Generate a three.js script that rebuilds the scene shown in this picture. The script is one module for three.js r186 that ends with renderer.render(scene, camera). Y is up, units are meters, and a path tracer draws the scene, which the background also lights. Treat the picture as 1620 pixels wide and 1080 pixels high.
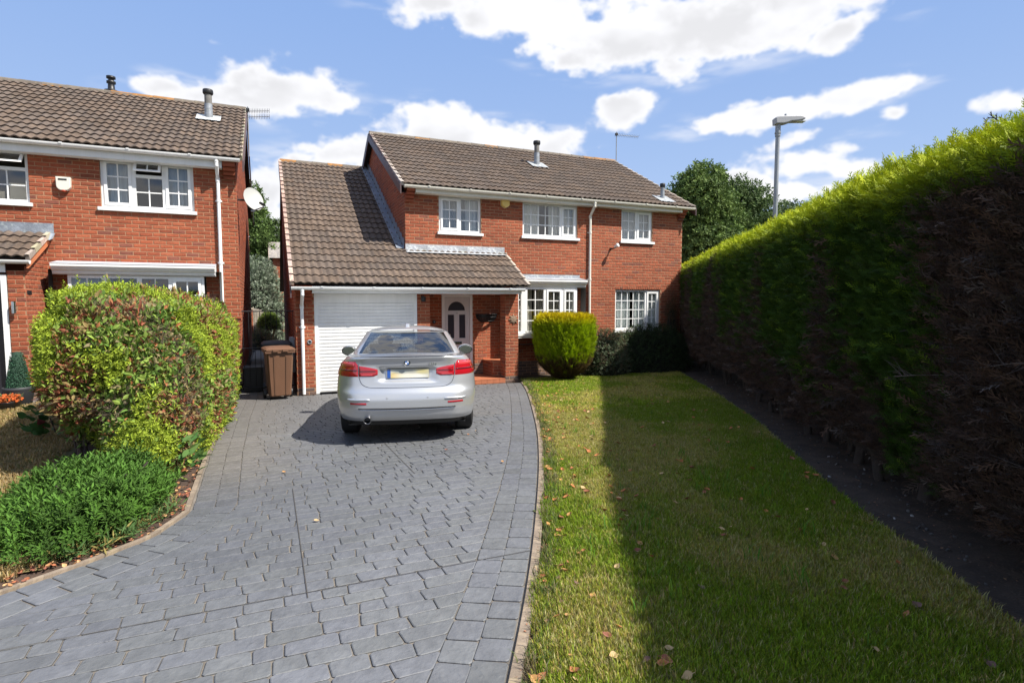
import * as THREE from 'three';
import { mergeGeometries } from 'three/addons/utils/BufferGeometryUtils.js';

// ---------------------------------------------------------------- camera, sky, sun, exposure
const V3 = (x, y, z) => new THREE.Vector3(x, y, z), D2R = Math.PI / 180;
const scene = new THREE.Scene();
const camera = new THREE.PerspectiveCamera(62.33, 1620 / 1080, 0.1, 900);
camera.position.set(0, 1.95, 0);
camera.rotation.order = 'YXZ';
camera.rotation.set(-4.163 * D2R, -23.32 * D2R, 0);
const renderer = new THREE.WebGLRenderer({ antialias: true });
renderer.toneMapping = THREE.LinearToneMapping;
renderer.toneMappingExposure = 1.8;
renderer.shadowMap.enabled = true;
renderer.shadowMap.type = THREE.PCFSoftShadowMap;

const SUN = V3(0.46, 0.775, 0.435).normalize();
const sun = new THREE.DirectionalLight(new THREE.Color().setRGB(1, 0.95, 0.86), 5);
sun.position.copy(SUN).multiplyScalar(60).add(V3(4, 0, -10));
sun.target.position.set(4, 0, -10);
sun.castShadow = true;
sun.shadow.mapSize.set(4096, 4096);
Object.assign(sun.shadow.camera, { left: -30, right: 30, top: 30, bottom: -30, near: 1, far: 140 });
scene.add(sun, sun.target);

// seeded randomness and noise
function rngOf(s) { return () => { s = (s + 0x6d2b79f5) | 0; let t = Math.imul(s ^ (s >>> 15), 1 | s); t = (t + Math.imul(t ^ (t >>> 7), 61 | t)) ^ t; return ((t ^ (t >>> 14)) >>> 0) / 4294967296; }; }
const R = rngOf(20240811);
const rr = (a, b) => a + (b - a) * R();
const clamp = (x, a = 0, b = 1) => Math.min(b, Math.max(a, x));
const smooth = (a, b, x) => { const t = clamp((x - a) / (b - a)); return t * t * (3 - 2 * t); };
const lerp = (a, b, t) => a + (b - a) * t;
function h3(x, y, z) { let h = Math.imul(x, 374761393) ^ Math.imul(y, 668265263) ^ Math.imul(z, 2147483647 - 58); h = Math.imul(h ^ (h >>> 13), 1274126177); h ^= h >>> 16; return (h >>> 0) / 4294967296; }
function n3(x, y, z) {
  const X = Math.floor(x), Y = Math.floor(y), Z = Math.floor(z); let u = x - X, v = y - Y, w = z - Z;
  u = u * u * (3 - 2 * u); v = v * v * (3 - 2 * v); w = w * w * (3 - 2 * w);
  const l = (a, b, t) => a + (b - a) * t;
  return l(l(l(h3(X, Y, Z), h3(X + 1, Y, Z), u), l(h3(X, Y + 1, Z), h3(X + 1, Y + 1, Z), u), v), l(l(h3(X, Y, Z + 1), h3(X + 1, Y, Z + 1), u), l(h3(X, Y + 1, Z + 1), h3(X + 1, Y + 1, Z + 1), u), v), w);
}
function fbm3(x, y, z, o = 4) { let s = 0, a = 0.5, t = 0; for (let i = 0; i < o; i++) { s += a * n3(x, y, z); t += a; a *= 0.5; x = x * 2.03 + 11.7; y = y * 2.03 + 5.3; z = z * 2.03 + 7.9; } return s / t; }
function pn(x, y, per, seed) {   // periodic in x and y
  const X = Math.floor(x), Y = Math.floor(y); let u = x - X, v = y - Y; u = u * u * (3 - 2 * u); v = v * v * (3 - 2 * v);
  const m = (a) => ((a % per) + per) % per, f = (a, b) => h3(m(a), m(b), seed);
  return lerp(lerp(f(X, Y), f(X + 1, Y), u), lerp(f(X, Y + 1), f(X + 1, Y + 1), u), v);
}
function pfbm(x, y, per, seed, o) { let s = 0, a = 0.5, t = 0; for (let i = 0; i < o; i++) { s += a * pn(x * per, y * per, per, seed + i); t += a; a *= 0.5; per *= 2; } return s / t; }

// sky: blue air and broken cumulus, the same all round
(function () {
  const W = 4096, H = 2048, data = new Float32Array(W * H * 4);
  // clouds seen from here: azimuth (0 towards the houses, right positive), elevation, half sizes in degrees, tilt, strength
  const CL = []; const cloud = (...a) => CL.push(a);
  cloud(24.6,26.4,11.71,2.55,-1.0,1.6); cloud(33.7,23.6,8.99,2.36,-4.0,1.6); cloud(42.4,23.9,10.55,2.92,-1.0,1.6); cloud(38.5,21.0,2.32,1.11,-15.0,1.0); cloud(48.7,24.4,7.13,1.87,-10.0,1.5); cloud(52.9,21.9,2.47,1.17,14.0,1.3); cloud(28.3,22.4,4.31,1.32,-12.0,1.2); cloud(34.8,30.5,24.73,4.65,-5.0,2); cloud(16.6,26.6,5.48,1.03,3.0,1.0); cloud(1.4,18.2,5.42,1.93,2.0,1.2); cloud(-4.3,17.4,5.22,1.18,12.0,1.1); cloud(-7.3,17.5,2.82,0.86,10.0,0.9); cloud(5.8,18.1,2.4,1.04,-10.0,0.9); cloud(-1.3,17.3,4.18,1.01,7.0,1.2); cloud(15.2,15.5,7.08,2.69,2.0,1.6); cloud(22.1,15.1,6.9,1.71,0.0,1.4); cloud(8.0,13.7,6.16,1.9,12.0,1.5); cloud(27.1,14.6,2.81,1.14,-6.0,1.2); cloud(13.4,12.6,12.24,2.08,2.0,1.7); cloud(3.4,13.0,2.8,0.77,19.0,0.9); cloud(34.4,17.8,2.16,0.97,17.0,0.9); cloud(43.7,16.1,4.51,1.06,6.0,1.3); cloud(48.2,16.3,4.65,1.32,-2.0,1.4); cloud(53.8,16.8,3.74,1.06,5.0,1.3); cloud(56.9,17.1,2.01,0.51,1.0,0.9); cloud(56.7,15.0,1.14,0.57,3.0,0.9); cloud(45.8,17.3,2.14,0.61,1.0,0.8); cloud(49.6,11.8,5.31,1.8,4.0,1.3); cloud(53.2,12.9,2.84,0.76,-2.0,1.0); cloud(46.0,10.7,3.75,1.66,-4.0,1.2); cloud(53.5,11.0,3.53,1.34,-10.0,1.3); cloud(50.2,9.7,7.02,1.29,-5.0,1.2); cloud(49.0,13.8,2.55,0.73,14.0,0.9); cloud(63.8,14.6,2.27,1.05,2.0,1.2); cloud(0.3,8.1,2.43,3.38,3.0,1.3); cloud(-0.2,10.0,1.6,0.77,4.0,0.8);;
    for (let j = 0; j < H; j++) {
    const el = ((j + 0.5) / H - 0.5) * Math.PI, y = Math.sin(el), c = Math.cos(el), ed = el / D2R;
    for (let i = 0; i < W; i++) {
      const a = ((i + 0.5) / W - 0.5) * 2 * Math.PI, x = c * Math.cos(a), z = c * Math.sin(a), k = (j * W + i) * 4;
      const up = Math.max(0, y), t = Math.pow(1 - up, 2.8);
      let r = lerp(0.2, 0.54, t), g = lerp(0.36, 0.69, t), b = lerp(0.74, 0.92, t);
      if (y > -0.02) {
        const az = Math.atan2(x, -z) / D2R;
        // broken cumulus everywhere: plane of clouds seen in perspective
        const s = 1 / (y + 0.2), px = x * s * 2.1, pz = z * s * 2.1;
        let den = (fbm3(px + 40, pz + 9, 3.3, 3) - 0.53) * 3.2;
        const inFrame = smooth(-34, -24, az) * (1 - smooth(72, 82, az)) * (1 - smooth(30, 38, ed));
        den = lerp(den, -3.2, inFrame);
        if (inFrame > 0) for (const [ca, ce, ra, re, ti, st] of CL) {
          let dx = az - ca, dy = ed - ce; if (Math.abs(dx) > ra * 2.2 || Math.abs(dy) > (ra + re) * 1.6) continue;
          const ct = Math.cos(ti * D2R), sn = Math.sin(ti * D2R), qx = (dx * ct + dy * sn) / ra, qy = (-dx * sn + dy * ct) / re;
          den = Math.max(den, (1 - Math.hypot(qx, qy)) * st);
        }
        if (den > -2.2) { const n1 = fbm3(x * 13, y * 22, z * 13, 6), n2 = fbm3(x * 30 + 3, y * 44, z * 30, 5);
        const n0 = fbm3(x * 5.5 + 9, y * 9, z * 5.5, 4), n4 = fbm3(x * 70, y * 95, z * 70, 3), d = den * 0.95 + 0.1 + (n0 - 0.5) * 1.0 + (n1 - 0.5) * 2.3 + (n2 - 0.5) * 1.5 + (n4 - 0.5) * 0.55;
        const wisp = fbm3(x * 9 - 4, y * 46, z * 9 + 2, 5), al = Math.max(Math.pow(smooth(-0.14, 0.55, d), 1.05), 0.5 * smooth(0.52, 0.78, wisp) * smooth(-1.1, -0.1, den)) * smooth(-0.02, 0.03, y);
        if (al > 0) {
          const thick = smooth(0.25, 1.3, d), sh = fbm3(x * 8 + 5, y * 16 - 3, z * 8, 4), shade = lerp(0.95, 0.77, thick * smooth(0.38, 0.62, sh)) ;
          const cr = shade, cg = shade * 1.005, cb = Math.min(1, shade * 1.04);
          r = lerp(r, cr, al); g = lerp(g, cg, al); b = lerp(b, cb, al);
        } }
      } else { r = 0.1; g = 0.11; b = 0.08; }
      data[k] = r * 0.6; data[k + 1] = g * 0.6; data[k + 2] = b * 0.6; data[k + 3] = 1;
    }
  }
  const t = new THREE.DataTexture(data, W, H, THREE.RGBAFormat, THREE.FloatType);
  t.mapping = THREE.EquirectangularReflectionMapping; t.magFilter = t.minFilter = THREE.LinearFilter; t.needsUpdate = true;
  scene.background = t; scene.environment = t;
})();

// ---------------------------------------------------------------- helpers
const used = new Map(), roots = new Map();
function numbered(n) { const k = used.get(n) ?? 0; used.set(n, k + 1); return k ? n + '_' + String(k).padStart(3, '0') : n; }
function shadows(m) { m.castShadow = m.receiveShadow = true; return m; }
function tag(o, label, category, group, kind) {
  if (label) o.userData.label = label; if (category) o.userData.category = category; if (group) o.userData.group = group; if (kind) o.userData.kind = kind; return o;
}
function thing(name, label, category, p = [0, 0, 0], group) {   // an empty group at the base of a thing; its parts are written in world coordinates and moved under it
  const o = new THREE.Group(); o.name = numbered(name); o.position.set(...p); scene.add(o); roots.set(o, o.position.clone());
  return tag(o, label, category, group);
}
function part(name, parent, geo, mat) {  // mesh or empty group under a thing or part; geometry in world coordinates
  const off = roots.get(parent), o = geo ? shadows(new THREE.Mesh(geo.clone ? geo : geo, mat)) : new THREE.Group();
  o.name = parent === scene ? numbered(name) : numbered(name);
  if (geo && off) geo.translate(-off.x, -off.y, -off.z);
  parent.add(o); roots.set(o, off ?? null); return o;
}
function placed(name, parent, geo, mat, matrix) {   // mesh that shares its geometry: matrix in world coordinates
  const o = shadows(new THREE.Mesh(geo, mat)), off = roots.get(parent);
  o.name = numbered(name); matrix.decompose(o.position, o.quaternion, o.scale); if (off) o.position.sub(off); parent.add(o); roots.set(o, off); return o;
}
function single(name, geo, mat, label, category, group, kind) { const o = shadows(new THREE.Mesh(geo, mat)); o.name = numbered(name); scene.add(o); return tag(o, label, category, group, kind); }
// triangle collector with flat normals, vertex colours and uv
class G {
  constructor() { this.p = []; this.c = []; this.t = []; }
  tri(a, b, c, col, ua, ub, uc) { this.p.push(a[0], a[1], a[2], b[0], b[1], b[2], c[0], c[1], c[2]); const k = col ?? [1, 1, 1]; for (let i = 0; i < 3; i++) this.c.push(k[0], k[1], k[2]); this.t.push(...(ua ?? [a[0], a[2] + a[1]]), ...(ub ?? [b[0], b[2] + b[1]]), ...(uc ?? [c[0], c[2] + c[1]])); }
  quad(a, b, c, d, col, ua, ub, uc, ud) { this.tri(a, b, c, col, ua, ub, uc); this.tri(a, c, d, col, ua, uc, ud); }
  box(x0, y0, z0, x1, y1, z1, col) {
    const q = (a, b, c, d) => this.quad(a, b, c, d, col);
    q([x0, y0, z1], [x1, y0, z1], [x1, y1, z1], [x0, y1, z1]); q([x1, y0, z0], [x0, y0, z0], [x0, y1, z0], [x1, y1, z0]);
    q([x0, y0, z0], [x0, y0, z1], [x0, y1, z1], [x0, y1, z0]); q([x1, y0, z1], [x1, y0, z0], [x1, y1, z0], [x1, y1, z1]);
    q([x0, y1, z1], [x1, y1, z1], [x1, y1, z0], [x0, y1, z0]); q([x0, y0, z0], [x1, y0, z0], [x1, y0, z1], [x0, y0, z1]); return this;
  }
  get n() { return this.p.length / 9; }
  geo() {
    const g = new THREE.BufferGeometry();
    g.setAttribute('position', new THREE.Float32BufferAttribute(this.p, 3)); g.setAttribute('color', new THREE.Float32BufferAttribute(this.c, 3)); g.setAttribute('uv', new THREE.Float32BufferAttribute(this.t, 2));
    g.computeVertexNormals(); return g;
  }
}
function plainBox(x0, y0, z0, x1, y1, z1) { return new G().box(x0, y0, z0, x1, y1, z1).geo(); }
function strip(g) { for (const k of Object.keys(g.attributes)) if (!['position', 'normal', 'uv'].includes(k)) g.deleteAttribute(k); return g.index ? g.toNonIndexed() : g; }
function merged(list) { return mergeGeometries(list.map(strip)); }
function cyl(a, b, r0, r1 = r0, seg = 12, open = false) {   // tapered round bar from a to b
  const A = V3(...a), B = V3(...b), d = B.clone().sub(A), g = new THREE.CylinderGeometry(r1, r0, d.length(), seg, 1, open);
  g.applyQuaternion(new THREE.Quaternion().setFromUnitVectors(V3(0, 1, 0), d.clone().normalize())); const m = A.add(B).multiplyScalar(0.5); g.translate(m.x, m.y, m.z); return g;
}
function tube(pts, r, seg = 24, rad = 8) { return new THREE.TubeGeometry(new THREE.CatmullRomCurve3(pts.map((p) => V3(...p))), seg, r, rad, false); }
function lathe(pts, x, y, z, seg = 24) { const g = new THREE.LatheGeometry(pts.map((p) => new THREE.Vector2(p[0], p[1])), seg); g.translate(x, y, z); return g; }
// textures
function tex(size, f, { srgb = false, rep = 1 } = {}) {
  const d = new Uint8Array(size * size * 4);
  for (let j = 0; j < size; j++) for (let i = 0; i < size; i++) { const v = f(i / size, j / size), k = (j * size + i) * 4; for (let c = 0; c < 3; c++) d[k + c] = clamp(Array.isArray(v) ? v[c] : v) * 255; d[k + 3] = 255; }
  const t = new THREE.DataTexture(d, size, size, THREE.RGBAFormat); t.wrapS = t.wrapT = THREE.RepeatWrapping; t.magFilter = THREE.LinearFilter; t.minFilter = THREE.LinearMipmapLinearFilter; t.generateMipmaps = true;
  if (srgb) t.colorSpace = THREE.SRGBColorSpace; t.repeat.set(rep, rep); t.needsUpdate = true; return t;
}
const std = (o) => { const { rgb, ...rest } = o, m = new THREE.MeshStandardMaterial({ roughness: 0.7, metalness: 0, ...rest }); if (rgb) m.color.setRGB(...rgb); return m; };
const phy = (o) => { const { rgb, ...rest } = o, m = new THREE.MeshPhysicalMaterial({ roughness: 0.7, metalness: 0, ...rest }); if (rgb) m.color.setRGB(...rgb); return m; };
const T = {
  brick: tex(512, (x, y) => { const a = pfbm(x, y, 12, 1, 5), b = pn(x * 200, y * 200, 200, 9); return 0.72 + 0.36 * a + 0.16 * (b - 0.5) - (b > 0.93 ? 0.22 : 0); }),
  brickB: tex(512, (x, y) => pfbm(x, y, 40, 4, 4)),
  tile: tex(512, (x, y) => { const a = pfbm(x, y, 6, 21, 6), b = pn(x * 160, y * 160, 160, 5), l = smooth(0.62, 0.72, pfbm(x, y, 22, 33, 3)); const v = 0.62 + 0.6 * (a - 0.3) + 0.22 * (b - 0.5); return [v + l * 0.3, v + l * 0.31, v + l * 0.2]; }),
  stone: tex(1024, (x, y) => { const a = pfbm(x, y, 5, 41, 5), b = pfbm(x, y * 1, 24, 47, 4); const v = 0.72 + 0.26 * (a - 0.5) + 0.26 * (b - 0.5); return [v, v, v * 1.01]; }),
  stoneB: tex(1024, (x, y) => 0.55 * pfbm(x, y, 10, 51, 5) + 0.45 * pow2(pfbm(x, y, 36, 57, 3))),
  soil: tex(512, (x, y) => { const a = pfbm(x, y, 8, 61, 6), b = pn(x * 120, y * 120, 120, 3); return 0.35 + 0.6 * a * (0.6 + 0.7 * b); }),
  paint: tex(512, (x, y) => 0.84 + 0.14 * pfbm(x, y, 5, 71, 6) + 0.06 * pfbm(x, y * 0.1 + 0.3, 40, 77, 2)),
  fine: tex(256, (x, y) => pfbm(x, y, 24, 75, 4)),
};
function pow2(x) { return x * x; }
const M = {
  mortar: std({ rgb: [0.37, 0.21, 0.12], roughness: 0.95, map: T.brick }),
  brick: std({ vertexColors: true, roughness: 0.86, map: T.brick, bumpMap: T.brickB, bumpScale: 0.004 }),
  tile: std({ vertexColors: true, roughness: 0.9, map: T.tile, bumpMap: T.tile, bumpScale: 0.004 }),
  upvc: std({ rgb: [0.8, 0.8, 0.79], roughness: 0.35, map: T.paint }),
  cream: std({ rgb: [0.72, 0.69, 0.6], roughness: 0.5, map: T.paint }),
  white: std({ rgb: [0.78, 0.78, 0.77], roughness: 0.5, map: T.paint }),
  glass: phy({ rgb: [0.9, 0.93, 0.93], roughness: 0.0, transmission: 1, thickness: 0, ior: 1.9 }),
  curtain: std({ rgb: [0.62, 0.6, 0.56], roughness: 0.95, side: THREE.DoubleSide }),
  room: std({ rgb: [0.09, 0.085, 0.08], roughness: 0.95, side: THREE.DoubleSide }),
  lead: std({ rgb: [0.26, 0.29, 0.34], roughness: 0.55, map: T.tile, bumpMap: T.fine, bumpScale: 0.006 }),
  barge: std({ rgb: [0.075, 0.045, 0.045], roughness: 0.5 }),
  cement: std({ rgb: [0.46, 0.37, 0.31], roughness: 0.95, map: T.tile }),
  black: std({ rgb: [0.012, 0.012, 0.013], roughness: 0.45 }),
  iron: std({ rgb: [0.02, 0.02, 0.022], roughness: 0.5, metalness: 0.2 }),
  galv: std({ rgb: [0.34, 0.36, 0.39], roughness: 0.5, metalness: 0.35, map: T.tile }),
  chrome: std({ rgb: [0.75, 0.76, 0.78], roughness: 0.15, metalness: 1 }),
  soil: std({ vertexColors: true, roughness: 1, map: T.soil, bumpMap: T.soil, bumpScale: 0.02 }),
  quarry: std({ rgb: [0.42, 0.14, 0.065], roughness: 0.6, map: T.brick }),
};
const slope = 0.026, groundY = (z) => slope * Math.max(0, z + 12.3);
function terrain(x, z) {   // the plot falls gently to the houses and rises to the neighbour's lawn
  return groundY(z) + 0.2 * smooth(-0.9, -3.2, x) * smooth(-7.5, -12, z);
}

// ---------------------------------------------------------------- brick walls, tiled roofs, windows
const eye = camera.position;
class Wall {   // a wall panel: u along it, v up, n outward
  constructor(o, U, N) { this.o = V3(...o); this.U = V3(...U); this.N = V3(...N); }
  at(u, v, n = 0) { return [this.o.x + this.U.x * u + this.N.x * n, this.o.y + v, this.o.z + this.U.z * u + this.N.z * n]; }
}
const FRONT = [[1, 0, 0], [0, 0, 1]], LEFTW = [[0, 0, 1], [-1, 0, 0]], RIGHTW = [[0, 0, -1], [1, 0, 0]];
const CO = 0.075;
function brickTone(u, v, dark) {
  const f = n3(u * 1.3, v * 2.1, 3.7), k = (0.84 + 0.3 * R()) * (0.82 + 0.36 * f) * (0.93 + 0.14 * fbm3(u * 0.45, v * 0.7, 9, 3)), h = R();
  let c = [0.305, 0.073, 0.029];
  if (h > 0.93) c = [0.21, 0.064, 0.038]; else if (h > 0.66) c = [0.32, 0.085, 0.036]; else if (h < 0.16) c = [0.275, 0.063, 0.025];
  if (dark) c = h > 0.5 ? [0.15, 0.095, 0.075] : [0.115, 0.08, 0.07];
  return c.map((x) => x * k);
}
function brickGeo(w, u0, u1, v0, v1, d, col) {   // one brick with softened arrises, d proud of the mortar
  const g = new G(), e = Math.min(0.006, (u1 - u0) / 4), b = 0.006, P = (u, v, n) => w.at(u, v, n), j = () => (R() - 0.5) * 0.0022;
  const F = [[u0 + e + j(), v0 + e + j()], [u1 - e + j(), v0 + e + j()], [u1 - e + j(), v1 - e + j()], [u0 + e + j(), v1 - e + j()]].map(([u, v]) => P(u, v, d + j()));
  const S = [[u0, v0], [u1, v0], [u1, v1], [u0, v1]].map(([u, v]) => P(u, v, d - b)), B = [[u0, v0], [u1, v0], [u1, v1], [u0, v1]].map(([u, v]) => P(u, v, -0.002));
  const ou = R() * 7, ov = R() * 7, uv = [[u0, v0], [u1, v0], [u1, v1], [u0, v1]].map(([u, v]) => [(u + ou) * 1.6, (v + ov) * 1.6]);
  g.quad(F[0], F[1], F[2], F[3], col, uv[0], uv[1], uv[2], uv[3]);
  for (let i = 0; i < 4; i++) { const k = (i + 1) % 4; g.quad(S[i], S[k], F[k], F[i], col, uv[i], uv[k], uv[k], uv[i]); g.quad(B[i], B[k], S[k], S[i], col.map((x) => x * 0.9), uv[i], uv[k], uv[k], uv[i]); }
  return g.geo();
}
// brickwork of one panel: mortar behind, bricks into the list; holes are [u0,u1,v0,v1]; clip(v) gives the ends of a course
function brickPanel(w, mortar, list, { len, v0 = 0, v1, holes = [], clip, dark = 0, score = 1, seed = 0, bricks = true, proud = 0.006, stretch }) {
  const rows = Math.round((v1 - v0) / CO);
  for (let r = 0; r < rows; r++) {
    const a = v0 + r * CO, b = a + CO, mid = (a + b) / 2;
    let spans = [clip ? clip(mid) : [0, len]];
    for (const h of holes) if (mid > h[2] && mid < h[3]) spans = spans.flatMap(([p, q]) => (h[1] <= p || h[0] >= q ? [[p, q]] : [[p, h[0]], [h[1], q]].filter((s) => s[1] - s[0] > 0.015)));
    for (const [p, q] of spans) {
      if (q - p < 0.01) continue;
      mortar.quad(w.at(p, a), w.at(q, a), w.at(q, b), w.at(p, b), [1, 1, 1], [p, a], [q, a], [q, b], [p, b]);
      if (!bricks) continue;
      const off = ((r + seed) % 2) * 0.1125;
      for (let k = Math.floor((p - off) / 0.225); ; k++) {
        let s = off + k * 0.225 + 0.006, e = s + 0.213; if (s >= q) break;
        s = Math.max(s, p + (p > 0.001 ? 0.0 : 0)); e = Math.min(e, q); if (e - s < 0.03) continue;
        const c = w.at((s + e) / 2, mid), d = V3(...c).sub(eye), face = Math.abs(d.clone().normalize().dot(w.N));
        list.push({ w, s, e, a: a + 0.0062, b: b - 0.0062, d: proud + (R() - 0.5) * 0.003, dark: r < dark, score: score * Math.sqrt(face) / d.length(), c });
      }
    }
  }
}
function finishBricks(wall, list, name = 'brick', most = 300) {
  list.sort((p, q) => q.score - p.score);
  const rest = [];
  list.forEach((k, i) => { const g = brickGeo(k.w, k.s, k.e, k.a, k.b, k.d, brickTone(k.s + k.c[2], k.a, k.dark)); if (i < most) part(name, wall, g, M.brick); else rest.push(g); });
  if (rest.length) tag(part('brickwork', wall, mergeGeometries(rest), M.brick), null, null, null, 'stuff');
}
// concrete roof tiles: two rolls to a tile
const GA = 0.32, TW = 0.3;
const tileVariants = [];
for (let k = 0; k < 10; k++) {
  const g = new G(), NX = 14, A = 0.028, len = GA + 0.05, hh = (x) => A * Math.pow(0.5 + 0.5 * Math.cos((x / TW) * 4 * Math.PI), 0.75) - A * 0.45;
  const c = 0.78 + 0.46 * R(), w = R(), col = [lerp(0.116, 0.142, w) * c, lerp(0.089, 0.098, w) * c, lerp(0.073, 0.07, w) * c], ou = R() * 3, ov = R() * 3, lift = rr(-0.002, 0.003);
  for (let i = 0; i < NX; i++) {
    const x0 = (i / NX) * TW, x1 = ((i + 1) / NX) * TW, a = hh(x0), b = hh(x1), f = 0.047 + lift, t = 0.026;
    const uv = [[x0 + ou, ov], [x1 + ou, ov], [x1 + ou, ov + len], [x0 + ou, ov + len]].map((p) => [p[0] * 1.4, p[1] * 1.4]);
    g.quad([x0, a + f, 0], [x1, b + f, 0], [x1, b + 0.018, -len], [x0, a + 0.018, -len], col, ...uv);
    g.quad([x0, a + f - t, -0.002], [x1, b + f - t, -0.002], [x1, b + f, 0], [x0, a + f, 0], col.map((q) => q * 0.8), ...uv);  // lip and underside coloured darker for the scalloped shadow line of each course
    g.quad([x0, a + f - t, -0.08], [x1, b + f - t, -0.08], [x1, b + f - t, -0.002], [x0, a + f - t, -0.002], col.map((q) => q * 0.8), ...uv);
  }
  const geo = g.geo(); geo.computeVertexNormals();
  { const n = geo.attributes.normal, p = geo.attributes.position;   // smooth the rolls along x
    for (let i = 0; i < p.count; i++) if (n.getY(i) > 0.5) { const x = p.getX(i), e = 0.002, s = (hh(x + e) - hh(x - e)) / (2 * e), v = V3(-s, 1, 0.03).normalize(); n.setXYZ(i, v.x, v.y, v.z); } }
  tileVariants.push(geo);
}
class Roof { // plane of a roof: u along the eaves, s up the slope from the eaves
  constructor(o, U, pitch, N0) { this.o = V3(...o); this.U = V3(...U); const back = V3(-N0[0], 0, -N0[2]); this.S = back.multiplyScalar(Math.cos(pitch)).add(V3(0, Math.sin(pitch), 0)); this.Nn = V3(N0[0], 0, N0[2]).multiplyScalar(Math.sin(pitch)).add(V3(0, Math.cos(pitch), 0)); }
  at(u, s, n = 0) { return this.o.clone().addScaledVector(this.U, u).addScaledVector(this.S, s).addScaledVector(this.Nn, n); }
}
function tileList(roof, list, { u0, u1, rows, skip, score = 1 }) {
  const basis = new THREE.Matrix4().makeBasis(roof.U, roof.Nn, roof.S.clone().negate());
  for (let r = 0; r < rows; r++) for (let i = 0; u0 + i * TW < u1 - 0.05; i++) {
    const u = u0 + i * TW; if (skip && skip(u + TW / 2, r * GA)) continue;
    const sc = Math.min(1, (u1 - u) / TW), p = roof.at(u, r * GA), m = new THREE.Matrix4().makeTranslation(p.x, p.y, p.z).multiply(basis).multiply(new THREE.Matrix4().makeRotationY((R() - 0.5) * 0.012)).multiply(new THREE.Matrix4().makeScale(sc, 1, 1));
    const d = roof.at(u + TW / 2, r * GA + GA / 2).sub(eye); list.push({ m, score: (score * Math.sqrt(Math.abs(d.clone().normalize().dot(roof.Nn)))) / d.length(), v: Math.floor(R() * 10) });
  }
}
function finishTiles(parent, list, most = 300) {
  list.sort((p, q) => q.score - p.score);
  const rest = [];
  list.forEach((t, i) => { if (i < most) placed('roof_tile', parent, tileVariants[t.v], M.tile, t.m); else { const g = tileVariants[t.v].clone(); g.applyMatrix4(t.m); rest.push(g); } });
  if (rest.length) tag(part('tile_courses', parent, mergeGeometries(rest), M.tile), null, null, null, 'stuff');
}
function sheet(roof, u0, u1, s0, s1, n) { const g = new G(), q = (u, s) => roof.at(u, s, n).toArray(); g.quad(q(u0, s0), q(u1, s0), q(u1, s1), q(u0, s1), [0.06, 0.05, 0.045]); return g.geo(); }
function ridge(parent, a, b, lichen) {   // half-round ridge tiles bedded end to end
  const A = V3(...a), B = V3(...b), L = A.distanceTo(B), d = B.clone().sub(A).normalize(), n = Math.ceil(L / 0.45);
  for (let k = 0; k < n; k++) {
    const g = new G(), s0 = k * 0.45, s1 = Math.min(L, s0 + 0.445), c0 = 0.85 + 0.35 * R(), orange = lichen && R() < lichen;
    const seg = 10, r0 = 0.125, r1 = 0.132, pt = (s, r, t) => { const th = Math.PI * (t / seg), q = A.clone().addScaledVector(d, s); const side = V3(d.z, 0, -d.x); q.addScaledVector(side, Math.cos(th) * r).add(V3(0, Math.sin(th) * r * 0.9 - 0.05, 0)); return q.toArray(); };
    for (let t = 0; t < seg; t++) { const col = orange && t > 2 && R() < 0.7 ? [0.36, 0.17, 0.05] : [0.17 * c0, 0.14 * c0, 0.11 * c0]; g.quad(pt(s0, r1, t + 1), pt(s0, r1, t), pt(s1, r0, t), pt(s1, r0, t + 1), col, [s0, t * 0.05], [s0, t * 0.05 + 0.05], [s1, t * 0.05 + 0.05], [s1, t * 0.05]); g.quad(pt(s0, r1, t), pt(s0, r1, t + 1), pt(s0, 0.02, t + 1), pt(s0, 0.02, t), col); }
    part('ridge_tile', parent, g.geo(), M.tile);
  }
}
function gutter(parent, x0, x1, y, z, mat) {   // half-round rainwater gutter with stop ends, unions and brackets, front face towards +z
  const list = [], half = (a, b, r) => { const g = new THREE.CylinderGeometry(r, r, b - a, 14, 1, true, 0, Math.PI); g.rotateZ(Math.PI / 2); g.rotateX(Math.PI / 2); const bb = g; bb.rotateX(0); bb.translate((a + b) / 2, y, z); return bb; };
  const prof = new THREE.Shape(); prof.moveTo(-0.056, 0.004); for (let i = 0; i <= 12; i++) { const t = Math.PI + (i / 12) * Math.PI; prof.lineTo(Math.cos(t) * 0.056, Math.sin(t) * 0.06); } prof.lineTo(0.056, 0.004); prof.lineTo(0.05, 0.004); for (let i = 12; i >= 0; i--) { const t = Math.PI + (i / 12) * Math.PI; prof.lineTo(Math.cos(t) * 0.05, Math.sin(t) * 0.054); }
  const ex = (a, b, k) => { const g = new THREE.ExtrudeGeometry(prof, { depth: b - a, bevelEnabled: false }); g.scale(k, k, 1); g.rotateY(Math.PI / 2); g.translate(a, y, z); return g; };
  list.push(ex(x0, x1, 1)); for (const x of [x0, x1]) list.push(cylHalf(x, y, z));
  part('gutter', parent, merged(list), mat);
  for (let x = x0 + 0.55; x < x1 - 0.2; x += 1.02) part('gutter_bracket', parent, merged([ex(x, x + 0.045, 1.12), new THREE.BoxGeometry(0.045, 0.02, 0.03).translate(x + 0.022, y + 0.004, z + 0.056)]), mat);
  void half;
}
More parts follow.
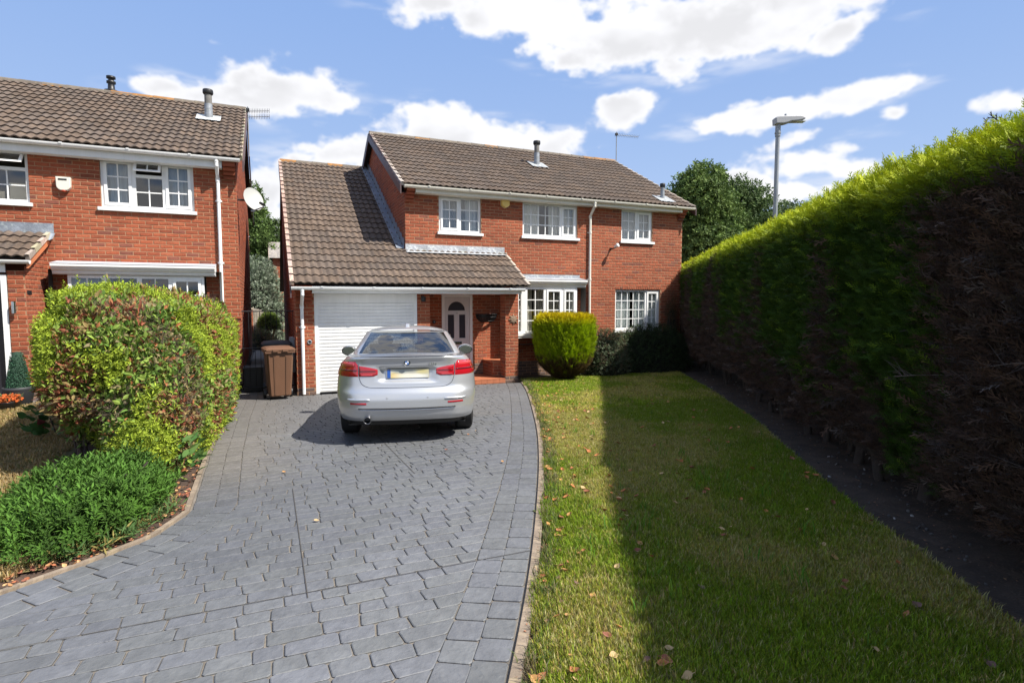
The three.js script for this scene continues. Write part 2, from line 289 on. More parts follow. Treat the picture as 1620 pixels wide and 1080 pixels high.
function cylHalf(x, y, z) { const g = new THREE.CylinderGeometry(0.058, 0.058, 0.006, 16, 1, false, 0, Math.PI); g.rotateZ(Math.PI / 2); g.rotateX(Math.PI * 0.5); g.rotateX(Math.PI * 0); const s = new THREE.Shape(); s.moveTo(-0.057, 0.004); for (let i = 0; i <= 12; i++) { const t = Math.PI + (i / 12) * Math.PI; s.lineTo(Math.cos(t) * 0.057, Math.sin(t) * 0.061); } s.lineTo(0.057, 0.004); const e = new THREE.ExtrudeGeometry(s, { depth: 0.008, bevelEnabled: false }); e.rotateY(Math.PI / 2); e.translate(x - 0.004, y, z); return e; }
function downpipe(parent, x, yTop, yBot, zGut, zWall, mat, square) {   // outlet, swan neck, pipe and clips
  const z = zWall + 0.055, list = [];
  const sec = (a, b) => (square ? null : cyl(a, b, 0.034, 0.034, 14));
  list.push(sec([x, yTop, zGut], [x, yTop - 0.12, zGut]) , sec([x, yTop - 0.1, zGut], [x, yTop - 0.34, z]), sec([x, yTop - 0.32, z], [x, yBot, z]));
  list.push(cyl([x, yTop + 0.03, zGut], [x, yTop - 0.05, zGut], 0.042, 0.04, 14), cyl([x, yTop - 0.32, z], [x, yTop - 0.4, z], 0.041, 0.041, 14), new THREE.SphereGeometry(0.036, 12, 8).translate(x, yTop - 0.12, zGut), new THREE.SphereGeometry(0.036, 12, 8).translate(x, yTop - 0.335, z));
  const p = part('downpipe', parent, merged(list), mat);
  const clips = []; for (let y = yTop - 0.75; y > yBot + 0.2; y -= 1.25) part('pipe_clip', p, merged([cyl([x, y, z], [x, y - 0.05, z], 0.043, 0.043, 14), new THREE.BoxGeometry(0.12, 0.03, 0.02).translate(x, y - 0.025, z - 0.04)]), mat);
  void clips;
}
// a window or bay front: lights are [a, b, columns, rows, opening, head] across the frame
function windowUnit(parent, w, u0, u1, v0, v1, lights, o = {}) {
  const { n = -0.045, sill = true, mat = M.upvc, curtain = 'nets', rise = 0, depth = 1.1, sillOut = 0.06 } = o;
  const top = part(o.name ?? 'window', parent), P = w.at.bind(w), F = 0.055, box = (a, b, c, d, n0, n1) => { const g = new G(), q = (u, v, k) => P(u, v, k); const A = [q(a, c, n1), q(b, c, n1), q(b, d, n1), q(a, d, n1)], B = [q(a, c, n0), q(b, c, n0), q(b, d, n0), q(a, d, n0)]; g.quad(A[0], A[1], A[2], A[3]); for (let i = 0; i < 4; i++) { const k = (i + 1) % 4; g.quad(B[i], B[k], A[k], A[i]); } g.quad(B[1], B[0], B[3], B[2]); return g.geo(); };
  const rebate = 0.004, fr = [box(u0 + rebate, u1 - rebate, v0, v0 + F, n - 0.06, n), box(u0 + rebate, u1 - rebate, v1 - F, v1, n - 0.06, n), box(u0 + rebate, u0 + F, v0 + F, v1 - F, n - 0.06, n), box(u1 - F, u1 - rebate, v0 + F, v1 - F, n - 0.06, n)];
  lights.forEach((l, i) => { if (i) { const m0 = lights[i - 1].b, m1 = l.a; if (m1 > m0 + 0.001) fr.push(box(m0, m1, v0 + F, v1 - F, n - 0.06, n)); } });
  part('frame', top, merged(fr), mat);
  for (const l of lights) {
    const y0 = l.y0 ?? v0 + F, y1 = l.y1 ?? v1 - F;
    let a = l.a, b = l.b, c = y0, d = y1, k = n;
    if (l.swing) { hopper(top, w, l, n, mat); continue; }
    if (l.open) { const s = 0.05; part('casement', top, merged([box(a, b, c, c + s, n - 0.05, n + 0.018), box(a, b, d - s, d, n - 0.05, n + 0.018), box(a, a + s, c + s, d - s, n - 0.05, n + 0.018), box(b - s, b, c + s, d - s, n - 0.05, n + 0.018)]), mat); a += s; b -= s; c += s; d -= s; k = n + 0.01; }
    const gq = new G(), z = k - 0.028; gq.quad(P(a, c, z), P(b, c, z), P(b, d, z), P(a, d, z)); part('pane', top, gq.geo(), M.glass);
    const t = 0.011; for (let i = 1; i < l.cols; i++) { const u = lerp(a, b, i / l.cols); part('glazing_bar', top, box(u - t, u + t, c, d, z + 0.001, z + 0.012), mat); }
    for (let j = 1; j < l.rows; j++) { const v = lerp(c, d, j / l.rows); part('glazing_bar', top, box(a, b, v - t, v + t, z + 0.002, z + 0.0105), mat); }
  }
  if (sill) part('sill', top, box(u0 - 0.045, u1 + 0.045, v0 - 0.065, v0 - 0.002, -0.05, sillOut), mat);
  // what shows behind the glass: curtains drawn to the sides and a dark box coloured as the unlit room
  const fabric = (a, b, c, d, back, amp, per) => { const g = new G(), N = Math.max(8, Math.round((b - a) / 0.018)), nn = (u) => n - back + amp * Math.sin((u / per) * 6.283 + 1.3 * Math.sin(u * 9)); for (let i = 0; i < N; i++) { const p = lerp(a, b, i / N), q = lerp(a, b, (i + 1) / N); g.quad(P(p, c, nn(p)), P(q, c, nn(q)), P(q, d, nn(q)), P(p, d, nn(p))); } return g.geo(); };
  const W = u1 - u0, H = v1 - v0;
  for (const cu of o.curtains ?? [[0.02, 0.98, 0, 1]]) part(o.curtainName ?? 'curtain', top, fabric(u0 + W * cu[0], u0 + W * cu[1], v0 + H * cu[2] + 0.02, v0 + H * cu[3] - 0.02, cu[4] ?? 0.16, cu[5] ?? 0.02, cu[6] ?? 0.085), o.fabric ?? M.curtain);
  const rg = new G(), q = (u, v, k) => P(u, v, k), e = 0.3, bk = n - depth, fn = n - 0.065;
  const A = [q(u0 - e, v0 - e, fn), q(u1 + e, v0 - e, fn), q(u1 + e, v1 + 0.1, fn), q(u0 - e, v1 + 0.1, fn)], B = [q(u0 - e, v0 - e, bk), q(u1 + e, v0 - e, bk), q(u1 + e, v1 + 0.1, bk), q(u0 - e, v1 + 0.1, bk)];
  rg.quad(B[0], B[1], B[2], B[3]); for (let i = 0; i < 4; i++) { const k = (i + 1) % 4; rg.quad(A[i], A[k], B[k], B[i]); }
  part('dark_room_box', top, rg.geo(), M.room);
  // reveals
  const rv = new G(); rv.quad(P(u0, v0, 0), P(u0, v0, n - 0.06), P(u0, v1, n - 0.06), P(u0, v1, 0)); rv.quad(P(u1, v0, n - 0.06), P(u1, v0, 0), P(u1, v1, 0), P(u1, v1, n - 0.06)); rv.quad(P(u0, v1, n - 0.06), P(u1, v1, n - 0.06), P(u1, v1, 0), P(u0, v1, 0));
  if (n < 0) part('reveal', top, rv.geo(), M.mortar);
  return top;
}
function hopper(top, w, l, n, mat) {   // a top-hung light standing open
  const s = 0.045, h = l.y1 - l.y0, ang = l.swing, P = (u, v, k) => w.at(u, l.y1 - v * Math.cos(ang) - k * Math.sin(ang) * -1 * 0, n + v * Math.sin(ang) + k * Math.cos(ang));
  const bx = (a, b, c, d, k0, k1) => { const g = new G(), A = [P(a, c, k1), P(b, c, k1), P(b, d, k1), P(a, d, k1)], B = [P(a, c, k0), P(b, c, k0), P(b, d, k0), P(a, d, k0)]; g.quad(A[0], A[3], A[2], A[1]); for (let i = 0; i < 4; i++) { const k = (i + 1) % 4; g.quad(B[i], A[i], A[k], B[k]); } g.quad(B[0], B[1], B[2], B[3]); return g.geo(); };
  part('casement', top, merged([bx(l.a, l.b, 0, s, 0, 0.05), bx(l.a, l.b, h - s, h, 0, 0.05), bx(l.a, l.a + s, s, h - s, 0, 0.05), bx(l.b - s, l.b, s, h - s, 0, 0.05)]), mat);
  const g = new G(); g.quad(P(l.a + s, h - s, 0.025), P(l.b - s, h - s, 0.025), P(l.b - s, s, 0.025), P(l.a + s, s, 0.025)); part('pane', top, g.geo(), M.glass);
  const m = (l.a + l.b) / 2; part('glazing_bar', top, bx(m - 0.011, m + 0.011, s, h - s, 0.02, 0.035), mat);
}

// ---------------------------------------------------------------- the house straight ahead
function plank(a, b, down, thick, up = 0) {   // sloping board in a plane of constant x
  const g = new G(), x0 = a[0] - thick / 2, x1 = a[0] + thick / 2, q = (x, p, d) => [x, p[1] + d, p[2]];
  const A = [q(x0, a, up), q(x0, b, up), q(x0, b, -down), q(x0, a, -down)], B = [q(x1, a, up), q(x1, b, up), q(x1, b, -down), q(x1, a, -down)];
  g.quad(A[3], A[2], A[1], A[0]); g.quad(B[0], B[1], B[2], B[3]); for (let i = 0; i < 4; i++) { const k = (i + 1) % 4; g.quad(A[i], A[k], B[k], B[i]); } return g.geo();
}
function corbel(list, w, u0, u1, vTop, steps) { steps.forEach((d, i) => { const a = vTop - (i + 1) * CO; const m = (u1 - u0 > 0.25) ? [u0, (u0 + u1) / 2, u1] : [u0, u1]; for (let k = 0; k + 1 < m.length; k++) list.push({ w, s: m[k] + 0.003, e: m[k + 1] - 0.003, a: a + 0.003, b: a + CO - 0.003, d, dark: false, score: 0.2, c: w.at(u0, a) }); }); }
function flue(roofPart, p, h, r, topDark) {
  const [x, y, z] = p, f = part('flue', roofPart, merged([cyl([x, y - 0.1, z], [x, y + h * 0.5, z], r * 1.05, r * 0.95, 18)]), M.galv);
  part('flue_pipe', f, merged([cyl([x, y + h * 0.5, z], [x, y + h - 0.06, z], r * 0.9, r * 0.9, 18)]), topDark); part('flue_cap', f, merged([lathe([[0, h - 0.02], [r * 1.2, h - 0.02], [r * 1.28, h - 0.05], [r * 1.28, h - 0.1], [r * 1.1, h - 0.13], [0, h - 0.13]], x, y, z, 18)]), M.iron);
  return f;
}
const flueGrey = std({ rgb: [0.2, 0.19, 0.18], roughness: 0.8, map: T.tile });
(function mainHouse() {
  const H = thing('brick_house', 'detached red brick house with white garage door, tiled roofs and porch, straight ahead', 'house', [5.5, 0, -13.3], null);
  // walls
  const list = [], mg = new G();
  const wA = new Wall([0.5, 0, -12.27], ...FRONT), wB = new Wall([3, 0, -13.3], ...FRONT), wC = new Wall([3, 0, -21.1], ...LEFTW), wD = new Wall([0.5, 0, -20.5], ...LEFTW);
  brickPanel(wA, mg, list, { len: 2.8, v1: 2.25, holes: [[0.36, 2.51, 0, 2.1]], dark: 2, score: 1.1 });
  brickPanel(wB, mg, list, { len: 8.13, v1: 4.5, dark: 5, seed: 1, holes: [[0, 0.28, 0, 2.92], [0, 2.5, 2.25, 2.92], [0.87, 1.66, 0, 2.1], [0.82, 1.9, 3.6, 4.6], [3.03, 4.64, 3.6, 4.6], [6.03, 7.08, 3.6, 4.6], [5.86, 7.39, 1.125, 2.325], [2.7, 4.45, 1.05, 2.475]] });
  for (let u = 5.86; u < 7.37; u += 0.0765) list.push({ w: wB, s: u + 0.004, e: u + 0.071, a: 2.255, b: 2.32, d: 0.009, dark: false, score: 0.05, c: wB.at(u, 2.3) });   // soldier course over the window
  mg.quad(wB.at(5.86, 2.25), wB.at(7.39, 2.25), wB.at(7.39, 2.325), wB.at(5.86, 2.325));
  const garRoofZ = (v) => -11.85 - (v - 2.3) / 0.577, fz = (v) => -13.0 - Math.max(0, v - 4.5) / 0.53, bz = (v) => -21.4 + Math.max(0, v - 4.5) / 0.53;
  brickPanel(wC, mg, list, { v0: 2.925, v1: 6.75, seed: 0, clip: (v) => { const lo = Math.max(garRoofZ(v + 0.1), bz(v), -19.4), hi = Math.min(-13.3, fz(v)); return [lo + 21.1, Math.max(lo, hi) + 21.1]; } });
  brickPanel(wD, mg, list, { v1: 5.775, dark: 2, seed: 1, clip: (v) => { const hi = v < 2.25 ? -12.27 : Math.min(-12.27, garRoofZ(v + 0.12)), lo = v < 2.3 ? -20.4 : Math.max(-20.4, -25.1 + (v - 2.3) / 0.577 + 0.1); return [lo + 20.5, Math.max(lo, hi) + 20.5]; } });
  const pf = new Wall([5.12, 0, -12.27], ...FRONT), pl = new Wall([5.12, 0, -12.6], ...LEFTW), pr = new Wall([5.45, 0, -12.27], ...RIGHTW), pb = new Wall([5.45, 0, -12.6], [-1, 0, 0], [0, 0, -1]);
  for (const [w, s] of [[pf, 0], [pl, 1], [pr, 1], [pb, 0]]) brickPanel(w, mg, list, { len: 0.33, v1: 2.1, dark: 2, seed: s, score: 1.15 });
  brickPanel(new Wall([4.94, 0, -13.3], ...LEFTW), mg, list, { len: 0.7, v0: 0.075, v1: 0.45, score: 1.1 });
  brickPanel(new Wall([4.94, 0, -12.6], ...FRONT), mg, list, { len: 0.18, v0: 0.075, v1: 0.45 });
  brickPanel(new Wall([5.45, 0, -12.6], ...RIGHTW), mg, list, { len: 0.7, v0: 0, v1: 0.45, dark: 2 });
  mg.quad(wD.at(8.23, 0, 0), wD.at(8.23, 0, 0.0001), wD.at(8.23, 0.01, 0.0001), wD.at(8.23, 0.01, 0));
  // far sides that are out of sight
  const hid = new G(); hid.quad([11.13, 0, -13.3], [11.13, 0, -21.1], [11.13, 4.5, -21.1], [11.13, 4.5, -13.3]); hid.tri([11.13, 4.5, -13.05], [11.13, 4.5, -21.3], [11.13, 6.8, -17.2]); hid.quad([11.13, 0, -21.1], [0.5, 0, -21.1], [0.5, 4.5, -21.1], [11.13, 4.5, -21.1]); hid.quad([3.3, 0, -12.27], [3.3, 0, -13.3], [3.3, 2.2, -13.3], [3.3, 2.2, -12.27]);
  corbel(list, wA, 0, 0.31, 2.25, [0.32, 0.26, 0.2, 0.13, 0.06]); corbel(list, wB, 0, 0.2, 4.62, [0.24, 0.24, 0.18, 0.12, 0.06]); corbel(list, wB, 7.95, 8.13, 4.62, [0.24, 0.24, 0.18, 0.12, 0.06]);
  const wall = part('wall', H, mg.geo(), M.mortar); finishBricks(wall, list);
  part('side_wall', H, hid.geo(), std({ rgb: [0.34, 0.11, 0.06], roughness: 0.9, map: T.brick }));
  // roofs
  const main = new Roof([2.88, 4.6, -13.02], [1, 0, 0], Math.atan(0.53), [0, 0, 1]), gar = new Roof([0.44, 2.27, -11.88], [1, 0, 0], 30 * D2R, [0, 0, 1]);
  const rm = part('roof', H, sheet(main, 0.03, 8.44, 0.02, 4.78, -0.02), M.tile), rg = part('garage_roof', H, sheet(gar, 0.05, 2.6, 0.02, 7.6, -0.02), M.tile);
  part('rear_slope', rm, (() => { const g = new G(); g.quad([2.88, 6.83, -17.26], [11.33, 6.83, -17.26], [11.33, 4.5, -21.5], [2.88, 4.5, -21.5], [0.1, 0.085, 0.075]); return g.geo(); })(), M.tile);
  part('rear_slope', rg, (() => { const g = new G(); g.quad([0.44, 6.08, -18.42], [3, 6.08, -18.42], [3, 2.3, -24.9], [0.44, 2.3, -24.9], [0.1, 0.085, 0.075]); return g.geo(); })(), M.tile);
  const tl = []; tileList(main, tl, { u0: 0, u1: 8.45, rows: 15 }); const all = tl.length; tileList(gar, tl, { u0: 0, u1: 5.12, rows: 24, score: 1, skip: (u, s) => u > 2.56 && s > 1.74 });
  const gt = tl.slice(all), mt = tl.slice(0, all); finishTiles(rg, gt, 220); finishTiles(rm, mt, 80);
  part('porch_roof_deck', rg, sheet(gar, 2.6, 5.1, 0.02, 1.75, -0.02), M.tile);
  ridge(rm, [2.86, 6.84, -17.25], [11.36, 6.84, -17.25], 0.3); ridge(rg, [0.44, 6.1, -18.53], [3, 6.1, -18.53], 0.12);
  // verges and bargeboards
  const vg = (roof, u, s1, w, n0, seg, parent, cols, s0 = 0) => { const g = new G(); for (let s = s0; s < s1; s += GA) { const c = cols[Math.floor(R() * cols.length)], A = [roof.at(u, s + 0.006, n0 + 0.03), roof.at(u + w, s + 0.006, n0 + 0.03), roof.at(u + w, s + GA - 0.006, n0 + 0.005), roof.at(u, s + GA - 0.006, n0 + 0.005)].map((p) => p.toArray()), B = [roof.at(u, s + 0.006, n0 - 0.06), roof.at(u + w, s + 0.006, n0 - 0.06), roof.at(u + w, s + GA, n0 - 0.06), roof.at(u, s + GA, n0 - 0.06)].map((p) => p.toArray()); g.quad(A[0], A[1], A[2], A[3], c); for (let i = 0; i < 4; i++) { const k = (i + 1) % 4; g.quad(B[i], B[k], A[k], A[i], c); } } part('verge', parent, g.geo(), std({ vertexColors: true, roughness: 0.95, map: T.tile })); };
  vg(gar, -0.045, 7.6, 0.075, 0.035, 0, rg, [[0.5, 0.36, 0.31], [0.42, 0.29, 0.25], [0.46, 0.34, 0.3]]); vg(main, -0.03, 4.75, 0.07, 0.03, 0, rm, [[0.5, 0.42, 0.36], [0.3, 0.22, 0.19], [0.56, 0.5, 0.45]]); vg(gar, 5.08, 1.76, 0.06, 0.03, 0, rg, [[0.6, 0.52, 0.44], [0.5, 0.42, 0.35]]); vg(main, 8.42, 4.75, 0.06, 0.03, 0, rm, [[0.45, 0.38, 0.32]]);
  part('bargeboard', rm, plank([2.84, 4.58, -12.98], [2.84, 6.83, -17.25], 0.2, 0.03), M.barge); part('bargeboard', rm, plank([2.84, 6.83, -17.25], [2.84, 4.55, -21.5], 0.22, 0.03), M.barge); part('bargeboard', rm, plank([11.35, 4.58, -12.98], [11.35, 6.83, -17.25], 0.2, 0.03), M.barge);
  part('bargeboard', rg, plank([0.41, 2.2, -11.9], [0.41, 6.0, -18.5], 0.2, 0.03), M.barge); part('soffit', rm, (() => { const g = new G(); g.quad([2.86, 4.42, -13.1], [3, 4.42, -13.1], [3, 6.6, -17.25], [2.86, 6.6, -17.25]); return g.geo(); })(), M.barge);
  // lead
  { const g = new G(); for (let s = 1.72; s < 7.5; s += 0.15) { const a = gar.at(2.52, s, 0.05), b = gar.at(2.52, s + 0.15, 0.05), up = 0.17 + 0.05 * (Math.floor(s / 0.15) % 2), x = 2.985; g.quad([x, a.y, a.z], [x, b.y, b.z], [x, b.y + up, b.z], [x, a.y + up, a.z]); const c = gar.at(2.36, s, 0.058), d = gar.at(2.36, s + 0.152, 0.058); g.quad(c.toArray(), d.toArray(), [x, b.y, b.z], [x, a.y, a.z]); } part('lead_flashing', rg, g.geo(), M.lead); }
  { const g = new G(), y = 2.27 + 0.577 * 1.42; g.box(3, y + 0.02, -13.3, 5.52, y + 0.19, -13.284); g.quad([3, y + 0.03, -13.284], [5.52, y + 0.03, -13.284], [5.52, y - 0.015, -13.13], [3, y - 0.015, -13.13]); part('lead_flashing', rg, g.geo(), std({ rgb: [0.5, 0.52, 0.55], roughness: 0.6, map: T.tile, bumpMap: T.fine, bumpScale: 0.01 })); }
  // eaves
  part('fascia', rm, plainBox(3.21, 4.45, -13.1, 10.95, 4.6, -13.08), M.cream); part('soffit', rm, plainBox(3.21, 4.445, -13.29, 10.95, 4.455, -13.101), M.cream); gutter(rm, 2.93, 11.32, 4.585, -13.02, M.cream);
  part('fascia', rg, plainBox(0.81, 2.1, -11.975, 5.4, 2.235, -11.955), M.white); part('soffit', rg, plainBox(0.81, 2.095, -13.29, 5.4, 2.105, -11.976), M.white); gutter(rg, 0.42, 5.44, 2.215, -11.895, M.white);
  downpipe(H, 0.62, 2.18, 0.03, -11.895, -12.27, M.white); downpipe(H, 8.0, 4.54, 0.1, -13.02, -13.3, M.cream);
  flue(rm, [7.55, 6.0, -15.63], 0.74, 0.085, flueGrey); flue(rm, [10.52, 4.86, -13.45], 0.46, 0.06, M.galv);
  for (const [x, z] of [[7.55, -15.63], [10.52, -13.45]]) part('lead_flashing', rm, (() => { const u = x - 2.88, s = (-13.02 - z) / Math.cos(Math.atan(0.53)), g = new G(), q = (a, b, n) => main.at(u + a, s + b, n).toArray(); for (let i = 0; i < 8; i++) { const a = -0.26 + i * 0.065, n0 = 0.066 + 0.006 * Math.sin(i * 2), n1 = 0.066 + 0.006 * Math.sin(i * 2 + 2); g.quad(q(a, -0.3, n0), q(a + 0.065, -0.3 - 0.02 * Math.sin(i), n1), q(a + 0.065, 0.22, n1), q(a, 0.22, n0)); } return g.geo(); })(), std({ rgb: [0.42, 0.44, 0.46], roughness: 0.6, map: T.tile }));
  // windows
  const two = (a, b, r = 3) => { const m = (a + b) / 2; return [{ a: a + 0.055, b: m - 0.03, cols: 2, rows: r, open: true }, { a: m + 0.03, b: b - 0.055, cols: 2, rows: r }]; };
  const sideC = [[0.0, 0.32, 0, 1], [0.66, 1, 0, 1], [0.3, 0.7, 0, 1, 0.3, 0.012, 0.06]];
  const nets = std({ rgb: [0.5, 0.5, 0.5], roughness: 1, side: THREE.DoubleSide });
  windowUnit(H, wB, 0.82, 1.9, 3.6, 4.46, two(0.82, 1.9), { curtains: sideC, fabric: nets });
  windowUnit(H, wB, 3.03, 4.64, 3.6, 4.46, [{ a: 3.085, b: 4.12, cols: 5, rows: 3 }, { a: 4.18, b: 4.585, cols: 2, rows: 3, open: true }], { curtains: [[0, 0.36, 0, 1], [0.52, 1, 0, 1]], fabric: std({ rgb: [0.58, 0.57, 0.54], roughness: 1, side: THREE.DoubleSide }) });
  windowUnit(H, wB, 6.03, 7.08, 3.6, 4.46, [{ a: 6.085, b: 6.52, cols: 2, rows: 3 }, { a: 6.58, b: 7.025, cols: 2, rows: 3, open: true }], { curtains: [[0.02, 0.98, 0, 1]], fabric: nets });
  windowUnit(H, wB, 5.86, 7.39, 1.125, 2.25, [{ a: 5.915, b: 6.89, cols: 5, rows: 4 }, { a: 6.95, b: 7.335, cols: 2, rows: 4, open: true }], { curtains: [[0, 0.4, 0, 1], [0.5, 1, 0, 1]], fabric: std({ rgb: [0.6, 0.62, 0.6], roughness: 1, side: THREE.DoubleSide }) });
  // the square bay
  const bw = new Wall([5.7, 0, -12.96], ...FRONT), bay = windowUnit(H, bw, 0.02, 1.75, 1.12, 2.28, [{ a: 0.07, b: 0.14, cols: 1, rows: 4 }, { a: 0.31, b: 0.77, cols: 2, rows: 4 }, { a: 0.85, b: 1.28, cols: 2, rows: 4, open: true }, { a: 1.36, b: 1.69, cols: 2, rows: 4, open: true }], { name: 'bay_window', n: 0, depth: 1.3, curtains: [[0, 0.3, 0, 1, 0.25, 0.03, 0.1], [0.34, 1, 0, 1, 0.25, 0.025, 0.09]], fabric: std({ rgb: [0.36, 0.33, 0.28], roughness: 1, side: THREE.DoubleSide }), sillOut: 0.05 });
  part('bay_cheek', bay, plainBox(7.395, 1.12, -13.29, 7.448, 2.28, -13.022), M.upvc); part('bay_base', bay, plainBox(5.7, 1.0, -13.29, 7.46, 1.054, -12.93), M.upvc);
  { const s = new THREE.Shape(); s.moveTo(0, 0); s.lineTo(0.33, 0); s.lineTo(0.35, 0.03); s.lineTo(0.35, 0.06); s.quadraticCurveTo(0.41, 0.07, 0.42, 0.12); s.lineTo(0.45, 0.14); s.lineTo(0.45, 0.18); s.lineTo(0, 0.24); s.lineTo(0, 0); const e = new THREE.ExtrudeGeometry(s, { depth: 2.02, bevelEnabled: false }); e.rotateY(-Math.PI / 2); e.translate(7.7, 2.285, -13.292); part('bay_cornice', bay, e, M.white); const g = new G(); g.quad([5.68, 2.475, -12.838], [7.71, 2.475, -12.838], [7.71, 2.545, -13.28], [5.68, 2.545, -13.28]); g.quad([5.68, 2.545, -13.286], [7.71, 2.545, -13.286], [7.71, 2.62, -13.286], [5.68, 2.62, -13.286]); part('bay_lead', bay, g.geo(), std({ rgb: [0.42, 0.45, 0.5], roughness: 0.5, map: T.tile })); }
  // roller door
  const gd = part('garage_door', H);
  part('frame', gd, merged([plainBox(0.862, 0.01, -12.34, 0.93, 2.09, -12.274), plainBox(2.94, 0.01, -12.34, 3.008, 2.09, -12.274), plainBox(0.93, 1.9, -12.33, 2.94, 2.09, -12.278)]), M.white);
  for (let k = 0; k < 26; k++) { const y = 0.03 + k * 0.072, s = new G(), zz = -12.305; const pr = [[0, 0], [0.012, 0.006], [0.03, 0.011], [0.05, 0.012], [0.064, 0.006], [0.0715, -0.004]]; for (let i = 0; i + 1 < pr.length; i++) s.quad([0.93, y + pr[i][0], zz + pr[i][1]], [2.94, y + pr[i][0], zz + pr[i][1]], [2.94, y + pr[i + 1][0], zz + pr[i + 1][1]], [0.93, y + pr[i + 1][0], zz + pr[i + 1][1]]); part('slat', gd, s.geo(), M.white); }
  part('bottom_seal', gd, plainBox(0.93, 0.002, -12.35, 2.94, 0.029, -12.33), M.black);
  // front door
  const fd = part('front_door', H), DZ = -13.34, doorM = std({ rgb: [0.62, 0.6, 0.6], roughness: 0.4, map: T.paint });
  part('frame', fd, merged([plainBox(3.872, 0.22, DZ - 0.03, 3.94, 2.09, DZ + 0.05), plainBox(4.59, 0.22, DZ - 0.03, 4.658, 2.09, DZ + 0.05), plainBox(3.94, 2.03, DZ - 0.03, 4.59, 2.09, DZ + 0.05)]), M.upvc);
  { const s = new THREE.Shape(); s.moveTo(3.945, 0.24); s.lineTo(4.585, 0.24); s.lineTo(4.585, 2.025); s.lineTo(3.945, 2.025); s.lineTo(3.945, 0.24);
    const rect = (x0, y0, x1, y1) => { const h = new THREE.Path(); h.moveTo(x0, y0); h.lineTo(x0, y1); h.lineTo(x1, y1); h.lineTo(x1, y0); h.lineTo(x0, y0); return h; };
    s.holes.push(rect(4.03, 1.02, 4.19, 1.6), rect(4.32, 1.02, 4.48, 1.6)); const arch = new THREE.Path(); arch.moveTo(4.035, 1.7); for (let i = 0; i <= 16; i++) { const t = Math.PI - (i / 16) * Math.PI; arch.lineTo(4.255 + 0.22 * Math.cos(t), 1.7 + 0.22 * Math.sin(t)); } arch.lineTo(4.035, 1.7); s.holes.push(arch);
    const e = new THREE.ExtrudeGeometry(s, { depth: 0.04, bevelEnabled: false }); e.translate(0, 0, DZ - 0.02); part('leaf', fd, e, doorM);
    const dg = phy({ rgb: [0.05, 0.05, 0.06], roughness: 0.12 }); part('pane', fd, plainBox(4.03, 1.02, DZ - 0.012, 4.19, 1.6, DZ - 0.002), dg); part('pane', fd, plainBox(4.32, 1.02, DZ - 0.012, 4.48, 1.6, DZ - 0.002), dg); const a2 = new THREE.Shape(); a2.moveTo(4.03, 1.695); for (let i = 0; i <= 16; i++) { const t = Math.PI - (i / 16) * Math.PI; a2.lineTo(4.255 + 0.225 * Math.cos(t), 1.695 + 0.225 * Math.sin(t)); } const ag = new THREE.ExtrudeGeometry(a2, { depth: 0.01, bevelEnabled: false }); ag.translate(0, 0, DZ - 0.012); part('arched_pane', fd, ag, dg);
    for (const [x0, y0, x1, y1] of [[4.02, 0.36, 4.2, 0.8], [4.31, 0.36, 4.49, 0.8], [4.02, 1.01, 4.2, 1.61], [4.31, 1.01, 4.49, 1.61]]) part('moulding', fd, merged([plainBox(x0 - 0.02, y0 - 0.02, DZ + 0.02, x1 + 0.02, y0, DZ + 0.03), plainBox(x0 - 0.02, y1, DZ + 0.02, x1 + 0.02, y1 + 0.02, DZ + 0.03), plainBox(x0 - 0.02, y0, DZ + 0.02, x0, y1, DZ + 0.03), plainBox(x1, y0, DZ + 0.02, x1 + 0.02, y1, DZ + 0.03)]), doorM); }
  part('letterbox', fd, merged([plainBox(4.13, 0.87, DZ + 0.02, 4.38, 0.93, DZ + 0.035)]), M.black); part('letterbox_flap', fd, plainBox(4.15, 0.885, DZ + 0.036, 4.33, 0.915, DZ + 0.042), M.chrome);
  part('handle', fd, merged([plainBox(3.965, 1.0, DZ + 0.02, 3.995, 1.22, DZ + 0.03), cyl([3.98, 1.12, DZ + 0.03], [3.98, 1.12, DZ + 0.07], 0.011), cyl([3.98, 1.12, DZ + 0.065], [4.08, 1.11, DZ + 0.065], 0.011)]), M.chrome); part('knocker', fd, merged([new THREE.TorusGeometry(0.018, 0.005, 6, 14).translate(4.255, 1.64, DZ + 0.03)]), M.chrome);
  part('threshold', fd, plainBox(3.84, 0.17, DZ - 0.03, 4.7, 0.215, DZ + 0.12), M.upvc);
  part('dark_room_box', fd, plainBox(3.8, 0.1, -14.3, 4.7, 2.1, -13.42), M.room);
  // porch floor
  const pf2 = part('porch_floor', H, merged([plainBox(3.3, 0, -13.3, 5.11, 0.1, -12.25), plainBox(3.88, 0.1, -13.4, 4.65, 0.168, -13.29)]), M.cement);
  for (let i = 0; i < 12; i++) for (let j = 0; j < 7; j++) { const x = 3.302 + i * 0.1505, z = -12.235 - j * 0.1505; part('floor_tile', pf2, plainBox(x, 0.099, z - 0.147, x + 0.147, 0.109 + R() * 0.002, z), M.quarry); }
  for (let i = 0; i < 12; i++) part('riser_tile', pf2, plainBox(3.302 + i * 0.1505, 0.006, -12.25, 3.449 + i * 0.1505, 0.096, -12.24 + R() * 0.002), M.quarry);
  for (let j = 0; j < 5; j++) part('coping_tile', H, plainBox(4.91, 0.451, -13.29 + j * 0.138, 5.48, 0.478, -13.155 + j * 0.138), M.quarry);
})();
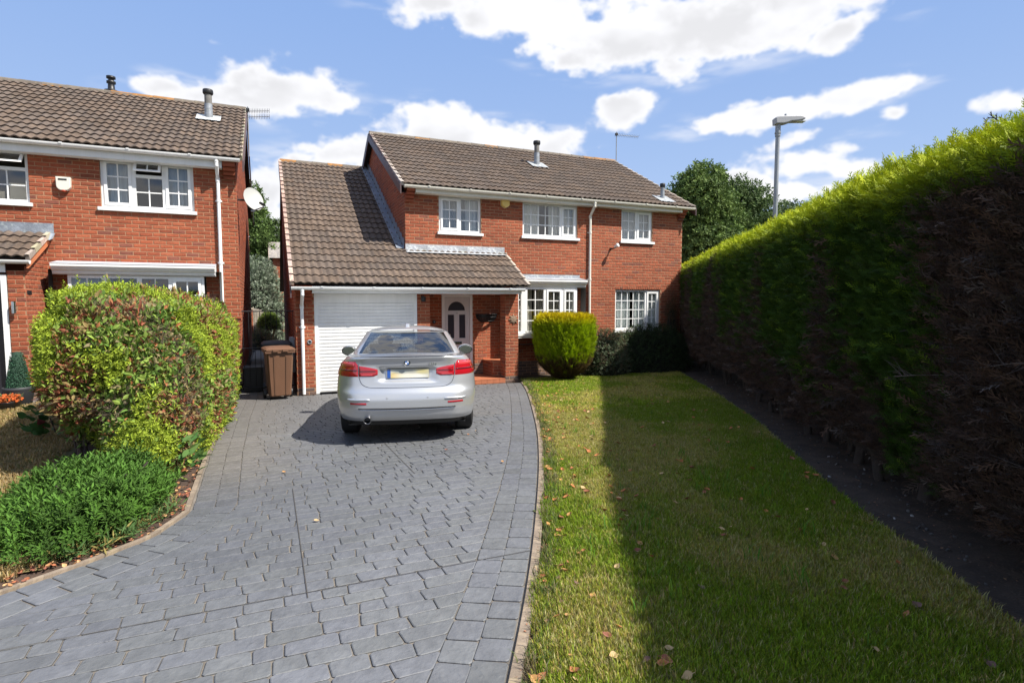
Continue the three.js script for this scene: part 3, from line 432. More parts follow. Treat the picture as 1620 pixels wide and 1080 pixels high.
// ---------------------------------------------------------------- the neighbour's house at the left
(function leftHouse() {
  const B = 0.2, H = thing('brick_house', "neighbouring red brick house at left with open top window and small tiled porch", 'house', [-3.5, B, -13.1]);
  const list = [], mg = new G(), wF = new Wall([-7, B, -13.1], ...FRONT), wR = new Wall([-0.54, B, -13.1], ...RIGHTW), U = (x) => x + 7;
  brickPanel(wF, mg, list, { len: 6.46, v1: 4.55, dark: 3, holes: [[U(-2.87), U(-1.31), 3.525, 4.6], [U(-5.4), U(-3.95), 3.525, 4.6], [U(-3.4), U(-1.15), 0.9, 2.25], [0, U(-3.78), 0, 2.85]] });
  for (const b of list) if (b.a < 1.6 || b.e < U(-4.8)) b.score *= 0.2;
  const fz = (v) => -12.85 - Math.max(0, v - 4.5) / 0.53;
  brickPanel(wR, mg, list, { v1: 6.6, dark: 3, seed: 1, score: 0.25, clip: (v) => { const a = Math.max(0, -13.1 - Math.min(-13.1, fz(v))), b = 7.8 - a * 1.0; return [a, Math.max(a, b)]; } });
  const wP = new Wall([-4.02, B, -12.1], ...FRONT), wQ = new Wall([-3.78, B, -12.1], ...RIGHTW);
  brickPanel(wP, mg, list, { len: 0.24, v1: 2.25, dark: 2, score: 0.9 });
  brickPanel(new Wall([-6.7, B, -12.1], ...FRONT), mg, list, { len: 1.62, v1: 2.25, dark: 2, score: 0.1 }); brickPanel(wQ, mg, list, { v1: 2.85, dark: 2, seed: 1, score: 0.9, clip: (v) => [v < 2.3 ? 0 : Math.min(1, (v - 2.25) / 0.53), 1] });
  corbel(list, wF, U(-0.77), U(-0.54), 4.58, [0.24, 0.24, 0.18, 0.12, 0.06]);
  const wall = part('wall', H, mg.geo(), M.mortar); finishBricks(wall, list);
  part('side_wall', H, (() => { const g = new G(); g.quad([-7, B, -13.1], [-7, B, -20.9], [-7, 4.7, -20.9], [-7, 4.7, -13.1]); g.quad([-7, B, -20.9], [-0.54, B, -20.9], [-0.54, 4.7, -20.9], [-7, 4.7, -20.9]); g.quad([-7, B, -13.1], [-4.02, B, -13.1], [-4.02, 3, -13.1], [-7, 3, -13.1]); return g.geo(); })(), std({ rgb: [0.34, 0.11, 0.06], roughness: 0.9, map: T.brick }));
  const rf = new Roof([-7, 4.8, -12.83], [1, 0, 0], Math.atan(0.53), [0, 0, 1]), rp = new Roof([-6.7, 2.66, -12.0], [1, 0, 0], 25 * D2R, [0, 0, 1]);
  const rm = part('roof', H, sheet(rf, 0, 6.55, 0.02, 4.78, -0.02), M.tile), pr = part('porch_roof', H, sheet(rp, 0, 2.98, 0.02, 1.22, -0.02), M.tile);
  part('rear_slope', rm, (() => { const g = new G(); g.quad([-7, 7.03, -17.07], [-0.42, 7.03, -17.07], [-0.42, 4.7, -21.3], [-7, 4.7, -21.3], [0.1, 0.085, 0.075]); return g.geo(); })(), M.tile);
  const tl = []; tileList(rf, tl, { u0: -0.02, u1: 6.58, rows: 15 }); const pt = []; tileList(rp, pt, { u0: 0.02, u1: 3.02, rows: 4 }); finishTiles(rm, tl, 260); finishTiles(pr, pt, 40);
  ridge(rm, [-7, 7.04, -17.06], [-0.4, 7.04, -17.06], 0.22);
  const vg = (roof, u, s1, w, n0, col, parent) => { const g = new G(); for (let s = 0; s < s1; s += GA) { const c = col.map((x) => x * rr(0.85, 1.1)), q = (a, b, n) => roof.at(u + a, s + b, n).toArray(), A = [q(0, 0.005, n0 + 0.03), q(w, 0.005, n0 + 0.03), q(w, GA - 0.005, n0), q(0, GA - 0.005, n0)], Bq = [q(0, 0.005, n0 - 0.07), q(w, 0.005, n0 - 0.07), q(w, GA, n0 - 0.07), q(0, GA, n0 - 0.07)]; g.quad(A[0], A[1], A[2], A[3], c); for (let i = 0; i < 4; i++) { const k = (i + 1) % 4; g.quad(Bq[i], Bq[k], A[k], A[i], c); } } part('verge', parent, g.geo(), std({ vertexColors: true, roughness: 0.95, map: T.tile })); };
  vg(rf, 6.55, 4.75, 0.05, 0.03, [0.36, 0.31, 0.24], rm); vg(rp, 2.97, 1.2, 0.06, 0.035, [0.5, 0.43, 0.32], pr);
  part('bargeboard', rm, plank([-0.39, 4.76, -12.82], [-0.39, 7.0, -17.07], 0.22, 0.03), M.barge); part('bargeboard', rm, plank([-0.39, 7.0, -17.07], [-0.39, 4.7, -21.3], 0.22, 0.03), M.barge);
  part('bargeboard', pr, plank([-3.71, 2.62, -12.02], [-3.71, 3.12, -13.09], 0.13, 0.03), std({ rgb: [0.5, 0.17, 0.07], roughness: 0.6 }));
  { const g = new G(), y0 = 3.16; for (let i = 0; i < 62; i++) { const x = -6.7 + i * 0.05, w = (a) => 0.018 * Math.cos((a / 0.15) * 6.283), z0 = -12.94; g.quad([x, y0 - 0.1 + w(x), z0], [x + 0.05, y0 - 0.1 + w(x + 0.05), z0], [x + 0.05, y0 + 0.03, -13.085], [x, y0 + 0.03, -13.085]); } g.box(-6.7, y0 + 0.03, -13.1, -3.62, y0 + 0.21, -13.082); part('lead_flashing', pr, g.geo(), M.lead); }
  part('fascia', rm, plainBox(-7, 4.6, -12.92, -0.78, 4.79, -12.9), M.white); part('soffit', rm, plainBox(-7, 4.595, -13.09, -0.78, 4.605, -12.921), M.white); gutter(rm, -7, -0.45, 4.785, -12.84, M.white);
  part('fascia', pr, plainBox(-6.7, 2.42, -12.1, -4.03, 2.6, -12.08), M.white); gutter(pr, -6.7, -3.68, 2.62, -12.02, M.white); downpipe(H, -0.87, 4.74, B + 0.05, -12.84, -13.1, M.white);
  flue(rm, [-1.18, 6.27, -15.58], 0.7, 0.09, flueGrey);
  part('lead_flashing', rm, (() => { const u = -1.18 + 7, s = (-12.83 + 15.58) / Math.cos(Math.atan(0.53)), g = new G(), q = (a, b, n) => rf.at(u + a, s + b, n).toArray(); for (let i = 0; i < 8; i++) { const a = -0.26 + i * 0.065; g.quad(q(a, -0.3 - 0.02 * (i % 2), 0.066), q(a + 0.065, -0.3, 0.068), q(a + 0.065, 0.2, 0.068), q(a, 0.2, 0.066)); } return g.geo(); })(), std({ rgb: [0.5, 0.52, 0.53], roughness: 0.6, map: T.tile }));
  part('chimney_pot', rm, lathe([[0.0, 0.0], [0.085, 0], [0.08, 0.2], [0.16, 0.22], [0.16, 0.25], [0.08, 0.28], [0.07, 0.42], [0.1, 0.43], [0.1, 0.48], [0.06, 0.5], [0.06, 0.54], [0.1, 0.55], [0.1, 0.6], [0, 0.62]], -3.47, 6.95, -17.4, 20), M.black);
  const nets = std({ rgb: [0.3, 0.36, 0.42], roughness: 1, side: THREE.DoubleSide });  // bluish sky reflection put into the net curtain colour
  windowUnit(H, wF, U(-2.87), U(-1.31), 3.525, 4.47, [{ a: U(-2.815), b: U(-2.37), cols: 2, rows: 3, open: true }, { a: U(-2.3), b: U(-1.87), cols: 2, rows: 2, y1: 4.13 }, { a: U(-2.31), b: U(-1.86), y0: 4.19, y1: 4.42, swing: 0.62 }, { a: U(-1.8), b: U(-1.365), cols: 2, rows: 3, open: true }].filter((l) => true), { curtains: [[0.02, 0.3, 0, 1], [0.66, 0.98, 0, 1]], fabric: nets, transom: [U(-2.3), U(-1.87), 4.13] });
  windowUnit(H, wF, U(-5.4), U(-3.95), 3.525, 4.47, [{ a: U(-5.345), b: U(-4.9), cols: 2, rows: 2 }, { a: U(-4.84), b: U(-4.0), cols: 3, rows: 2, y1: 4.1 }, { a: U(-4.84), b: U(-4.0), y0: 4.16, y1: 4.42, swing: 0.7 }], { curtains: [[0.75, 0.98, 0, 0.42, 0.2, 0.005, 0.3], [0.5, 0.7, 0, 0.25, 0.2, 0.005, 0.3]], fabric: std({ rgb: [0.6, 0.5, 0.36], roughness: 1, side: THREE.DoubleSide }), curtainName: 'ornament', transom: [U(-4.84), U(-4.0), 4.1] });
  for (const [a, b, y] of [[-2.33, -1.84, 4.16], [-4.87, -3.98, 4.13]]) part('transom', H, plainBox(a, y + B - 0.03, -13.205, b, y + B + 0.03, -13.143), M.upvc);
  const bw = new Wall([-3.4, B, -12.8], ...FRONT), bay = windowUnit(H, bw, 0.02, 2.24, 0.95, 2.22, [{ a: 0.08, b: 0.55, cols: 2, rows: 4 }, { a: 0.63, b: 1.1, cols: 2, rows: 4 }, { a: 1.18, b: 1.62, cols: 2, rows: 4 }, { a: 1.7, b: 2.18, cols: 2, rows: 4, open: true }], { name: 'bay_window', n: 0, depth: 1.2, curtains: [[0, 0.3, 0, 1]], fabric: nets });
  { const s = new THREE.Shape(); s.moveTo(0, 0); s.lineTo(0.35, 0); s.lineTo(0.37, 0.03); s.lineTo(0.37, 0.06); s.quadraticCurveTo(0.43, 0.07, 0.44, 0.12); s.lineTo(0.47, 0.14); s.lineTo(0.47, 0.18); s.lineTo(0, 0.24); s.lineTo(0, 0); const e = new THREE.ExtrudeGeometry(s, { depth: 2.62, bevelEnabled: false }); e.rotateY(-Math.PI / 2); e.translate(-0.96, 2.43, -13.092); part('bay_cornice', bay, e, M.white); const g = new G(); g.quad([-3.6, 2.62, -12.62], [-0.95, 2.62, -12.62], [-0.95, 2.69, -13.09], [-3.6, 2.69, -13.09]); part('bay_lead', bay, g.geo(), std({ rgb: [0.42, 0.45, 0.5], roughness: 0.5 })); }
  const pd = part('front_door', H); part('frame', pd, merged([plainBox(-4.11, B, -12.19, -4.03, 2.38, -12.1), plainBox(-5.07, B, -12.19, -4.99, 2.38, -12.1), plainBox(-4.99, 2.3, -12.19, -4.11, 2.38, -12.1)]), M.upvc); part('leaf', pd, plainBox(-4.98, B, -12.24, -4.112, 2.38, -12.2), std({ rgb: [0.02, 0.02, 0.025], roughness: 0.3 }));
})();

// ---------------------------------------------------------------- ground, driveway, lawns
// edges of the drive from the garage to the pavement: [x, z]
const EDGE_R = [[5.5, -12.25], [5.28, -11.6], [4.95, -10.7], [4.28, -9.06], [3.42, -7.03], [2.82, -5.75], [2.38, -4.86], [1.68, -3.51], [1.26, -2.75], [0.94, -2.21], [0.4, -1.3], [-0.3, -0.2], [-1.0, 0.9]];
const EDGE_L = [[-0.58, -14.8], [-0.62, -12.41], [-0.69, -9.85], [-0.7, -7.36], [-0.66, -5.3], [-0.84, -4.8], [-1.15, -4.47], [-1.51, -4.17], [-2.6, -3.2], [-4.2, -1.9], [-6, -0.4], [-7.4, 0.9]];
function xAt(edge, z) { for (let i = 0; i + 1 < edge.length; i++) { const [a, b] = [edge[i], edge[i + 1]]; if (z >= a[1] && z <= b[1]) return lerp(a[0], b[0], (z - a[1]) / (b[1] - a[1])); } return z < edge[0][1] ? edge[0][0] : edge[edge.length - 1][0]; }
function resample(edge, step, jit = 0) { const out = [edge[0].slice()]; let carry = 0; for (let i = 0; i + 1 < edge.length; i++) { const [a, b] = [edge[i], edge[i + 1]], L = Math.hypot(b[0] - a[0], b[1] - a[1]); let t = step - carry; while (t <= L) { out.push([lerp(a[0], b[0], t / L), lerp(a[1], b[1], t / L)]); t += step * (1 + jit * (R() - 0.5)); } carry = L - (t - step); if (carry < 0) carry = 0; } return out; }
function smoothed(edge, n = 2) { let e = edge; for (let k = 0; k < n; k++) { const o = [e[0]]; for (let i = 0; i + 1 < e.length; i++) { const [a, b] = [e[i], e[i + 1]]; o.push([lerp(a[0], b[0], 0.25), lerp(a[1], b[1], 0.25)], [lerp(a[0], b[0], 0.75), lerp(a[1], b[1], 0.75)]); } o.push(e[e.length - 1]); e = o; } return e; }
function offsetEdge(e, d) { return e.map((p, i) => { const a = e[Math.max(0, i - 1)], b = e[Math.min(e.length - 1, i + 1)], L = Math.hypot(b[0] - a[0], b[1] - a[1]); return [p[0] - ((b[1] - a[1]) / L) * d, p[1] + ((b[0] - a[0]) / L) * d]; }); }
const ER = smoothed(EDGE_R), EL = EDGE_L;
const SOIL_R = smoothed([[10.9, -13.3], [10.58, -12.93], [8.6, -9.5], [6.77, -6.38], [5.15, -4.18], [4.25, -2.88], [4.0, -2.38], [3.2, -1.1], [2.6, 0.9]]);
// a patch of ground as a grid that follows the terrain
function patch(x0, x1, z0, z1, st, lift, colour, inside) {
  const g = new G(), nx = Math.ceil((x1 - x0) / st), nz = Math.ceil((z1 - z0) / st);
  const vert = (x, z) => [x, terrain(x, z) + lift + 0, z];
  for (let j = 0; j < nz; j++) for (let i = 0; i < nx; i++) { const a = x0 + (i / nx) * (x1 - x0), b = x0 + ((i + 1) / nx) * (x1 - x0), c = z0 + (j / nz) * (z1 - z0), d = z0 + ((j + 1) / nz) * (z1 - z0); if (inside && !inside((a + b) / 2, (c + d) / 2)) continue; const q = [[a, d], [b, d], [b, c], [a, c]]; const P = q.map((k) => vert(...k)), C = q.map((k) => colour(...k)); for (const [i0, i1, i2] of [[0, 1, 2], [0, 2, 3]]) { g.p.push(...P[i0], ...P[i1], ...P[i2]); g.c.push(...C[i0], ...C[i1], ...C[i2]); g.t.push(q[i0][0] * 0.8, q[i0][1] * 0.8, q[i1][0] * 0.8, q[i1][1] * 0.8, q[i2][0] * 0.8, q[i2][1] * 0.8); } }
  return g.geo();
}
// everything to the horizon
{ const g = new G(), c = [0.075, 0.06, 0.045], far = [0.07, 0.085, 0.035]; const rings = [0, 16, 40, 120, 700];
  const g2 = patch(-16, 18, -30, 6, 1, -0.04, () => c); const out = new G();
  const P = (x, z) => [x, terrain(clamp(x, -16, 18), clamp(z, -30, 6)) - 0.04 - 0, z];
  for (const [x0, x1, z0, z1] of [[-600, -16, -600, 300], [18, 600, -600, 300], [-16, 18, -600, -30], [-16, 18, 6, 300]]) { const n = 30; for (let j = 0; j < n; j++) for (let i = 0; i < n; i++) { const f = (t, a, b) => a + (b - a) * t, a = f(i / n, x0, x1), b = f((i + 1) / n, x0, x1), cc = f(j / n, z0, z1), d = f((j + 1) / n, z0, z1); out.quad(P(a, d), P(b, d), P(b, cc), P(a, cc), far); } }
  void rings; void g; const a = g2, b = out.geo(); single('ground', mergeGeometries([a, b]), M.soil, null, null, null, 'structure'); }
// ---- stamped driveway: slab with imprinted setts
const slabM = std({ rgb: [0.23, 0.2, 0.165], roughness: 0.95, map: T.soil });
const stoneM = std({ vertexColors: true, roughness: 0.62, map: T.stone, bumpMap: T.stoneB, bumpScale: 0.011 });
(function driveway() {
  const D = thing('driveway', null, null, [1.5, 0.1, -7]); tag(D, null, null, null, 'structure');
  const sg = new G(); for (let z = -14.8; z < 0.9; z += 0.1) { const z1 = z + 0.1, a = xAt(EL, z), b = xAt(ER, Math.max(z, -12.25)), c = xAt(EL, z1), d = xAt(ER, Math.max(z1, -12.25)); const bb = z < -12.2 ? 0.52 : b, dd = z < -12.2 ? 0.52 : d, N = 6; for (let i = 0; i < N; i++) { const p = (t, l, r, zz) => { const x = lerp(l, r, t); return [x, groundY(zz) - 0.006, zz]; }; sg.quad(p(i / N, c, dd, z1), p((i + 1) / N, c, dd, z1), p((i + 1) / N, a, bb, z), p(i / N, a, bb, z)); } }
  part('slab', D, sg.geo(), slabM);
  const items = [];
  const sett = (q, hgt = 0.0034) => {   // q: four corners, counter-clockwise from above; rounded corners, sloping arris
    const cx = (q[0][0] + q[1][0] + q[2][0] + q[3][0]) / 4, cz = (q[0][1] + q[1][1] + q[2][1] + q[3][1]) / 4; items.push({ q, cx, cz, hgt, d: Math.hypot(cx, cz) });
  };
  const iL = offsetEdge(EL, -0.36), iR = offsetEdge(ER, 0.36);
  const jit = (s) => (R() - 0.5) * s;
  for (let z = -12.2, r = 0; z < 0.8; z += 0.127, r++) {
    const z1 = z + 0.127, l0 = xAt(iL, z), l1 = xAt(iL, z1), r0 = xAt(iR, z), r1 = xAt(iR, z1); let x = l0, xb = l1; const end = Math.min(r0, r1);
    let first = true; let guard = 0;
    while (guard++ < 80) { let len = R() < 0.5 ? rr(0.13, 0.2) : rr(0.2, 0.29); let nx = Math.max(x, xb) + len, last = false; let nb = nx + jit(0.02); nx += jit(0.02); if (nx > end - 0.1) { nx = r0; nb = r1; last = true; } const j = 0.0036; sett([[xb + j, z1 - j], [nb - j, z1 - j], [nx - j, z + j], [x + j, z + j]]); x = nx; xb = nb; if (last) break; }
    void first;
  }
  for (const [edge, sgn] of [[ER, 1], [EL, -1]]) for (let k = 0; k < 2; k++) { // two courses along each edge
    const A = resample(offsetEdge(edge, sgn * (0.02 + k * 0.17)), 0.185, 0), Bq = offsetEdge(A, sgn * 0.168); let off = k ? 1 : 0; void off;
    for (let i = 0; i + 1 < A.length; i++) { if (A[i][1] < -12.2 && sgn > 0) continue; const j = 0.03, a = [lerp(A[i][0], A[i + 1][0], j), lerp(A[i][1], A[i + 1][1], j)], b = [lerp(A[i][0], A[i + 1][0], 1 - j), lerp(A[i][1], A[i + 1][1], 1 - j)], c = [lerp(Bq[i][0], Bq[i + 1][0], 1 - j), lerp(Bq[i][1], Bq[i + 1][1], 1 - j)], d = [lerp(Bq[i][0], Bq[i + 1][0], j), lerp(Bq[i][1], Bq[i + 1][1], j)]; sett(sgn > 0 ? [a, b, c, d].reverse() : [a, b, c, d]); } }
  items.sort((p, q) => p.d - q.d);
  const rest = [];
  const build = (it) => {
    const g = new G(), n = 8, ring = [], q = it.q.map((p) => [p[0] + jit(0.008), p[1] + jit(0.006)]), rad = 0.2;
    for (let i = 0; i < 4; i++) { const p = q[i], a = q[(i + 3) % 4], b = q[(i + 1) % 4], la = Math.min(rad, 0.011 / (Math.hypot(a[0] - p[0], a[1] - p[1]) + 1e-6)), lb = Math.min(rad, 0.011 / (Math.hypot(b[0] - p[0], b[1] - p[1]) + 1e-6)); ring.push([lerp(p[0], a[0], la), lerp(p[1], a[1], la)], [lerp(p[0], b[0], lb), lerp(p[1], b[1], lb)]); }
    const dirt = smooth(0.6, -0.4, it.cx) * smooth(-5, -7, it.cz), k = rr(0.94, 1.06), blue = R(); const oil = Math.max(smooth(0.9, 0.15, Math.hypot((it.cx - 1.5) / 1.0, (it.cz + 6.2) / 0.7)), smooth(0.8, 0.2, Math.hypot(it.cx - 2.4, (it.cz + 8.6) / 1.5))) * (0.4 + 0.6 * R()), w0 = (0.62 + 0.76 * fbm3(it.cx * 0.7, 1, it.cz * 0.7, 4)) * (1 - 0.22 * oil); let c = [0.144 * k * w0, 0.149 * k * w0, lerp(0.151, 0.163, blue) * k * w0]; c = c.map((v, i) => lerp(v, [0.21, 0.18, 0.145][i], dirt * 0.55)); if (it.cz < -8.4) c = c.map((v, i) => lerp(v, [0.15, 0.142, 0.135][i], 0.5));
    const tx = (R() - 0.5) * 0.02, tz = (R() - 0.5) * 0.02, Y = (x, z) => groundY(z) + (x - it.cx) * tx + (z - it.cz) * tz, ou = R() * 5, ov = R() * 5, uv = (p) => [(p[0] + ou) * 0.9, (p[1] + ov) * 0.9];
    const top = ring.map((p) => { const e = 0.0055 / (Math.hypot(p[0] - it.cx, p[1] - it.cz) + 1e-6); const x = lerp(p[0], it.cx, e), z = lerp(p[1], it.cz, e); return [x, Y(x, z) + it.hgt, z]; }), mid = ring.map((p) => [p[0], Y(...p) + it.hgt - 0.0035, p[1]]), bot = ring.map((p) => [p[0], groundY(p[1]) - 0.01, p[1]]);
    for (let i = 1; i + 1 < n; i++) g.tri(top[0], top[i], top[i + 1], c, uv(ring[0]), uv(ring[i]), uv(ring[i + 1]));
    for (let i = 0; i < n; i++) { const m = (i + 1) % n, u = uv(ring[i]), v = uv(ring[m]); g.quad(mid[i], mid[m], top[m], top[i], c, u, v, v, u); g.quad(bot[i], bot[m], mid[m], mid[i], c.map((x) => x * 0.8), u, v, v, u); }
    return g.geo();
  };
  let made = 0; const inView = (it) => { const v = V3(it.cx, groundY(it.cz), it.cz).project(camera); return Math.abs(v.x) < 1.02 && v.y > -1.03 && v.y < 1; };
  camera.updateMatrixWorld(); for (const it of items) { const g = build(it); if (made < 300 && inView(it)) { part('paving_sett', D, g, stoneM); made++; } else rest.push(g); }
  tag(part('sett_paving', D, mergeGeometries(rest), stoneM), null, null, null, 'stuff');
  // saw cuts across the slab
  const cut = (a, b) => { const L = Math.hypot(b[0] - a[0], b[1] - a[1]), nx = (-(b[1] - a[1]) / L) * 0.003, nz = ((b[0] - a[0]) / L) * 0.003, g = new G(), n = 12; for (let i = 0; i < n; i++) { const p = (t, s) => { const x = lerp(a[0], b[0], t), z = lerp(a[1], b[1], t); return [x + nx * s, groundY(z) + 0.0085, z + nz * s]; }; g.quad(p(i / n, 1), p(i / n, -1), p((i + 1) / n, -1), p((i + 1) / n, 1), [1, 1, 1]); } part('saw_cut', D, g.geo(), std({ rgb: [0.05, 0.045, 0.04], roughness: 1 })); };
  cut([0.16, -5.6], [0.16, -3.35]); cut([1.3, -7.6], [1.33, -5.6]); cut([-2.2, -3.44], [2.0, -3.4]); cut([-0.3, -9.4], [3.9, -9.4]);
  // concrete edging
  for (const [edge, s, a, b] of [[ER, -1, -12.2, 0.8], [EL, 1, -9.2, 0.8]]) { const e = resample(edge, 0.12), o = offsetEdge(e, s * (s > 0 ? 0.042 : 0.055)); let g = new G(), run = 0; const flush = () => { if (g.n) part('edging', D, g.geo(), std({ rgb: [0.27, 0.21, 0.155], roughness: 0.95, map: T.tile })); g = new G(); run = 0; };
    for (let i = 0; i + 1 < e.length; i++) { if (e[i][1] < a || e[i][1] > b) continue; const P = (p, y) => [p[0], groundY(p[1]) + y, p[1]], h = 0.014; g.quad(P(e[i], h), P(e[i + 1], h), P(o[i + 1], h), P(o[i], h)); g.quad(P(e[i], -0.05), P(e[i + 1], -0.05), P(e[i + 1], h), P(e[i], h)); g.quad(P(o[i + 1], -0.05), P(o[i], -0.05), P(o[i], h), P(o[i + 1], h)); if (++run >= 8) flush(); } flush(); }
})();
// ---- lawns and beds
const dryPatch = (x, z) => smooth(0.42, 0.68, fbm3(x * 0.75, 0.3, z * 0.55, 4));  // dry straw patches from noise
const inLawnR = (x, z) => z > -12.55 + 0.25 * Math.sin(x * 1.3) * 0.2 && x > xAt(ER, z) + 0.1 + 0.04 * Math.sin(z * 5) && x < xAt(SOIL_R, z) + 0.05 * (fbm3(z * 1.5, 1, 4, 3) - 0.5) * 1.2;
const inBedL = (x, z) => x < xAt(EL, z) - 0.05 && x > xAt(EL, z) - 2.1 - 0.25 * Math.sin(z) && z > -12.3 && z < -4.5 + 0.2 * x * 0;
const inLawnL = (x, z) => x < xAt(EL, z) - 0.1 && !(x > xAt(EL, z) - (z < -5.3 ? 1.6 : lerp(0.32, 1.3, smooth(-4.65, -5.3, z)))) && z > -11.9 && x > -9;
const lawnBase = (x, z) => { const d = dryPatch(x, z); return [lerp(0.11, 0.29, d), lerp(0.13, 0.235, d), lerp(0.03, 0.1, d)]; };
const dryBase = (x, z) => { const d = smooth(0.3, 0.6, fbm3(x * 0.8, 3, z * 0.8, 4)); return [lerp(0.2, 0.34, d), lerp(0.17, 0.24, d), lerp(0.06, 0.1, d)]; };
const lawnR = single('lawn', patch(0, 11.2, -12.9, 0.9, 0.14, 0.006, lawnBase, inLawnR), M.soil, null, null, null, 'structure');
const lawnL = single('dry_lawn', patch(-9, -0.6, -12, 0.9, 0.2, 0.006, dryBase, inLawnL), M.soil, null, null, null, 'structure');
roots.set(lawnR, V3(0, 0, 0)); roots.set(lawnL, V3(0, 0, 0));
single('soil_bed', mergeGeometries([patch(2, 13, -14, 0.9, 0.25, -0.012, () => { const k = rr(0.6, 1.1); return [0.1 * k, 0.07 * k, 0.048 * k]; }, (x, z) => x > xAt(SOIL_R, z) - 0.5), patch(5.3, 12, -13.3, -12.3, 0.2, -0.008, () => { const k = rr(0.7, 1.2); return [0.11 * k, 0.08 * k, 0.06 * k]; }), patch(-3.6, -0.5, -12.4, -4, 0.15, -0.01, () => { const k = rr(0.6, 1.3); return [0.1 * k, 0.06 * k, 0.04 * k]; }, (x, z) => x < xAt(EL, z) - 0.03)]), M.soil, null, null, null, 'structure');
single('path', (() => { const g = new G(); for (let i = 0; i < 24; i++) { const x0 = -9 + i * 0.3, x1 = x0 + 0.3; g.quad([x0, terrain(x0, -11.3) + 0.02, -11.55], [x1, terrain(x1, -11.3) + 0.02, -11.55], [x1, terrain(x1, -12.2) + 0.02, -12.9], [x0, terrain(x0, -12.2) + 0.02, -12.9]); } return g.geo(); })(), std({ rgb: [0.15, 0.15, 0.16], roughness: 0.9, map: T.stone }), null, null, null, 'structure');
single('yard', (() => { const g = new G(); g.quad([-0.54, 0.004, -14.7], [0.5, 0.004, -14.7], [0.5, 0.004, -24], [-0.54, 0.004, -24]); g.quad([-4, 0.004, -24], [4, 0.004, -24], [4, 0.004, -40], [-4, 0.004, -40]); return g.geo(); })(), std({ rgb: [0.14, 0.12, 0.1], roughness: 0.95, map: T.stone }), null, null, null, 'structure');
// grass: tufts of bent blades
function tuft(n, h, spread, w) { const g = new G(); for (let i = 0; i < n; i++) { const a = R() * 6.283, r = spread * Math.sqrt(R()), x = Math.cos(a) * r, z = Math.sin(a) * r, b = R() * 6.283, l = h * rr(0.55, 1.15), bx = Math.cos(b) * l * rr(0.2, 0.7), bz = Math.sin(b) * l * rr(0.2, 0.7), px = -Math.sin(b) * w, pz = Math.cos(b) * w, m = [x + bx * 0.35, l * 0.6, z + bz * 0.35], t = [x + bx, l * 0.92, z + bz], s = rr(0.65, 1.35), yl = rr(0.8, 1.15), c = [s * yl, s, s * rr(0.7, 1.3)]; g.quad([x - px, -0.005, z - pz], [x + px, -0.005, z + pz], [m[0] + px * 0.8, m[1], m[2] + pz * 0.8], [m[0] - px * 0.8, m[1], m[2] - pz * 0.8], c); g.tri([m[0] - px * 0.8, m[1], m[2] - pz * 0.8], [m[0] + px * 0.8, m[1], m[2] + pz * 0.8], t, c); } return g.geo(); }
const grassM = phy({ vertexColors: true, roughness: 0.75, transmission: 0.4, thickness: 0, specularIntensity: 0.25, side: THREE.DoubleSide });
const leafM = phy({ vertexColors: true, roughness: 0.55, transmission: 0.3, thickness: 0, side: THREE.DoubleSide }); leafM.roughness = 0.8;
function instances(name, parent, geo, mat, list, label) {   // list of { p, q, s, c }
  const m = new THREE.InstancedMesh(geo, mat, list.length), M4 = new THREE.Matrix4(), col = new THREE.Color(), off = roots.get(parent) ?? V3(0, 0, 0), S = V3(), P = V3();
  list.forEach((k, i) => { M4.compose(P.copy(k.p).sub(off), k.q, Array.isArray(k.s) ? S.set(...k.s) : S.setScalar(k.s)); m.setMatrixAt(i, M4); m.setColorAt(i, col.setRGB(...k.c)); });
  m.name = numbered(name); shadows(m); m.userData.kind = 'stuff'; (parent ?? scene).add(m); if (label) m.userData.label = label; return m;
}
const Q = new THREE.Quaternion(), UP = V3(0, 1, 0), eul = new THREE.Euler();
const turn = (y, tilt = 0) => { eul.set((R() - 0.5) * tilt, y, (R() - 0.5) * tilt, 'YXZ'); return new THREE.Quaternion().setFromEuler(eul); };
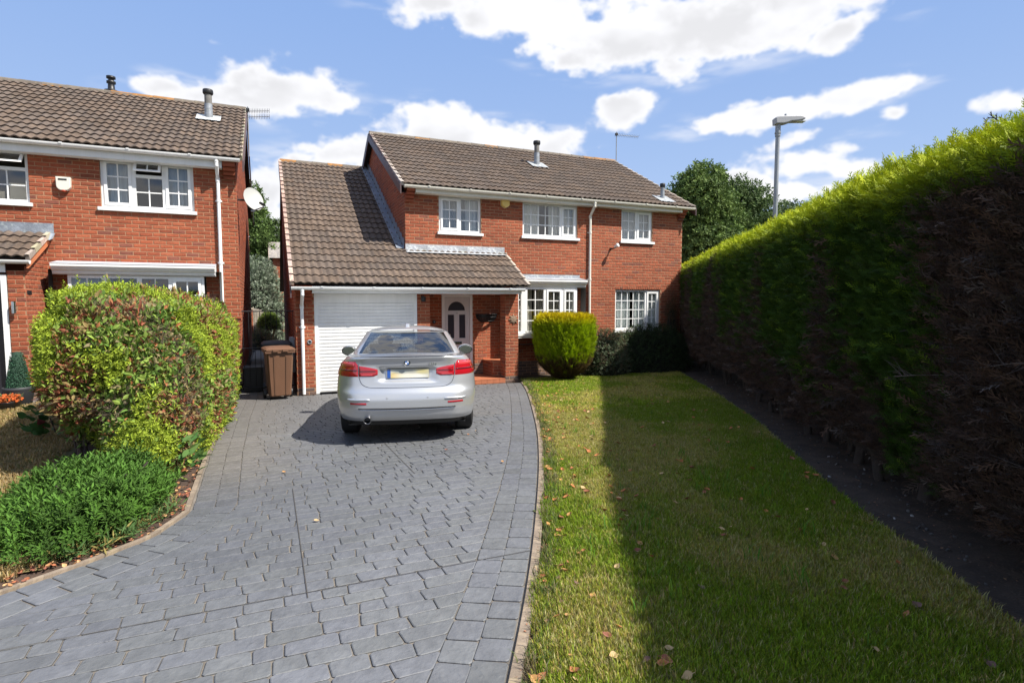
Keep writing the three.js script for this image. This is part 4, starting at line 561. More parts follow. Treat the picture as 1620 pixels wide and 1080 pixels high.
(function grass() {
  const near = [], far = [], long = [];
  const scatter = (x0, x1, z0, z1, n, inside, list, colour, s) => { for (let i = 0; i < n; i++) { const x = lerp(x0, x1, R()), z = lerp(z0, z1, R()); if (!inside(x, z)) continue; list.push({ p: V3(x, terrain(x, z) + 0.004, z), q: turn(R() * 6.283, 0.25), s: rr(...s), c: colour(x, z) }); } };
  const gc = (x, z) => { const d = clamp(dryPatch(x, z) + (R() - 0.5) * 0.9), k = rr(0.6, 1.35), dry = R() < 0.06 + 0.42 * d; return dry ? [0.48 * k, 0.38 * k, 0.15 * k] : [lerp(0.19, 0.37, d) * k, lerp(0.28, 0.345, d) * k, lerp(0.008, 0.055, d) * k]; };
  scatter(0.8, 6.0, -4.6, 0.6, 92000, inLawnR, near, gc, [0.7, 1.25]); scatter(1.5, 8.5, -8, -4.6, 60000, inLawnR, near, gc, [0.75, 1.2]); scatter(3, 11, -12.9, -8, 36000, inLawnR, far, gc, [0.8, 1.3]);
  for (let i = 0; i < 420; i++) { const x = lerp(0.8, 6, R()), z = lerp(-9, 0.4, R()); if (inLawnR(x, z) && (fbm3(x * 1.2, 8, z * 1.2, 3) > 0.5)) long.push({ p: V3(x, terrain(x, z), z), q: turn(R() * 6.283, 0.3), s: rr(1.2, 2.1), c: [0.16 * rr(0.8, 1.2), 0.28 * rr(0.8, 1.2), 0.03] }); }
  const edge = ER.length; for (let i = 0; i < 900; i++) { const z = lerp(-12.2, 0.4, R()), x = xAt(ER, z) + rr(0.06, 0.2); long.push({ p: V3(x, terrain(x, z), z), q: turn(R() * 6.283, 0.6), s: rr(0.7, 1.3), c: R() < 0.35 ? [0.26, 0.2, 0.1] : [0.13, 0.17, 0.04] }); } void edge;
  instances('grass', lawnR, tuft(10, 0.043, 0.04, 0.0019), grassM, near); instances('grass', lawnR, tuft(9, 0.048, 0.06, 0.0034), grassM, far); instances('long_grass', lawnR, tuft(8, 0.075, 0.03, 0.0022), grassM, long);
  const dry = []; const dc = (x, z) => { const k = rr(0.75, 1.25), g = R() < 0.16; return g ? [0.2 * k, 0.2 * k, 0.06 * k] : [0.4 * k, 0.29 * k, 0.13 * k]; };
  scatter(-6.5, -1, -12, 0, 52000, inLawnL, dry, dc, [0.8, 1.3]); instances('grass', lawnL, tuft(8, 0.045, 0.05, 0.003), grassM, dry);
})();
// fallen leaves: the near ones one by one
function dryLeaf(k) { const g = new G(), n = 7, L = 0.044, curl = rr(0.15, 0.5), rows = []; for (let i = 0; i <= n; i++) { const t = i / n, w = L * 0.34 * Math.sin(Math.PI * Math.pow(t, 0.8)) + 0.001, z = (t - 0.5) * L, y = curl * L * (t - 0.5) * (t - 0.5) * 3; rows.push([[-w, y + w * (0.35 + curl), z], [0, y, z], [w, y + w * (0.3 + curl * 0.6), z]]); } for (let i = 0; i < n; i++) for (let s = 0; s < 2; s++) g.quad(rows[i][s], rows[i][s + 1], rows[i + 1][s + 1], rows[i + 1][s]); g.box(-0.001, 0.001, -L * 0.75, 0.001, 0.003, -L * 0.48); const geo = g.geo(); geo.deleteAttribute('color'); return geo; }
(function fallenLeaves() {
  const vars = [0, 1, 2, 3, 4].map(dryLeaf), mats = [[0.36, 0.13, 0.04], [0.42, 0.22, 0.07], [0.24, 0.08, 0.04], [0.48, 0.33, 0.16], [0.14, 0.07, 0.05]].map((c) => phy({ rgb: c, roughness: 0.75, transmission: 0.2, thickness: 0, side: THREE.DoubleSide }));
  const pos = []; for (let i = 0; i < 520; i++) { const z = -12.3 + 12.6 * Math.pow(R(), 1.0), x = xAt(ER, z) + (R() < 0.6 ? 0.08 + 0.9 * pow2(R()) : rr(0.1, 4)); if (inLawnR(x, z)) pos.push([x, z]); }
  pos.sort((a, b) => Math.hypot(...a) - Math.hypot(...b));
  const rest = [];
  pos.forEach(([x, z], i) => { const q = turn(R() * 6.283, 0.9), s = rr(0.6, 1.4), p = V3(x, terrain(x, z) + 0.034, z), v = Math.floor(R() * 5); if (i < 130) placed('fallen_leaf', lawnR, vars[v], mats[Math.floor(R() * 5)], new THREE.Matrix4().compose(p, q, V3(s, s, s))); else rest.push({ p, q, s: s * 1.15, c: [[0.36, 0.13, 0.04], [0.42, 0.22, 0.07], [0.24, 0.08, 0.04], [0.48, 0.33, 0.16]][v % 4] }); });
  const g = dryLeaf(); instances('leaf_litter', lawnR, g, std({ roughness: 0.8, side: THREE.DoubleSide }), rest);
  const bed = []; for (let i = 0; i < 520; i++) { const z = lerp(-8.5, -4.2, R()), x = xAt(EL, z) - rr(0.04, 0.5); bed.push({ p: V3(x, terrain(x, z) + 0.015, z), q: turn(R() * 6.283, 1.2), s: rr(0.4, 0.95), c: [[0.3, 0.1, 0.04], [0.34, 0.17, 0.07], [0.2, 0.07, 0.04], [0.5, 0.3, 0.14]][Math.floor(R() * 4)] }); }
  for (let i = 0; i < 700; i++) { const z = lerp(-12, 0, R()), x = xAt(ER, z) + rr(0.03, 0.16); bed.push({ p: V3(x, terrain(x, z) + 0.012, z), q: turn(R() * 6.283, 1.2), s: rr(0.2, 0.55), c: [[0.3, 0.12, 0.06], [0.2, 0.1, 0.06], [0.15, 0.07, 0.05]][Math.floor(R() * 3)] }); }
  for (let i = 0; i < 2600; i++) { const z = lerp(-12.5, 0.2, R()), x = xAt(SOIL_R, z) + rr(-0.15, 1.4), k = rr(0.6, 1.3); bed.push({ p: V3(x, terrain(x, z) + 0.006, z), q: turn(R() * 6.283, 0.8), s: rr(0.15, 0.5), c: [[0.14, 0.07, 0.04], [0.1, 0.055, 0.035], [0.07, 0.05, 0.035], [0.2, 0.11, 0.06]][Math.floor(R() * 4)].map((v) => v * k) }); }
  const drv = scene.getObjectByName('driveway'); for (const [x, z, v] of [[2.3, -5.6, 1], [2.6, -7.3, 3], [2.42, -7.1, 0], [0.3, -4.6, 3], [2.6, -4.95, 4], [1.9, -6.4, 2], [0.1, -6.2, 1]]) placed('fallen_leaf', drv, vars[v], mats[v], new THREE.Matrix4().compose(V3(x, groundY(z) + 0.015, z), turn(R() * 6, 0.4), V3(1, 1, 1)));
  instances('leaf_litter', scene, g, std({ roughness: 0.8, side: THREE.DoubleSide }), bed);
  const peb = []; for (let i = 0; i < 380; i++) { const z = lerp(-11.5, 0.2, R()), x = xAt(SOIL_R, z) + rr(0, 1.3); const k = R() < 0.1 ? rr(0.22, 0.36) : rr(0.05, 0.12); peb.push({ p: V3(x, terrain(x, z) - 0.006, z), q: turn(R() * 6, 2), s: [rr(0.4, 1.2), rr(0.3, 0.7), rr(0.4, 1.2)].map((v) => v * 0.018), c: [k, k * 0.95, k * 0.88] }); }
  instances('gravel', scene, new THREE.IcosahedronGeometry(1, 0), std({ roughness: 0.9 }), peb);
})();

// ---------------------------------------------------------------- plants
const plantM = phy({ vertexColors: true, roughness: 0.7, transmission: 0.3, thickness: 0, specularIntensity: 0.3, side: THREE.DoubleSide });
const barkM = std({ rgb: [0.13, 0.1, 0.08], roughness: 0.95, map: T.soil, bumpMap: T.soil, bumpScale: 0.02 });
const twigM = std({ vertexColors: true, roughness: 0.95 });
function leafGeo(L, W, fold = 0.35, bend = 0.2) { // a folded leaf along +y
  const g = new G(), r = [[0, 0.02], [0.3, 0.85], [0.6, 0.9], [1, 0.02]], P = (t, w, s) => [s * w * W * 0.5, t * L, Math.abs(s) * w * W * fold * 0.5 - bend * L * t * t]; for (let i = 0; i < 3; i++) for (const s of [-1, 1]) { const a = P(r[i][0], r[i][1], 0), b = P(r[i][0], r[i][1], s), c = P(r[i + 1][0], r[i + 1][1], s), d = P(r[i + 1][0], r[i + 1][1], 0); g.quad(a, b, c, d); } return g.geo(); }
function sprigGeo(n, L, leafL, leafW, seed) { // stem with leaves all round, along +y
  const g = new G(), q = rngOf(seed); for (let i = 0; i < n; i++) { const t = 0.1 + (0.9 * i) / n, a = i * 2.4, e = 0.5 + 0.35 * q(), k = leafL * (0.75 + 0.5 * q()) * (1 - 0.3 * t), ca = Math.cos(a), sa = Math.sin(a), y0 = t * L, o = [0, y0, 0], tip = [ca * k * Math.cos(e), y0 + k * Math.sin(e), sa * k * Math.cos(e)], m = [tip[0] * 0.55, y0 + k * Math.sin(e) * 0.6, tip[2] * 0.55], w = leafW * 0.5, px = -sa * w, pz = ca * w, c0 = 0.8 + 0.4 * q(), c = [c0, c0, c0]; g.tri(o, [m[0] + px, m[1], m[2] + pz], [m[0], m[1] - w * 0.4, m[2]], c); g.tri(o, [m[0], m[1] - w * 0.4, m[2]], [m[0] - px, m[1], m[2] - pz], c); g.tri([m[0] + px, m[1], m[2] + pz], tip, [m[0], m[1] - w * 0.4, m[2]], c); g.tri([m[0], m[1] - w * 0.4, m[2]], tip, [m[0] - px, m[1], m[2] - pz], c); }
  g.quad([-0.002, 0, 0], [0.002, 0, 0], [0.001, L * 0.95, 0], [-0.001, L * 0.95, 0], [0.6, 0.5, 0.35]); return g.geo(); }
function frondGeo(seed, flat = 1) { // feathery conifer spray along +y, unit length
  const g = new G(), q = rngOf(seed), bar = (a, b, w, c) => { const dx = b[0] - a[0], dy = b[1] - a[1], l = Math.hypot(dx, dy) || 1, nx = (-dy / l) * w, ny = (dx / l) * w; g.quad([a[0] - nx, a[1] - ny, a[2]], [a[0] + nx, a[1] + ny, a[2]], [b[0] + nx * 0.3, b[1] + ny * 0.3, b[2]], [b[0] - nx * 0.3, b[1] - ny * 0.3, b[2]], c); };
  const bend = (x, y) => [x, y, -0.18 * y * y + (q() - 0.5) * 0.06];
  bar(bend(0, 0), bend(0.02, 0.55), 0.03, [0.8, 0.8, 0.8]); bar(bend(0.02, 0.55), bend(0, 1), 0.026, [1.15, 1.15, 1.15]);
  for (let i = 0; i < 9; i++) { const t = 0.08 + i * 0.098, s = i % 2 ? 1 : -1, l = 0.42 * (1 - t * 0.72) * (0.75 + 0.5 * q()), a = 0.62 + 0.3 * q(), c = 0.85 + 0.4 * q(), p = bend(0.02 * Math.sin(t * 3), t), e = bend(s * l * Math.sin(a), t + l * Math.cos(a)); bar(p, e, 0.024, [c, c, c]); const m = [lerp(p[0], e[0], 0.5), lerp(p[1], e[1], 0.5), lerp(p[2], e[2], 0.5)]; bar(m, bend(m[0] + s * l * 0.1, m[1] + l * 0.42), 0.02, [c * 1.1, c * 1.1, c * 1.1]); }
  void flat; return g.geo(); }
function twigGeo(seed) { const g = new G(), q = rngOf(seed); const stick = (a, b, w, c) => { const d = V3(...b).sub(V3(...a)).normalize(), s = new THREE.Vector3(-d.y, d.x, 0.2).normalize().multiplyScalar(w), u = d.clone().cross(s).normalize().multiplyScalar(w), A = V3(...a), B = V3(...b); for (const v of [s, u]) g.quad(A.clone().sub(v).toArray(), A.clone().add(v).toArray(), B.clone().add(v.clone().multiplyScalar(0.5)).toArray(), B.clone().sub(v.clone().multiplyScalar(0.5)).toArray(), c); };
  let p = [0, 0, 0]; for (let i = 0; i < 4; i++) { const n = [p[0] + (q() - 0.5) * 0.16, p[1] + 0.25, p[2] + (q() - 0.5) * 0.16]; stick(p, n, 0.014 - i * 0.002, [1, 1, 1]); for (let k = 0; k < 3; k++) { const f = q(), o = [lerp(p[0], n[0], f), lerp(p[1], n[1], f), lerp(p[2], n[2], f)], a = q() * 6.28, l = 0.16 + 0.2 * q(); stick(o, [o[0] + Math.cos(a) * l * 0.7, o[1] + l * 0.75, o[2] + Math.sin(a) * l * 0.7], 0.007, [0.85 + 0.4 * q(), 0.85 + 0.3 * q(), 0.85 + 0.2 * q()]); } p = n; } return g.geo(); }
const qTo = (dir, roll) => new THREE.Quaternion().setFromUnitVectors(UP, dir).multiply(new THREE.Quaternion().setFromAxisAngle(UP, roll));
const rndDir = () => { const z = R() * 2 - 1, a = R() * 6.283, r = Math.sqrt(1 - z * z); return V3(r * Math.cos(a), z, r * Math.sin(a)); };

// ---- the tall conifer hedge along the right of the lawn
(function tallHedge() {
  const A = V3(8.28, 0, -7.68), Ud = V3(0.545, 0, -0.838), N = V3(-0.838, 0, -0.545), T0 = -10, T1 = 8.2, TOP = 3.06;
  const H = thing('hedge', 'tall clipped conifer hedge with brown bare lower side, right of the lawn', 'hedge', [8.28, 0.12, -7.68]);
  const endIn = (t) => smooth(T1, T1 - 0.7, t);
  const face = (t, y) => { const b = y < 0.5 ? lerp(0.12, 0.42, smooth(0.2, 0.55, y)) : lerp(0.42, 0.56, smooth(0.5, 1.6, y)); const u = clamp((y - 2.6) / 0.4); return (b - 0.38 * (1 - Math.sqrt(Math.max(0, 1 - u * u))) + 0.16 * (fbm3(t * 0.8, y * 0.9, 1, 3) - 0.5) * 2 * 0.6) * (0.25 + 0.75 * endIn(t)); };
  const Wd = 1.5;   // back face
  const pos = (t, off, y) => A.clone().addScaledVector(Ud, t).addScaledVector(N, off).setY(y);
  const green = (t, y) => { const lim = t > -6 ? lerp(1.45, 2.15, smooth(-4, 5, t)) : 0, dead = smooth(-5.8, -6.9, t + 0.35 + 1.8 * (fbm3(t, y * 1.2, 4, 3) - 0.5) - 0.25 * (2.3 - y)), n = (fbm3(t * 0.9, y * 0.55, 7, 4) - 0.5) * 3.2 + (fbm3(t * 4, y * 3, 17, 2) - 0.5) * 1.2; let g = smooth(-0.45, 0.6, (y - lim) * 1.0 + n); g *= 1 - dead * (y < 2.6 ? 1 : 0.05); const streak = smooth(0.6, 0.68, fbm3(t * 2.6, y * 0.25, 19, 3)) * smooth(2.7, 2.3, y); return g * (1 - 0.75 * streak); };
  // core: bumpy solid mass, the inner shade put into its dark colour
  const core = new G(), st = 0.14, K = (t, s) => { const L = 2.48, y = s < L ? 0.45 + s : TOP - 0.12, off = s < L ? face(t, Math.min(2.85, 0.45 + s)) - 0.17 : 0.17 - (s - L); const nn = 0.12 * (n3(t * 7, s * 7, 2) - 0.5); const p = pos(t, off + nn * (s < L ? 1 : 0), y + (s >= L ? nn : 0)); return p.toArray(); };
  for (let t = T0; t < T1 - 0.05; t += st) for (let s = 0; s < 4.35; s += st) { const k = rr(0.5, 1); core.quad(K(t, s), K(t + st, s), K(t + st, s + st), K(t, s + st), [0.035 * k, 0.026 * k, 0.018 * k]); }
  for (let s = 0; s < 2.7; s += 0.15) core.quad(pos(T1, 0.1, 0.28 + s).toArray(), pos(T1, -1.4, 0.28 + s).toArray(), pos(T1, -1.4, 0.43 + s).toArray(), pos(T1, 0.1, 0.43 + s).toArray(), [0.03, 0.022, 0.016]);
  core.quad(pos(T0, -1.4, 0.25).toArray(), pos(T1, -1.4, 0.25).toArray(), pos(T1, -1.4, TOP - 0.1).toArray(), pos(T0, -1.4, TOP - 0.1).toArray(), [0.03, 0.04, 0.012]);
  part('hedge_dark_core', H, core.geo(), twigM);
  const gl = [[], []], br = [[], []];
  const add = (t, y, off, nrm, top) => {
    const g = green(t, y), q = R(), p = pos(t, off, y), dist = p.distanceTo(eye), size = (dist < 6 ? 0.115 : 0.16) * rr(0.7, 1.35);
    const d = nrm.clone().multiplyScalar(0.75).addScaledVector(UP, top ? rr(0.2, 1.0) : rr(0.1, 1.0)).addScaledVector(rndDir(), 0.55).normalize(), roll = R() * 6.283;
    if (q < g) { const lum = rr(0.7, 1.3), tip = smooth(2.55, 2.92, y), brightFrond = R() < 0.1 + 0.5 * tip; const c = brightFrond ? [lerp(0.12, 0.42, tip), lerp(0.19, 0.46, tip), 0.014] : [lerp(0.036, 0.3, tip), lerp(0.074, 0.37, tip), lerp(0.006, 0.012, tip)]; gl[R() < 0.5 ? 0 : 1].push({ p, q: qTo(d, roll), s: size, c: c.map((v) => v * lum) }); }  // sunlit crest and dark shaded face painted into the frond colours
    else { const k = rr(0.6, 1.35), tn = R(); const c = tn < 0.08 ? [0.11, 0.085, 0.07] : tn < 0.65 ? [0.075, 0.042, 0.026] : [0.05, 0.033, 0.024]; br[R() < 0.62 ? 0 : 1].push({ p: p.addScaledVector(N, -0.03), q: qTo(d, roll), s: size * (dist < 5 ? 1.3 : 1.2), c: c.map((v) => v * k) }); }
  };
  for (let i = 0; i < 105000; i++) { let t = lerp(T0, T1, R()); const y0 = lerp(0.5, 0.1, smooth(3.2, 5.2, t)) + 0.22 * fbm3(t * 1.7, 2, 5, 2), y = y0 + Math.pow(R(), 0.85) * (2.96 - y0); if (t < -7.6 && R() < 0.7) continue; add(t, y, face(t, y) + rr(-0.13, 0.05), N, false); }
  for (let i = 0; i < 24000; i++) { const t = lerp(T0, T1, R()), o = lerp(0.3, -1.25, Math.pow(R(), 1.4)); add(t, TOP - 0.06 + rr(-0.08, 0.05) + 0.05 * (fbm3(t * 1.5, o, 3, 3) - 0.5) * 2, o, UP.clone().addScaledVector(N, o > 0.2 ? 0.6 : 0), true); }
  for (let i = 0; i < 4200; i++) { const y = 0.3 + R() * 2.6, o = lerp(0.3, -1.3, R()); const n0 = Ud.clone(); const p0 = T1 - 0.02 + rr(-0.1, 0.06); add(p0, y, o * 0.9, n0, false); }
  for (let i = 0; i < 260; i++) { const t = lerp(-7.5, T1, R()), o = rr(-0.5, 0.3), h = rr(0.6, 1.3); gl[0].push({ p: pos(t, o, TOP - 0.02), q: qTo(V3((R() - 0.5) * 0.5, 1, (R() - 0.5) * 0.5).normalize(), R() * 6), s: [0.07 * h, 0.14 * h, 0.07 * h], c: [0.12, 0.16, 0.05] }); }
  instances('green_foliage', H, frondGeo(5), plantM, gl[0]); instances('green_foliage', H, frondGeo(11), plantM, gl[1]); instances('brown_foliage', H, frondGeo(17), twigM, br[0]); instances('dead_twigs', H, twigGeo(23), twigM, br[1]);
  for (let t = -9.6; t < T1 - 0.2; t += rr(0.42, 0.75)) { const o = rr(-0.15, 0.15), p = pos(t, o, 0), y0 = terrain(p.x, p.z) - 0.05, r = rr(0.035, 0.075), l = rr(-0.12, 0.12); part('trunk', H, merged([tube([[p.x, y0, p.z], [p.x + l * 0.4, y0 + 0.35, p.z + l * 0.2], [p.x + l, y0 + 1.0, p.z + l * 0.5]], r * 0.75, 8, 7)]), std({ rgb: [0.075, 0.06, 0.05], roughness: 0.95, map: T.soil })); }
  const dead = std({ rgb: [0.09, 0.07, 0.058], roughness: 0.9 });
  for (let i = 0; i < 6; i++) { const t = rr(-8.4, -6.4), y = rr(0.7, 2.4), o = face(t, y) - 0.1, a = pos(t, o, y), s = R() < 0.75 ? 1 : -1, b = pos(t + s * rr(0.15, 0.35), o + rr(0.12, 0.24), y + rr(-0.03, 0.14)), c = pos(t + s * rr(0.4, 0.75), o + rr(0.14, 0.32), y + rr(-0.1, 0.24)), r = rr(0.002, 0.005); const L = [tube([a.toArray(), b.toArray(), c.toArray()], r, 8, 5)]; for (let k = 0; k < 4; k++) { const f = b.clone().lerp(c, R()), e = f.clone().addScaledVector(Ud, s * rr(0.08, 0.25)).add(V3(0, rr(-0.1, 0.16), 0)).addScaledVector(N, rr(-0.03, 0.12)); L.push(cyl(f.toArray(), e.toArray(), r * 0.6, r * 0.25, 5)); } part('bare_branch', H, merged(L), dead); }
})();

// generic clipped or loose shrub from a surface function
function shrubCore(H, f, col, nu = 28, nv = 14) { const g = new G(); for (let i = 0; i < nu; i++) for (let j = 0; j < nv; j++) { const P = (a, b) => f((a / nu) * 6.283, b / nv).toArray(); const k = rr(0.5, 1); g.quad(P(i + 1, j), P(i, j), P(i, j + 1), P(i + 1, j + 1), col.map((x) => x * k)); } return part('dark_core', H, g.geo(), twigM); }  // solid shell, shade inside the shrub put into its dark colour

// ---- the clipped mixed shrubbery between the two drives
(function mixedShrubbery() {
  const H = thing('shrub', 'big clipped mixed shrub with green, yellow and reddish leaves beside the drive', 'shrub', [-1.65, 0.1, -9.7]);
  const TOPY = (x, z) => 1.9 + 0.12 * smooth(-0.9, -1.8, x) + 0.05 * Math.sin(z * 2.1 + x * 3) - 0.1 * smooth(-2.3, -3.0, x);
  // superellipse plan, z from -12.3 to -7.1
  const cz = -9.75, rz = 2.62, cx = (z) => lerp(-1.5, -1.6, smooth(-7, -12, z)), rx = (z) => lerp(0.92, 1.02, smooth(-7, -12, z));
  const surf = (a, v, sc = 1) => { const e = 0.68, c = Math.cos(a), s = Math.sin(a), zz = cz - Math.sign(s) * Math.pow(Math.abs(s), e) * rz * sc, low = lerp(c > 0 ? 0.95 : 0.76, 1, smooth(0.0, 0.4, v)), round = v > 0.78 ? Math.sqrt(Math.max(0, 1 - pow2((v - 0.78) / 0.22) * 0.45)) : 1; const xx = cx(zz) + Math.sign(c) * Math.pow(Math.abs(c), e) * rx(zz) * low * round * sc; const nz = 0.16 * (fbm3(xx * 1.7, v * 3, zz * 1.7, 3) - 0.5) * 2, fwd = smooth(-8.6, -7.2, zz) * (1 - v) * (0.35 + 0.75 * smooth(-1.7, -0.9, xx)); const lift = 0.42 * smooth(-8.8, -7.3, zz) * 0.6 * smooth(-1.2, -1.9, xx); return V3(xx + nz * (xx > cx(zz) ? 0.3 : 1) - fwd * 0.04, lerp(terrain(xx, zz) + 0.06 + lift, TOPY(xx, zz) - 0.12 + nz * 0.5, v), lerp(cz, zz, low * round) + fwd * 1.6 + nz); };
  shrubCore(H, (a, v) => surf(a, v * 0.97, 0.86), [0.03, 0.026, 0.014], 60, 12);
  { const g = new G(); for (let i = 0; i < 60; i++) { const a = (i / 60) * 6.283, b = ((i + 1) / 60) * 6.283; g.tri(surf(a, 0.95, 0.86).toArray(), [-1.7, 1.98, cz], surf(b, 0.95, 0.86).toArray(), [0.03, 0.026, 0.014]); } part('dark_core', H, g.geo(), twigM); }
  const L = [[], [], [], []];
  const place = (p, nrm) => {
    const z1 = fbm3(p.x * 1.3 + 3, p.y * 1.5, p.z * 1.3, 3), z2 = fbm3(p.x * 2.2, p.y * 2.4 + 9, p.z * 2.2, 3), k = rr(0.65, 1.35), q = R();
    let c, v = R() < 0.5 ? 0 : 1;
    if (z2 > 0.56 && q < 0.66) c = q < 0.3 ? [0.26, 0.085, 0.045] : [0.25, 0.18, 0.07]; else if (z1 > 0.52 && q < 0.8) { c = [0.3, 0.38, 0.035]; v = 2; } else if (q < 0.07) c = [0.4, 0.15, 0.06]; else if (q < 0.22) c = [0.27, 0.22, 0.11]; else if (q < 0.5) c = [0.13, 0.23, 0.04]; else c = [0.23, 0.32, 0.06];
    if (z1 < 0.37 && q > 0.6) { c = [0.2, 0.17, 0.12]; v = 3; }
    const d = nrm.clone().multiplyScalar(0.7).addScaledVector(UP, rr(-0.3, 0.8)).addScaledVector(rndDir(), 0.8).normalize();
    L[v].push({ p, q: qTo(d, R() * 6.283), s: rr(0.7, 1.3), c: c.map((x) => x * k) });
  };
  const edgeA = () => { const s = R() * 8 - 4, k = Math.floor(s + 4) >> 1, f = (R() * 2 - 1), X = k === 0 ? 1 : k === 1 ? -1 : f, Z = k === 2 ? 1 : k === 3 ? -1 : f, q = 1 / 0.68; return Math.atan2(Math.sign(Z) * Math.pow(Math.abs(Z), q), Math.sign(X) * Math.pow(Math.abs(X), q)); };
  for (let i = 0; i < 52000; i++) { const a = edgeA(), v = Math.pow(R(), 0.85), p = surf(a, v), e = surf(a, v, 0.9), n = p.clone().sub(e).setY(0).normalize(); const jit = rr(-0.16, 0.05); place(p.addScaledVector(n, jit).addScaledVector(rndDir(), 0.04), n); }
  for (let i = 0; i < 17000; i++) { const a = R() * 6.283, r = Math.sqrt(R()), z = cz + (surf(a, 0.9).z - cz) * r, x = cx(z) + (surf(a, 0.9).x - cx(surf(a, 0.9).z)) * r; place(V3(x, TOPY(x, z) - 0.14 * Math.pow(r, 3) + rr(-0.1, 0.07) + (R() < 0.04 ? rr(0, 0.12) : 0), z), UP); }
  instances('leaves', H, leafGeo(0.072, 0.034), plantM, L[0]); instances('leaves', H, leafGeo(0.05, 0.026, 0.5, 0.5), plantM, L[1]); instances('narrow_leaves', H, sprigGeo(6, 0.07, 0.05, 0.013, 3), plantM, L[2]); instances('dry_seed_heads', H, twigGeo(31), twigM, L[3].map((k) => ({ ...k, s: 0.09 * k.s })));
  const orange = []; for (let i = 0; i < 40; i++) { const a = rr(-0.7, -2.4), v = rr(0.1, 0.7), p = surf(-a, v); orange.push({ p, q: qTo(rndDir(), 0), s: rr(1, 1.8), c: [0.5, 0.16, 0.04] }); } instances('orange_leaves', H, leafGeo(0.06, 0.034), plantM, orange);
  for (let i = 0; i < 14; i++) { const z = rr(-8.4, -7.2), x = cx(z) + rr(-0.6, 0.6), y = terrain(x, z) - 0.03; part('stem', H, tube([[x, y, z], [x + rr(-0.05, 0.05), y + 0.35, z + rr(-0.05, 0.05)], [x + rr(-0.2, 0.2), y + 0.95, z + rr(-0.15, 0.15)]], rr(0.012, 0.028), 8, 6), barkM); }
  // low reddish and big-leaved plants at its foot
  const P = thing('plant', 'low plant with round dark leaves at the lawn foot of the big shrub', 'plant', [-2.65, 0.1, -9.4]); const bl = []; for (let i = 0; i < 60; i++) { const a = R() * 6.283, r = 0.28 * Math.sqrt(R()); bl.push({ p: V3(-2.65 + Math.cos(a) * r, terrain(-2.65, -9.4) + rr(0.05, 0.4), -9.2 + Math.sin(a) * r), q: qTo(V3(Math.cos(a), rr(0.1, 0.8), Math.sin(a)).normalize(), R() * 6), s: rr(0.8, 1.3), c: R() < 0.25 ? [0.16, 0.04, 0.04] : [0.05, 0.12, 0.03] }); } instances('leaves', P, leafGeo(0.12, 0.09), plantM, bl); part('stems', P, merged([0, 1, 2].map((i) => cyl([-2.65 + i * 0.06, 0.05, -9.3], [-2.7 + i * 0.1, 0.4, -9.2], 0.008))), barkM);
  const P2 = thing('plant', 'leafy plant with broad glossy leaves on the drive edging', 'plant', [-0.95, 0.15, -6.75]), b2 = []; for (let i = 0; i < 120; i++) { const a = R() * 6.283, r = 0.24 * Math.sqrt(R()), z = -7.1 + R() * 0.9; b2.push({ p: V3(-0.95 + Math.cos(a) * r, terrain(-0.95, z) + rr(0.03, 0.42), z + Math.sin(a) * r * 0.5), q: qTo(V3(Math.cos(a), rr(0.1, 0.9), Math.sin(a)).normalize(), R() * 6), s: rr(0.7, 1.3), c: [0.09 * rr(0.7, 1.3), 0.18, 0.045] }); } instances('leaves', P2, leafGeo(0.11, 0.055), plantM, b2); part('stems', P2, merged([0, 1, 2].map((i) => cyl([-0.95 + i * 0.05, 0.1, -6.8], [-0.98 + i * 0.06, 0.5, -6.7], 0.008))), barkM);
})();
